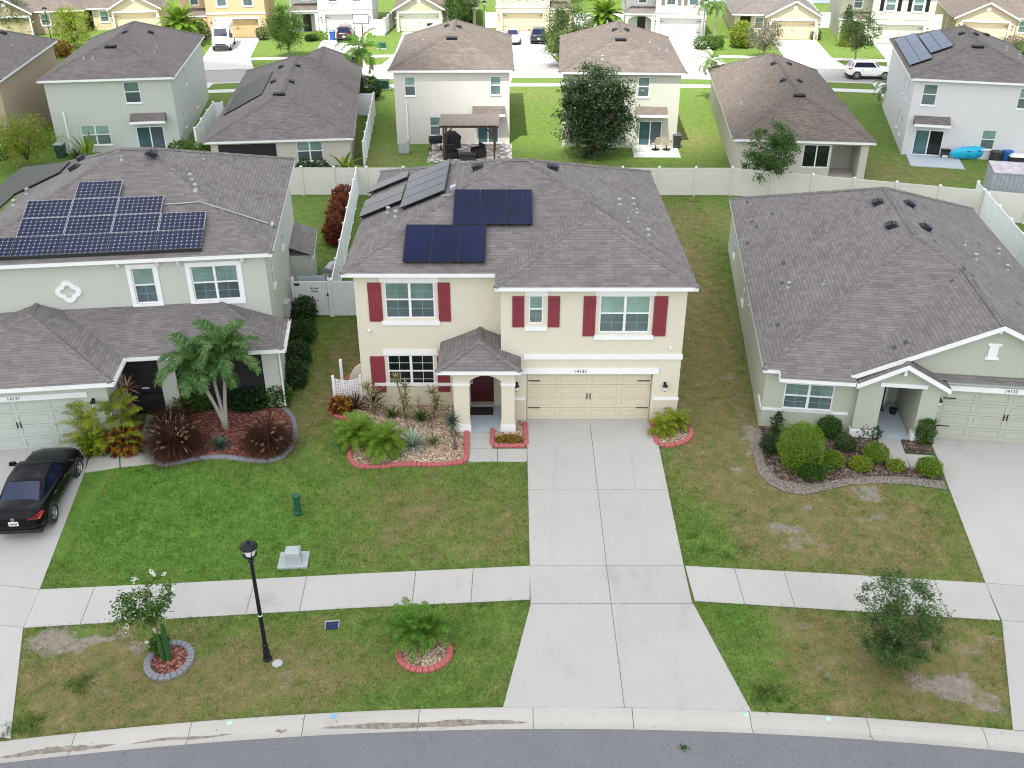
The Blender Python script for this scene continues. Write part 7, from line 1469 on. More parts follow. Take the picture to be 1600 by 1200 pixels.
def shrub(label, p, w, h, mat, n=1500, leaf=.055, seed=1, kind='shrub', boxy=.0, loose=.0, d=None, group=None, cat='shrub', rz=0):
    """clipped or loose bush: leaves in a skin round a rounded body, sparser inside"""
    root = empty(kind, p, rz, label, cat, group); r = np.random.default_rng(seed); d = d or w; n = int(n * 1.7); leaf *= 1.25; u = r.normal(size=(n, 3)); u /= np.linalg.norm(u, axis=1, keepdims=True)
    if boxy: m = np.max(np.abs(u), axis=1, keepdims=True); u = u * (1 - boxy) + u / m * boxy * .9
    k = np.where(r.random(n) < .75, r.uniform(.86, 1.03, n), r.uniform(.3, .9, n)); lump = 1 + (.07 + loose * .25) * np.sin(u[:, 0] * 7 + seed) * np.sin(u[:, 1] * 6 + 2 * seed) + (.05 + loose * .2) * np.sin(u[:, 2] * 9 + seed)
    pts = u * (k * lump)[:, None] * np.array((w / 2, d / 2, h / 2)); pts += r.normal(size=(n, 3)) * (.012 + loose * .07); pts[:, 2] += h / 2; pts = pts[pts[:, 2] > .02]
    b = MB(); rr = random.Random(seed)
    for i in range(5): a = i * 1.26; b.tube([(0, 0, -.05), (.12 * w * math.cos(a), .12 * d * math.sin(a), h * .35), (.33 * w * math.cos(a + .3), .33 * d * math.sin(a + .3), h * .72)], [.025, .018, .008], 5)
    b.build('stem', 'bark', root); L = LF(seed); o = pts - np.array((0, 0, h / 2)); o /= np.linalg.norm(o, axis=1, keepdims=True) + 1e-6; L.leaves(pts, leaf, .55, .3, o); L.build('foliage', mat, root); return root
def palm(label, p, trunk_h, nf, L, ll, mat='frond_date', seed=1, el=(-.3, 1.25), droop=(.9, 1.6), n=26, lw=.035, tr=.09, kind='palm_tree', lean=(0, 0), dry=0, group=None, vee=.5, sag=.35, cs=False, parent=None, cat='palm'):
    root = parent or empty(kind, p, 0, label, cat, group); r = np.random.default_rng(seed); o = np.array((lean[0], lean[1], trunk_h)); b0 = np.array(p) - np.array(root.location) if parent else np.zeros(3)
    b = MB().at(Matrix.Translation(Vector(b0))); pts = [(lean[0] * t ** 1.3, lean[1] * t ** 1.3, trunk_h * t - (.1 if t == 0 else 0)) for t in (0, .15, .35, .6, .8, 1)]; b.tube(pts, [tr * 1.45, tr * 1.15, tr, tr * .92, tr * .88, tr * .95], 9); b.build('trunk', 'palm_bark', root, smooth=True)
    if cs: b = MB().at(Matrix.Translation(Vector(b0))); b.tube([pts[-1], (pts[-1][0], pts[-1][1], trunk_h + .25), (pts[-1][0], pts[-1][1], trunk_h + .55)], [tr * .9, tr * .85, tr * .4], 8); b.build('crownshaft', 'crownshaft', root, smooth=True); o = o + np.array((0, 0, .45))
    o = o + b0; F_ = LF(seed)
    for i in range(nf):
        t = i / max(1, nf - 1); e = el[1] + (el[0] - el[1]) * t ** .85 + r.uniform(-.12, .12); F_.frond(o + r.normal(size=3) * .03, i * 2.39996 + r.uniform(-.25, .25), e, L * r.uniform(.85, 1.12), r.uniform(*droop), ll, n, lw, vee, sag)
    F_.build('crown', mat, root)
    if dry:
        D = LF(seed + 5)
        for i in range(dry): D.frond(o - np.array((0, 0, .15)), r.uniform(0, 6.28), -.6 + r.uniform(-.3, .2), L * .8, .9, ll * .8, n // 2, lw, .2, .5)
        D.build('dead_frond', 'frond_dry', root)
    return root
def rosette(label, p, n, L, w, mat, el=(.05, 1.3), droop=.3, seed=1, kind='agave', cat='plant', stem=0, heads=None, tr=.035, group=None, seg=4, rand=.15):
    root = empty(kind, p, 0, label, cat, group); r = np.random.default_rng(seed); heads = heads or [((0, 0, stem), n, L)]; F_ = LF(seed)
    if stem or len(heads) > 1 or heads[0][0][2] > .1:
        b = MB()
        for (hx, hy, hz), *_ in heads: b.tube([(0, 0, -.05), (hx * .35, hy * .35, hz * .5), (hx, hy, hz)], [tr * 1.3, tr, tr * .8], 7)
        b.build('stem', 'bark', root, smooth=True)
    for (hx, hy, hz), k, l in heads:
        for i in range(k):
            e = el[0] + (el[1] - el[0]) * (i / max(1, k - 1)) + r.uniform(-rand, rand); F_.strap((hx, hy, hz + .02), i * 2.39996 + r.uniform(-.2, .2), e, l * r.uniform(.8, 1.12), w, droop * r.uniform(.5, 1.5), seg)
    F_.build('foliage', mat, root); return root
def fountain(label, p, n, L, seed, plumes, w=.024):
    root = empty('fountain_grass', p, 0, label, 'ornamental grass', 'dark red fountain grasses'); r = np.random.default_rng(seed); F_ = LF(seed); P_ = LF(seed + 1)
    for i in range(n):
        a = r.uniform(0, 6.283); e = r.uniform(.55, 1.5); F_.strap((r.normal() * .13, r.normal() * .13, 0), a, e, L * r.uniform(.6, 1.1), w, r.uniform(1.1, 2.3), 5, .1)
    F_.build('blades', 'fountain_grass', root)
    for i in range(plumes):
        a = r.uniform(0, 6.283); e = r.uniform(.45, 1.25); q = np.array((math.cos(a) * math.cos(e), math.sin(a) * math.cos(e), math.sin(e))) * L * r.uniform(.62, .85)
        for t in range(9):
            P_.strap(q * (1 + t * .022) + np.array((0, 0, -.012 * t * t * .12)), a + r.uniform(-.5, .5), .1 + r.uniform(-.5, .5), .09, .028, .6, 2)
    P_.build('plume', 'plume', root); return root
def V3(px, py, dz=0): p = G(px, py); return (p.x, p.y, p.z + dz)

# front gravel bed
palm('bright green bushy palm at the left of the gravel bed', V3(560, 694), .50, 34, .95, .28, 'frond_date', 3, (-.35, 1.25), (.9, 1.5), 30, .03, .07, 'pygmy_palm', cat='palm', sag=.5)
palm('bright green bushy palm beside the silver agave', V3(600, 708), .50, 36, .98, .30, 'frond_date', 4, (-.4, 1.25), (1.0, 1.7), 30, .03, .07, 'pygmy_palm', sag=.5)
rosette('large silver striped agave in the middle of the gravel bed', V3(645, 698), 80, .80, .10, 'agave_silver', (-.12, 1.35), .25, 5)
r0 = V3(585, 648); rosette('two-headed yellow-green dracaena in front of the left shutter', r0, 0, 0, .075, 'dracaena', (-.5, 1.3), .6, 6, 'dracaena', heads=[((-.22, .1, 1.15), 26, .45), ((.16, .05, .95), 26, .42), ((-.1, -.05, .55), 14, .4)])
rosette('tall straw-coloured dracaena in front of the dark lower window', V3(634, 655), 0, 0, .075, 'dracaena', (-.7, 1.3), .6, 7, 'dracaena', heads=[((-.30, .15, 1.75), 26, .36), ((.04, .1, 1.4), 26, .38), ((.0, 0, .95), 22, .42), ((.05, 0, .6), 20, .42), ((.02, .02, .3), 16, .36)])
rosette('leafy dracaena left of the porch pier', V3(680, 655), 0, 0, .08, 'dracaena', (-.6, 1.3), .6, 8, 'dracaena', heads=[((-.08, .1, 1.15), 26, .42), ((.08, .05, .8), 24, .42), ((.02, 0, .45), 22, .40)])
rosette('dark purple cordyline beside the trellis', V3(556, 640), 34, .78, .10, 'ti_plant', (.2, 1.4), .35, 9, 'cordyline'); rosette('second dark purple cordyline, at the foot of the two-headed dracaena', V3(585, 640), 30, .7, .09, 'ti_plant', (.3, 1.4), .35, 10, 'cordyline', stem=.2)
shrub('small red and yellow croton in front of the white trellis', V3(533, 643), .70, .55, 'croton', 300, .17, 11, 'croton', loose=.25)
rosette('small green agave below the lower window', V3(613, 652), 36, .50, .09, 'agave_green', (.2, 1.4), .2, 12); rosette('dark green agave at the centre of the gravel bed', V3(658, 658), 40, .58, .09, 'agave_green', (.2, 1.45), .2, 13)
rosette('low yellow-striped agave near the front of the gravel bed', V3(677, 693), 42, .44, .075, 'agave_striped', (.1, 1.3), .25, 14)
rosette('thin red-leaved plant right of the dark green agave', V3(675, 671), 0, 0, .03, 'croton_red', (-.3, 1.2), .6, 15, 'ti_plant', heads=[((.05, 0, .7), 9, .2), ((-.08, .04, .5), 8, .2), ((.02, .05, .3), 8, .18)], tr=.012); rosette('small bare-stemmed plant against the wall below the lower window', V3(655, 641), 0, 0, .025, 'dracaena', (-.2, 1.2), .5, 16, 'ti_plant', heads=[((.02, 0, .55), 9, .2), ((-.06, .04, .38), 7, .18)], tr=.012)
rosette('single-stemmed blue-green yucca at the front right of the gravel bed', V3(712, 703), 0, 0, .05, 'yucca_blue', (-.9, 1.35), .15, 17, 'yucca', stem=1.15, heads=[((-.1, .05, 1.22), 110, .46)], tr=.06); rosette('spiky grey-green plant at the foot of the yucca', V3(710, 683), 30, .42, .045, 'agave_green', (.3, 1.4), .25, 18)
b_ = shrub('low orange-leaved ground plant between path and garage', V3(796, 690), 1.0, .24, 'ground_orange', 700, .07, 19, 'ground_cover_plant', d=.42, loose=.2, cat='plant')
palm('small drooping yellow-green palm right of the garage door', V3(1036, 676), .28, 24, .70, .24, 'frond_yellow', 20, (-.3, 1.3), (1.6, 2.3), 24, .026, .06, 'pygmy_palm', sag=.7); palm('small drooping palm at the corner of the cream house', V3(1056, 668), .28, 22, .66, .24, 'frond_yellow', 21, (-.3, 1.3), (1.6, 2.3), 24, .026, .06, 'pygmy_palm', sag=.7)
# sage house beds
fountain('broad dark red fountain grass beside the left front path', V3(276, 704), 1900, 1.55, 22, 60); fountain('dark red fountain grass behind the broad one, under the porch screen', V3(268, 668), 1100, 1.25, 23, 14); fountain('dark red fountain grass at the right end of the red mulch bed', V3(420, 698), 1700, 1.45, 24, 55)
shrub('green hedge bush under the left porch screen', V3(303, 640), 1.5, 1.0, 'leaf_mid', 1500, .11, 25, d=.8, loose=.2); shrub('green hedge bush under the right porch screen beside the downpipe', V3(428, 632), 1.4, 1.05, 'leaf_mid', 1500, .11, 26, d=.8, loose=.2); shrub('dark green hedge bush behind the triple palm', V3(385, 640), 1.5, .85, 'leaf_dark', 1400, .10, 27, d=.8, loose=.2)
rosette('blue-green agave on the red mulch below the triple palm', V3(344, 700), 44, .52, .085, 'agave_blue', (.1, 1.35), .2, 28)
pb = V3(354, 672); tp = empty('triple_palm', pb, 0, 'triple-trunked palm with glossy dark fronds in the red mulch bed', 'palm')
for (px, py, ln, nf, L_, sd) in ((325, 580, -.2, 17, 1.65, 29), (346, 596, .1, 10, 1.4, 30), (368, 564, .1, 17, 1.6, 31)):
    hz = Z(px, py, pb[1]) - pb[2]; palm(None, pb, hz, nf, L_, .46, 'frond_coconut', sd, (-.15, 1.2), (1.3, 2.1), 32, .07, .075, parent=tp, lean=((px - 354) / 41, ln), cs=True, sag=.55, vee=.35)
ar = V3(172, 706); at_ = empty('areca_palm', ar, 0, 'tall yellow-green areca palm clump between the left garage and path', 'palm'); F_ = LF(32); r = np.random.default_rng(32)
for i in range(66):
    o = np.array((r.uniform(-.75, .75), r.uniform(-.3, .55), r.uniform(.1, 1.75))); F_.frond(o, math.atan2(o[1] - .1 + r.normal() * .4, o[0] + r.normal() * .4), r.uniform(.45, 1.35), r.uniform(.7, 1.15), r.uniform(.9, 1.7), .30, 20, .032, .4, .5)
F_.build('crown', 'frond_yellow', at_); b = MB()
for i in range(9): x, y = r.uniform(-.6, .6), r.uniform(-.2, .4); b.tube([(x * .5, y * .5, -.05), (x, y, 1.3)], .03, 6)
b.build('stem', 'crownshaft', at_); shrub('orange and green croton at the foot of the areca palm', V3(196, 706), 1.2, .85, 'croton', 420, .20, 33, 'croton', loose=.3, d=.7); shrub('yellow-green croton at the left foot of the areca palm', V3(152, 708), .9, .8, 'leaf_lime', 420, .18, 53, 'croton', loose=.3, d=.6)
rosette('tall red and cream ti plant in front of the dark porch door', V3(204, 668), 0, 0, .085, 'ti_striped', (-.4, 1.3), .6, 34, 'ti_plant', heads=[((-.15, .1, 2.25), 24, .46), ((.22, .0, 1.75), 30, .52), ((.2, -.1, 1.2), 26, .5), ((.0, 0, .7), 20, .5)])
for k, (px, py, w, h) in enumerate(((477, 500, 1.3, 1.3), (474, 535, 1.3, 1.2), (468, 570, 1.2, 1.15), (463, 600, 1.1, 1.1))): shrub(('dark bush against the sage house wall, nearest the gate', 'dark bush second from the gate along the sage house wall', 'dark bush third from the gate along the sage house wall', 'dark bush at the front end of the sage house side wall')[k], V3(px, py), w * .85, h * .9, 'leaf_dark', 1300, .09, 35 + k, loose=.35, d=1.5, group='dark bushes along the sage house side wall')
# verge
p = V3(262, 1030); hz = Z(246, 905, p[1]) - p[2]
mt = tree('flowering_tree', 'small crape myrtle with a few white flowers in a grey ring bed', p, hz, .78, .78, .68, hz - .78, 40, 58, .11, .10, 'leaf_mid', .045, hz * .45, 40, off=(-.28, 0), shell=.25, limbs=16, cat='tree')
L = LF(41)
for px, py, s in ((210, 905, .09), (197, 980, .10), (243, 985, .07), (237, 893, .06), (240, 897, .05), (256, 897, .04), (258, 925, .03), (230, 1003, .03), (270, 920, .03)):
    q = np.array((G(px, py, p[2] + Z(px, py, p[1]) - p[2]).x - p[0], 0, Z(px, py, p[1]) - p[2])); L.leaves(q + L.r.normal(size=(26, 3)) * s * .5, .05, .9)
L.build('blossom', 'bloom_white', mt)
b = MB()
for x, y, h in ((.07, -.05, 1.35), (-.08, -.06, 1.0), (.0, .06, .8)):
    for k in range(3): a = k * 2.09; b.tube([(x + .03 * math.cos(a), y + .03 * math.sin(a), 0), (x * 1.3 + .03 * math.cos(a), y, h)], [.06, .045], 5)
b.at(Matrix.Translation(p)); b.m = Matrix.Translation(p); MATS['cactus_green'] = paint('cactus_green', (.022, .085, .016), .5, .25, 12); b2 = MB().at(Matrix.Translation(p)); [b2.add([Vector(v) for v in b.v], b.f)]; tag(b2.build('climbing_cactus', 'cactus_green'), 'green climbing cactus stems tied to the crape myrtle trunk', 'cactus')
shrub('tuft of leafy weeds at the foot of the crape myrtle', V3(252, 1018), .4, .55, 'leaf_mid', 260, .10, 42, 'weed', loose=.4, cat='plant')
palm('left palm of the clump in the pink ring', V3(645, 1004), .55, 24, .92, .24, 'frond_green', 43, (-.2, 1.3), (.9, 1.5), 22, .036, .07, 'pygmy_palm', sag=.55); palm('right palm of the clump in the pink ring', V3(672, 1004), .50, 22, .84, .22, 'frond_green', 44, (-.2, 1.3), (.9, 1.5), 22, .036, .07, 'pygmy_palm', sag=.55)
p = V3(1387, 1040); hz = Z(1390, 905, p[1]) - p[2]; root = tree('shrubby_tree', 'loose shrubby tree with drooping twigs on the right verge', p, hz, 1.22, 1.15, hz * .47, hz * .52, 120, 105, .115, .115, 'leaf_willow', .05, .5, 45, shell=.2, limbs=60, wid=.24)
# right-hand bed
S = ((1246, 738, 1.55, 1.80, 'leaf_bright', 6500, .05, .40, 'large round clipped bush in front of the right house window', 1.45), (1294, 690, 1.0, .9, 'leaf_mid', 1700, .06, 0, 'round green bush under the right end of the front window', None), (1320, 710, .85, .65, 'leaf_olive', 1100, .06, 0, 'small dull green bush in the middle of the right bed', None), (1299, 736, .95, .62, 'leaf_bright', 1500, .055, 0, 'low bright bush right of the large clipped bush', None), (1266, 752, 1.25, .72, 'leaf_mid', 2000, .06, 0, 'low dark bush tucked under the large clipped bush', None), (1367, 727, .98, .75, 'leaf_bright', 1800, .05, 0, 'round light green bush left of the right footpath', None), (1343, 741, .85, .5, 'leaf_lime', 1200, .055, 0, 'small yellow-green bush at the front of the right bed', None), (1399, 742, .68, .42, 'leaf_lime', 850, .055, 0, 'smallest yellow-green bush below the footpath bend', None), (1450, 748, .98, .66, 'leaf_bright', 1700, .055, 0, 'round bright bush between right footpath and drive', None), (1346, 689, .6, .65, 'leaf_dark', 420, .07, 0, 'loose dark bush at the foot of the left porch pier', None), (1364, 693, .5, .55, 'leaf_dark', 320, .07, 0, 'loose dark bush at the porch floor edge', None), (1441, 700, .78, 1.25, 'leaf_mid', 1900, .06, .6, 'upright boxy bush between porch and garage of the right house', .6), (1203, 715, .8, .85, 'leaf_dark', 700, .07, 0, 'loose dark bush left of the large clipped bush', None), (1212, 688, .45, 1.15, 'leaf_dark', 300, .08, 0, 'thin dark bush at the left front corner of the right house', None))
for k, (px, py, w, h, mt_, n, lf, bx, lb, d) in enumerate(S): shrub(lb, V3(px, py - 9), w * (.86 if k else 1), h * (.86 if k else 1), mt_, n, lf, 60 + k, boxy=bx, d=d, loose=.3 if mt_ == 'leaf_dark' else .10)
# back gardens
p = V3(927, 246); tree('shade_tree', 'broad dark shade tree in the back garden of the pale green house', p, 6, 2.75, 2.6, 2.95, 3.35, 175, 150, .29, .22, 'leaf_oak', .16, 1.2, 80, shell=.3, limbs=45)
p = V3(1196, 308); tree('young_tree', 'young tree on the near side of the beige fence, right of centre', p, 4, 1.75, 1.7, 1.75, 3.05, 80, 105, .19, .18, 'leaf_willow', .06, 1.7, 81, shell=.25, limbs=34, wid=.38)
tree('street_tree', 'round green street tree left of the maroon car', V3(452, 90), 5, 1.95, 1.9, 2.2, 3.1, 110, 70, .30, .20, 'leaf_mid', .09, 1.3, 82, shell=.35); tree('street_tree', 'slim street tree behind the white car on the far street', V3(1334, 101), 5, 1.9, 1.8, 2.0, 3.3, 80, 55, .27, .20, 'leaf_olive', .08, 1.5, 83, shell=.3, group='young street trees')
tree('street_tree', 'yellow-green tree between the two back roofs, right of the navy car', V3(884, 104), 5, 2.6, 2.3, 2.9, 3.3, 130, 70, .36, .22, 'leaf_olive', .10, 1.0, 84, shell=.35); tree('flowering_tree', 'grey flowering tree behind the ridge of the long brown roof', V3(1192, 92), 4, 1.9, 1.8, 1.7, 2.3, 80, 60, .28, .18, 'leaf_grey', .08, 1.0, 85, shell=.3)
tree('garden_tree', 'dark leafy tree in front of the pale olive gabled house', V3(722, 48), 5, 2.4, 2.2, 1.9, 3.0, 90, 60, .32, .22, 'leaf_mid', .09, 1.2, 86, shell=.3); tree('flowering_tree', 'white-flecked tree at the top left corner of the photo', V3(20, 56), 4, 2.4, 2.2, 2.0, 2.9, 90, 60, .32, .2, 'leaf_olive', .09, 1.1, 87, shell=.3)
shrub('round lime bush beside the far yellow house', V3(1157, 74), 2.5, 2.7, 'leaf_lime', 2600, .16, 88, loose=.05)
tree('garden_tree', 'yellow-green airy tree between the far tan and yellow houses', V3(118, 76), 4, 2.4, 2.2, 2.0, 2.4, 90, 60, .32, .2, 'leaf_lime', .08, .8, 89, shell=.3)
shrub('orange-tinged bush below the airy yellow-green tree', V3(98, 88), 2.0, 1.6, 'croton', 700, .2, 90, loose=.3)
palm('round feather palm with a great spreading crown left of the white van', V3(286, 72), 2.3, 46, 2.6, .62, 'frond_date', 91, (-.6, 1.3), (.6, 1.1), 44, .10, .25, 'date_palm', sag=.3, dry=3); palm('round feather palm between the far butter and arched-porch houses', V3(943, 52), 2.0, 44, 2.6, .62, 'frond_date', 92, (-.6, 1.3), (.6, 1.1), 44, .10, .25, 'date_palm', sag=.3, dry=2)
for k, (px, py, h) in enumerate(((1097, 64, 3.6), (1116, 62, 3.2))): palm(('tall slender palm at the right corner of the far arched-porch house', 'slender palm right of its taller twin by the far arched-porch house')[k], V3(px, py), h, 14, 1.6, .42, 'frond_coconut', 93 + k, (-.6, 1.1), (1.3, 2.0), 20, .07, .08, 'slender_palm', cs=True)
palm('small palm with a curved trunk beside the long brown roof', V3(1112, 156), 3.0, 13, 1.6, .42, 'frond_green', 95, (-.6, 1.1), (1.3, 2.0), 20, .07, .09, 'slender_palm', lean=(-.35, 0), cs=True); palm('short palm at the front corner of the lilac house', V3(1381, 166), 1.8, 14, 1.5, .42, 'frond_coconut', 96, (-.6, 1.1), (1.3, 2.0), 20, .07, .09, 'slender_palm')
palm('queen palm with a drooping crown and dead fronds right of the screened-lanai roof', V3(566, 146), 4.0, 20, 2.4, .6, 'frond_green', 97, (-.8, 1.2), (1.4, 2.2), 26, .09, .13, 'queen_palm', dry=5, sag=.8)
shrub('clipped round dark bush at the foot of the queen palm', V3(576, 155), 2.3, 2.0, 'leaf_dark', 2200, .13, 98)
for k, (px, py, w) in enumerate(((1095, 77, 1.6), (1118, 77, 1.6))): shrub(('round bush left at the foot of the slender palms', 'round bush right at the foot of the slender palms')[k], V3(px, py), w, 1.3, 'leaf_mid', 900, .13, 99 + k)
tree('garden_tree', 'bushy yellow-green tree between the tan house and the mint green house', V3(46, 262), 4, 2.1, 1.9, 1.7, 1.9, 110, 65, .3, .17, 'leaf_lime', .08, .6, 101, shell=.25, limbs=18, wid=.3)
rosette('dark fan-leaved plant under the window of the mint green house', V3(122, 250), 50, 1.3, .09, 'leaf_dark', (.1, 1.4), .5, 102, 'fan_palm', cat='palm'); rosette('bright upright banana-like plant in front of the mint green house window', V3(139, 250), 14, 2.2, .32, 'leaf_bright', (.9, 1.5), .4, 103, 'banana_plant')
rosette('yellowing banana plant behind the beige fence near the side fence', V3(541, 289), 0, 0, .42, 'banana', (-.1, 1.3), 1.1, 104, 'banana_plant', heads=[((0, 0, 1.1), 13, 1.7), ((.5, .2, .8), 8, 1.4)], tr=.11, seg=6)
for k, (px, py) in enumerate(((480, 289), (503, 289))): shrub(('clipped bush under the lanai house window, left of two', 'clipped bush under the lanai house window, right of two')[k], V3(px, py), 1.3, 1.75, 'leaf_dark', 1500, .10, 105 + k)
for k, (px, py, w, m_) in enumerate(((287, 262, 1.9, 'leaf_mid'), (322, 266, 1.6, 'leaf_mid'))): shrub(('broad-leaved bush left of the dark screened lanai', 'broad-leaved bush at the corner of the dark screened lanai')[k], V3(px, py), w, 1.7, m_, 800, .2, 107 + k, loose=.3)
rosette('pale fan-leaved plant in front of the dark screened lanai', V3(408, 276), 14, 1.9, .26, 'agave_silver', (.6, 1.4), .3, 109, 'fan_palm', cat='plant')
for k, t in enumerate((.10, .24, .38, .52)):
    x, y = -9.95 + 1.4 * t * .74 - .68, 26.6 - 13.4 * t; shrub(('red-leaved bush along the side fence, farthest back', 'red-leaved bush second from the back along the side fence', 'red-leaved bush third from the back along the side fence', 'red-leaved bush along the side fence, nearest the grills')[k], (x, y, 0), 1.05, 1.5, 'croton_red', 1100, .15, 110 + k, 'copperleaf', d=2.0, loose=.25, group='red-leaved bushes along the side fence')
for k, (px, py, w, h, m_) in enumerate(((548, 66, 1.5, .9, 'leaf_mid'), (500, 62, 1.9, .9, 'leaf_bright'), (486, 64, 1.2, .7, 'leaf_dark'), (411, 62, 1.3, 1.4, 'leaf_olive'), (1320, 72, 1.9, 1.6, 'leaf_lime'), (1272, 62, 1.2, 1.2, 'leaf_olive'), (318, 62, 1.5, 2.0, 'leaf_mid'))):
    shrub(('small bush beside the basketball hoop', 'bright bush under the far white house porch', 'dark bush left of the far white house porch', 'bush at the right corner of the orange house', 'yellow-flecked bush at the foot of the slim street tree', 'dull bush right of the far yellow garage', 'leafy bush behind the white van'), )[0][k] if False else shrub(('small bush beside the basketball hoop', 'bright bush under the far white house porch', 'dark bush left of the far white house porch', 'bush at the right corner of the orange house', 'yellow-flecked bush at the foot of the slim street tree', 'dull bush right of the far yellow garage', 'leafy bush behind the white van')[k], V3(px, py), w, h, m_, 500, .16, 120 + k, loose=.25)
shrub('slim dark cypress at the porch of the far lime house', V3(1318, 70), .9, 4.2, 'leaf_dark', 900, .16, 130, 'cypress', cat='tree'); shrub('small yellow-green cypress at the top right corner', V3(1587, 62), .9, 2.2, 'leaf_bright', 600, .14, 131, 'cypress', cat='tree')
for k, (px, py, m_) in enumerate(((1592, 88, 'leaf_olive'), (1580, 76, 'leaf_grey'), (1598, 104, 'leaf_dark'))): shrub(('dull bush right of the lilac house roof', 'grey flowering bush at the far right edge', 'dark bush at the right edge beyond the lilac roof')[k], V3(px, py), 2.2, 1.3, m_, 700, .16, 132 + k, loose=.3)
for k, x in enumerate((-52, -38, -25, -9, 7, 12, 24, 46, 60)): tree('garden_tree', ('distant tree behind the far tan house', 'distant tree behind the far yellow house', 'distant tree behind the orange house', 'distant tree behind the pale olive house', 'distant tree behind the far butter house', 'distant tree behind the feather palm', 'distant tree behind the far yellow house with the lime bush', 'distant tree behind the far lime house', 'distant tree behind the far peach house')[k], (x, 112 + 3 * (k % 3), 0), 5, 2.6, 2.4, 2.1, 3.2, 70, 45, .4, .32, 'leaf_mid' if k % 2 else 'leaf_olive', .12, 1.2, 140 + k, shell=.35)
# ------------------------------------------------------------------ grass blades on the near lawns, thinner on dry ground, none on sand or paving
def grass(x0, x1, y0, y1, density, hmin, hmax, wid, seed, name):
    r = np.random.default_rng(seed); n = int((x1 - x0) * (y1 - y0) * density); x = r.uniform(x0, x1, n); y = r.uniform(y0, y1, n); keep = np.ones(n, bool)
    yi = -13.9 - (x - 1.2) ** 2 / 184; keep &= y > yi
    def inpoly(poly):
        c = np.zeros(n, bool); j = len(poly) - 1
        for i in range(len(poly)):
            (xi, yj_), (xj, yk) = poly[i], poly[j]; m = ((yj_ > y) != (yk > y)); c ^= m & (x < (xj - xi) * (y - yj_) / ((yk - yj_) if yk != yj_ else 1e-9) + xi); j = i
        return c
    H = list(HARD)
    for hs, rc in ((MAIN, (-6.02, 6.5, 0, 13.4)), (LEFT, (-12.4, -.0, -3.95, 12.7)), (RIGHT, (.3, 13, .2, 19.7))):
        m = Matrix.Translation(hs.o) @ Matrix.Rotation(hs.r, 4, 'Z'); H.append([tuple((m @ Vector((a, b, 0))).to_2d()) for a, b in ((rc[0], rc[2]), (rc[1], rc[2]), (rc[1], rc[3]), (rc[0], rc[3]))])
    for poly in H: keep &= ~inpoly(poly)
    wx = .35 * np.sin(x * 1.9 + 2 * np.sin(y * 1.3)) + .2 * np.sin(x * 5.1 + y * 3.7); wy = .35 * np.sin(y * 2.1 + 2 * np.sin(x * 1.1)) + .2 * np.sin(y * 4.7 - x * 3.1)
    f = lambda bl: sum(a / (1 + (((x + wx - bx) / rx) ** 2 + ((y + wy - by) / ry) ** 2) ** 2) for bx, by, rx, ry, a in bl)
    sand, dry = f(SAND), f(DRY); keep &= r.random(n) > np.clip((sand - .12) * 1.9, 0, .97); keep &= r.random(n) > np.clip(dry * .42, 0, .5)
    x, y, dry = x[keep], y[keep], dry[keep]; n = len(x); xx = np.clip(x, -24, 26); yp = y + (xx - 1.2) ** 2 / 220; z = np.interp(yp, (-14.9, -14.2, -10, -8.5, -1.5, -.9), (-.70, -.63, -.575, -.545, -.03, 0)) + .0
    h = r.uniform(hmin, hmax, n) * (1 - .3 * np.clip(dry, 0, 1)) * (1 + .25 * np.sin(x * 2.3 + y) * np.sin(y * 1.9)); a = r.uniform(0, 6.283, n); ln = r.uniform(.3, 1.3, n); w = wid * r.uniform(.6, 1.3, n); b = r.uniform(0, 6.283, n)
    base = np.stack([x, y, z], 1); sd = np.stack([np.cos(b) * w / 2, np.sin(b) * w / 2, np.zeros(n)], 1); tip = base + np.stack([np.cos(a) * h * np.sin(ln), np.sin(a) * h * np.sin(ln), h * np.cos(ln)], 1)
    V = np.stack([base - sd, base + sd, tip], 1).reshape(-1, 3); o = np_mesh(name, V, np.arange(3 * n).reshape(-1, 3), 'grass_blade'); o['kind'] = 'stuff'; o['label'] = 'short mown grass, green to straw coloured'
grass(-16, 17.5, -15.6, -8, 640, .045, .105, .022, 1, 'grass'); grass(-14.6, 17, -8, 0.5, 520, .045, .105, .024, 2, 'grass'); grass(-11, 12, .5, 28, 200, .05, .11, .03, 3, 'grass')
# taller tufts along edges and in corners
def tufts(pts, seed, mat='leaf_mid'):
    L = LF(seed)
    for (x, y, k, h) in pts:
        for i in range(k): L.strap((x + L.r.normal() * .10, y + L.r.normal() * .08, T(x, y)), L.r.uniform(0, 6.28), L.r.uniform(.5, 1.4), h * L.r.uniform(.5, 1.2), .018, .8, 3)
    o = L.build('grass_tufts', mat); o['kind'] = 'stuff'; o['label'] = 'tufts of longer grass along the paving edges'
rr = random.Random(4); P = []
for k in range(170): t = rr.random(); P.append((-14.6 + 15.1 * t, -10.98 + 1.22 * t - .03 - rr.random() * .06, 4, .10))
for k in range(90): t = rr.random(); P.append((5.7 + 9 * t, -9.83 - .85 * t - rr.random() * .06, 3, .09))
for (px, py) in ((30, 1135), (45, 1128), (20, 1145), (55, 1138), (1195, 1085), (1210, 1075), (1185, 1095), (1100, 860), (1130, 868), (1160, 858), (1085, 838), (120, 1068), (140, 1062), (128, 1075), (640, 970), (1185, 1078), (1220, 1090)): q = G(px, py); P += [(q.x + rr.uniform(-.2, .2), q.y + rr.uniform(-.2, .2), 12, .17) for _ in range(6)]
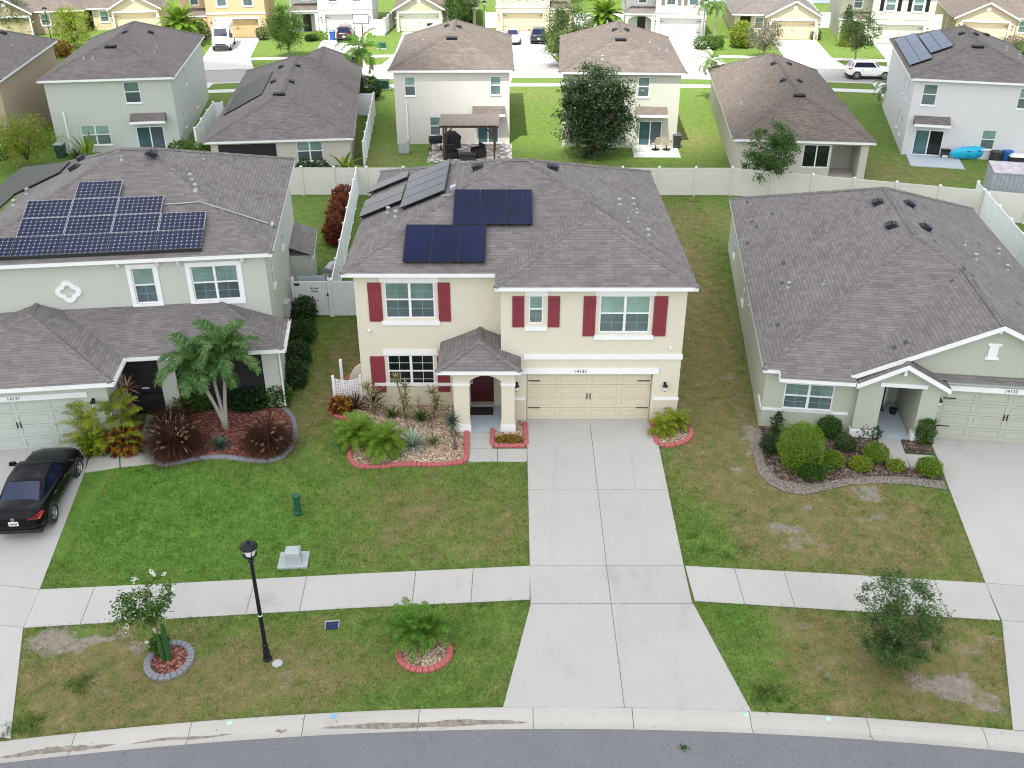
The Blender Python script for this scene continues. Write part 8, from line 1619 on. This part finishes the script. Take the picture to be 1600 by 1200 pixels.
for k in range(330):
    t = rr.random(); side = k % 3
    if side == 0: P.append((.53 - rr.random() * .05, -.5 - 7.6 * t, 3, .085))
    elif side == 1: P.append((5.62 + rr.random() * .05, -.5 - 7.6 * t, 3, .085))
    else: x = -13 + 26 * t; P.append((x, -13.9 - (x - 1.2) ** 2 / 184 + .03 + rr.random() * .05, 3, .08)) if not -.4 < x < 6.6 else None
tufts([p for p in P if p], 5)
P = []
for k in range(420):
    x, y = rr.uniform(-14, 14), rr.uniform(-13.5, -3.2)
    if -.3 < x < 6.6 or -11.2 < y + (x - 1.2) ** 2 / 220 < -7.6 or any(inside(x, y, q) for q in HARD): continue
    P.append((x, y, 7, .10))
tufts(P, 6, 'leaf_bright')

def litter(n, box, size, mat, seed, label):
    """dry leaves and crumbs lying on the paving and road"""
    L = LF(seed); r = L.r; pts = []
    while len(pts) < n:
        x, y = r.uniform(*box[0]), r.uniform(*box[1]); yk, yo = -13.94 - (x - 1.2) ** 2 / 184, -14.61 - (x - 1.2) ** 2 / 186
        if y > yk: z = T(x, y) + .034
        elif y > yo: z = float(np.interp((yk - y) / (yk - yo) * .66, [q[0] for q in prof], [q[1] for q in prof])) + .004
        else: z = -.688
        pts.append((x, y, z))
    for x, y, z in pts:
        a, s_ = r.uniform(0, 6.28), size * r.uniform(.5, 1.5); c, d = math.cos(a) * s_, math.sin(a) * s_; L.quads([((x - c, y - d, z), (x + d * .4, y - c * .4, z + .004), (x + c, y + d, z + .002), (x - d * .4, y + c * .4, z + .004))])
    o = L.build('leaf_litter', mat); o['kind'] = 'stuff'; o['label'] = label
leafy('dry_leaf', ((.05, .035, .02), (.12, .08, .04), (.20, .14, .07), (.07, .08, .03)), .1)
litter(260, ((-14, 14), (-17.5, -13.8)), .022, 'dry_leaf', 50, 'dry leaf crumbs on the kerb and road'); litter(110, ((.6, 5.5), (-13.6, -.3)), .018, 'dry_leaf', 51, 'dry leaf crumbs on the central drive'); litter(60, ((-1.6, .5), (-2.7, -.9)), .02, 'dry_leaf', 52, 'dry leaf crumbs on the front path')
L = LF(53); q = G(1068, 1170); L.leaves(np.array((q.x, q.y, -.66)) + L.r.normal(size=(40, 3)) * np.array((.05, .045, .01)), .07, .7); tag(L.build('fallen_sprig', 'leaf_mid'), 'small green leafy sprig lying on the road', 'sprig')
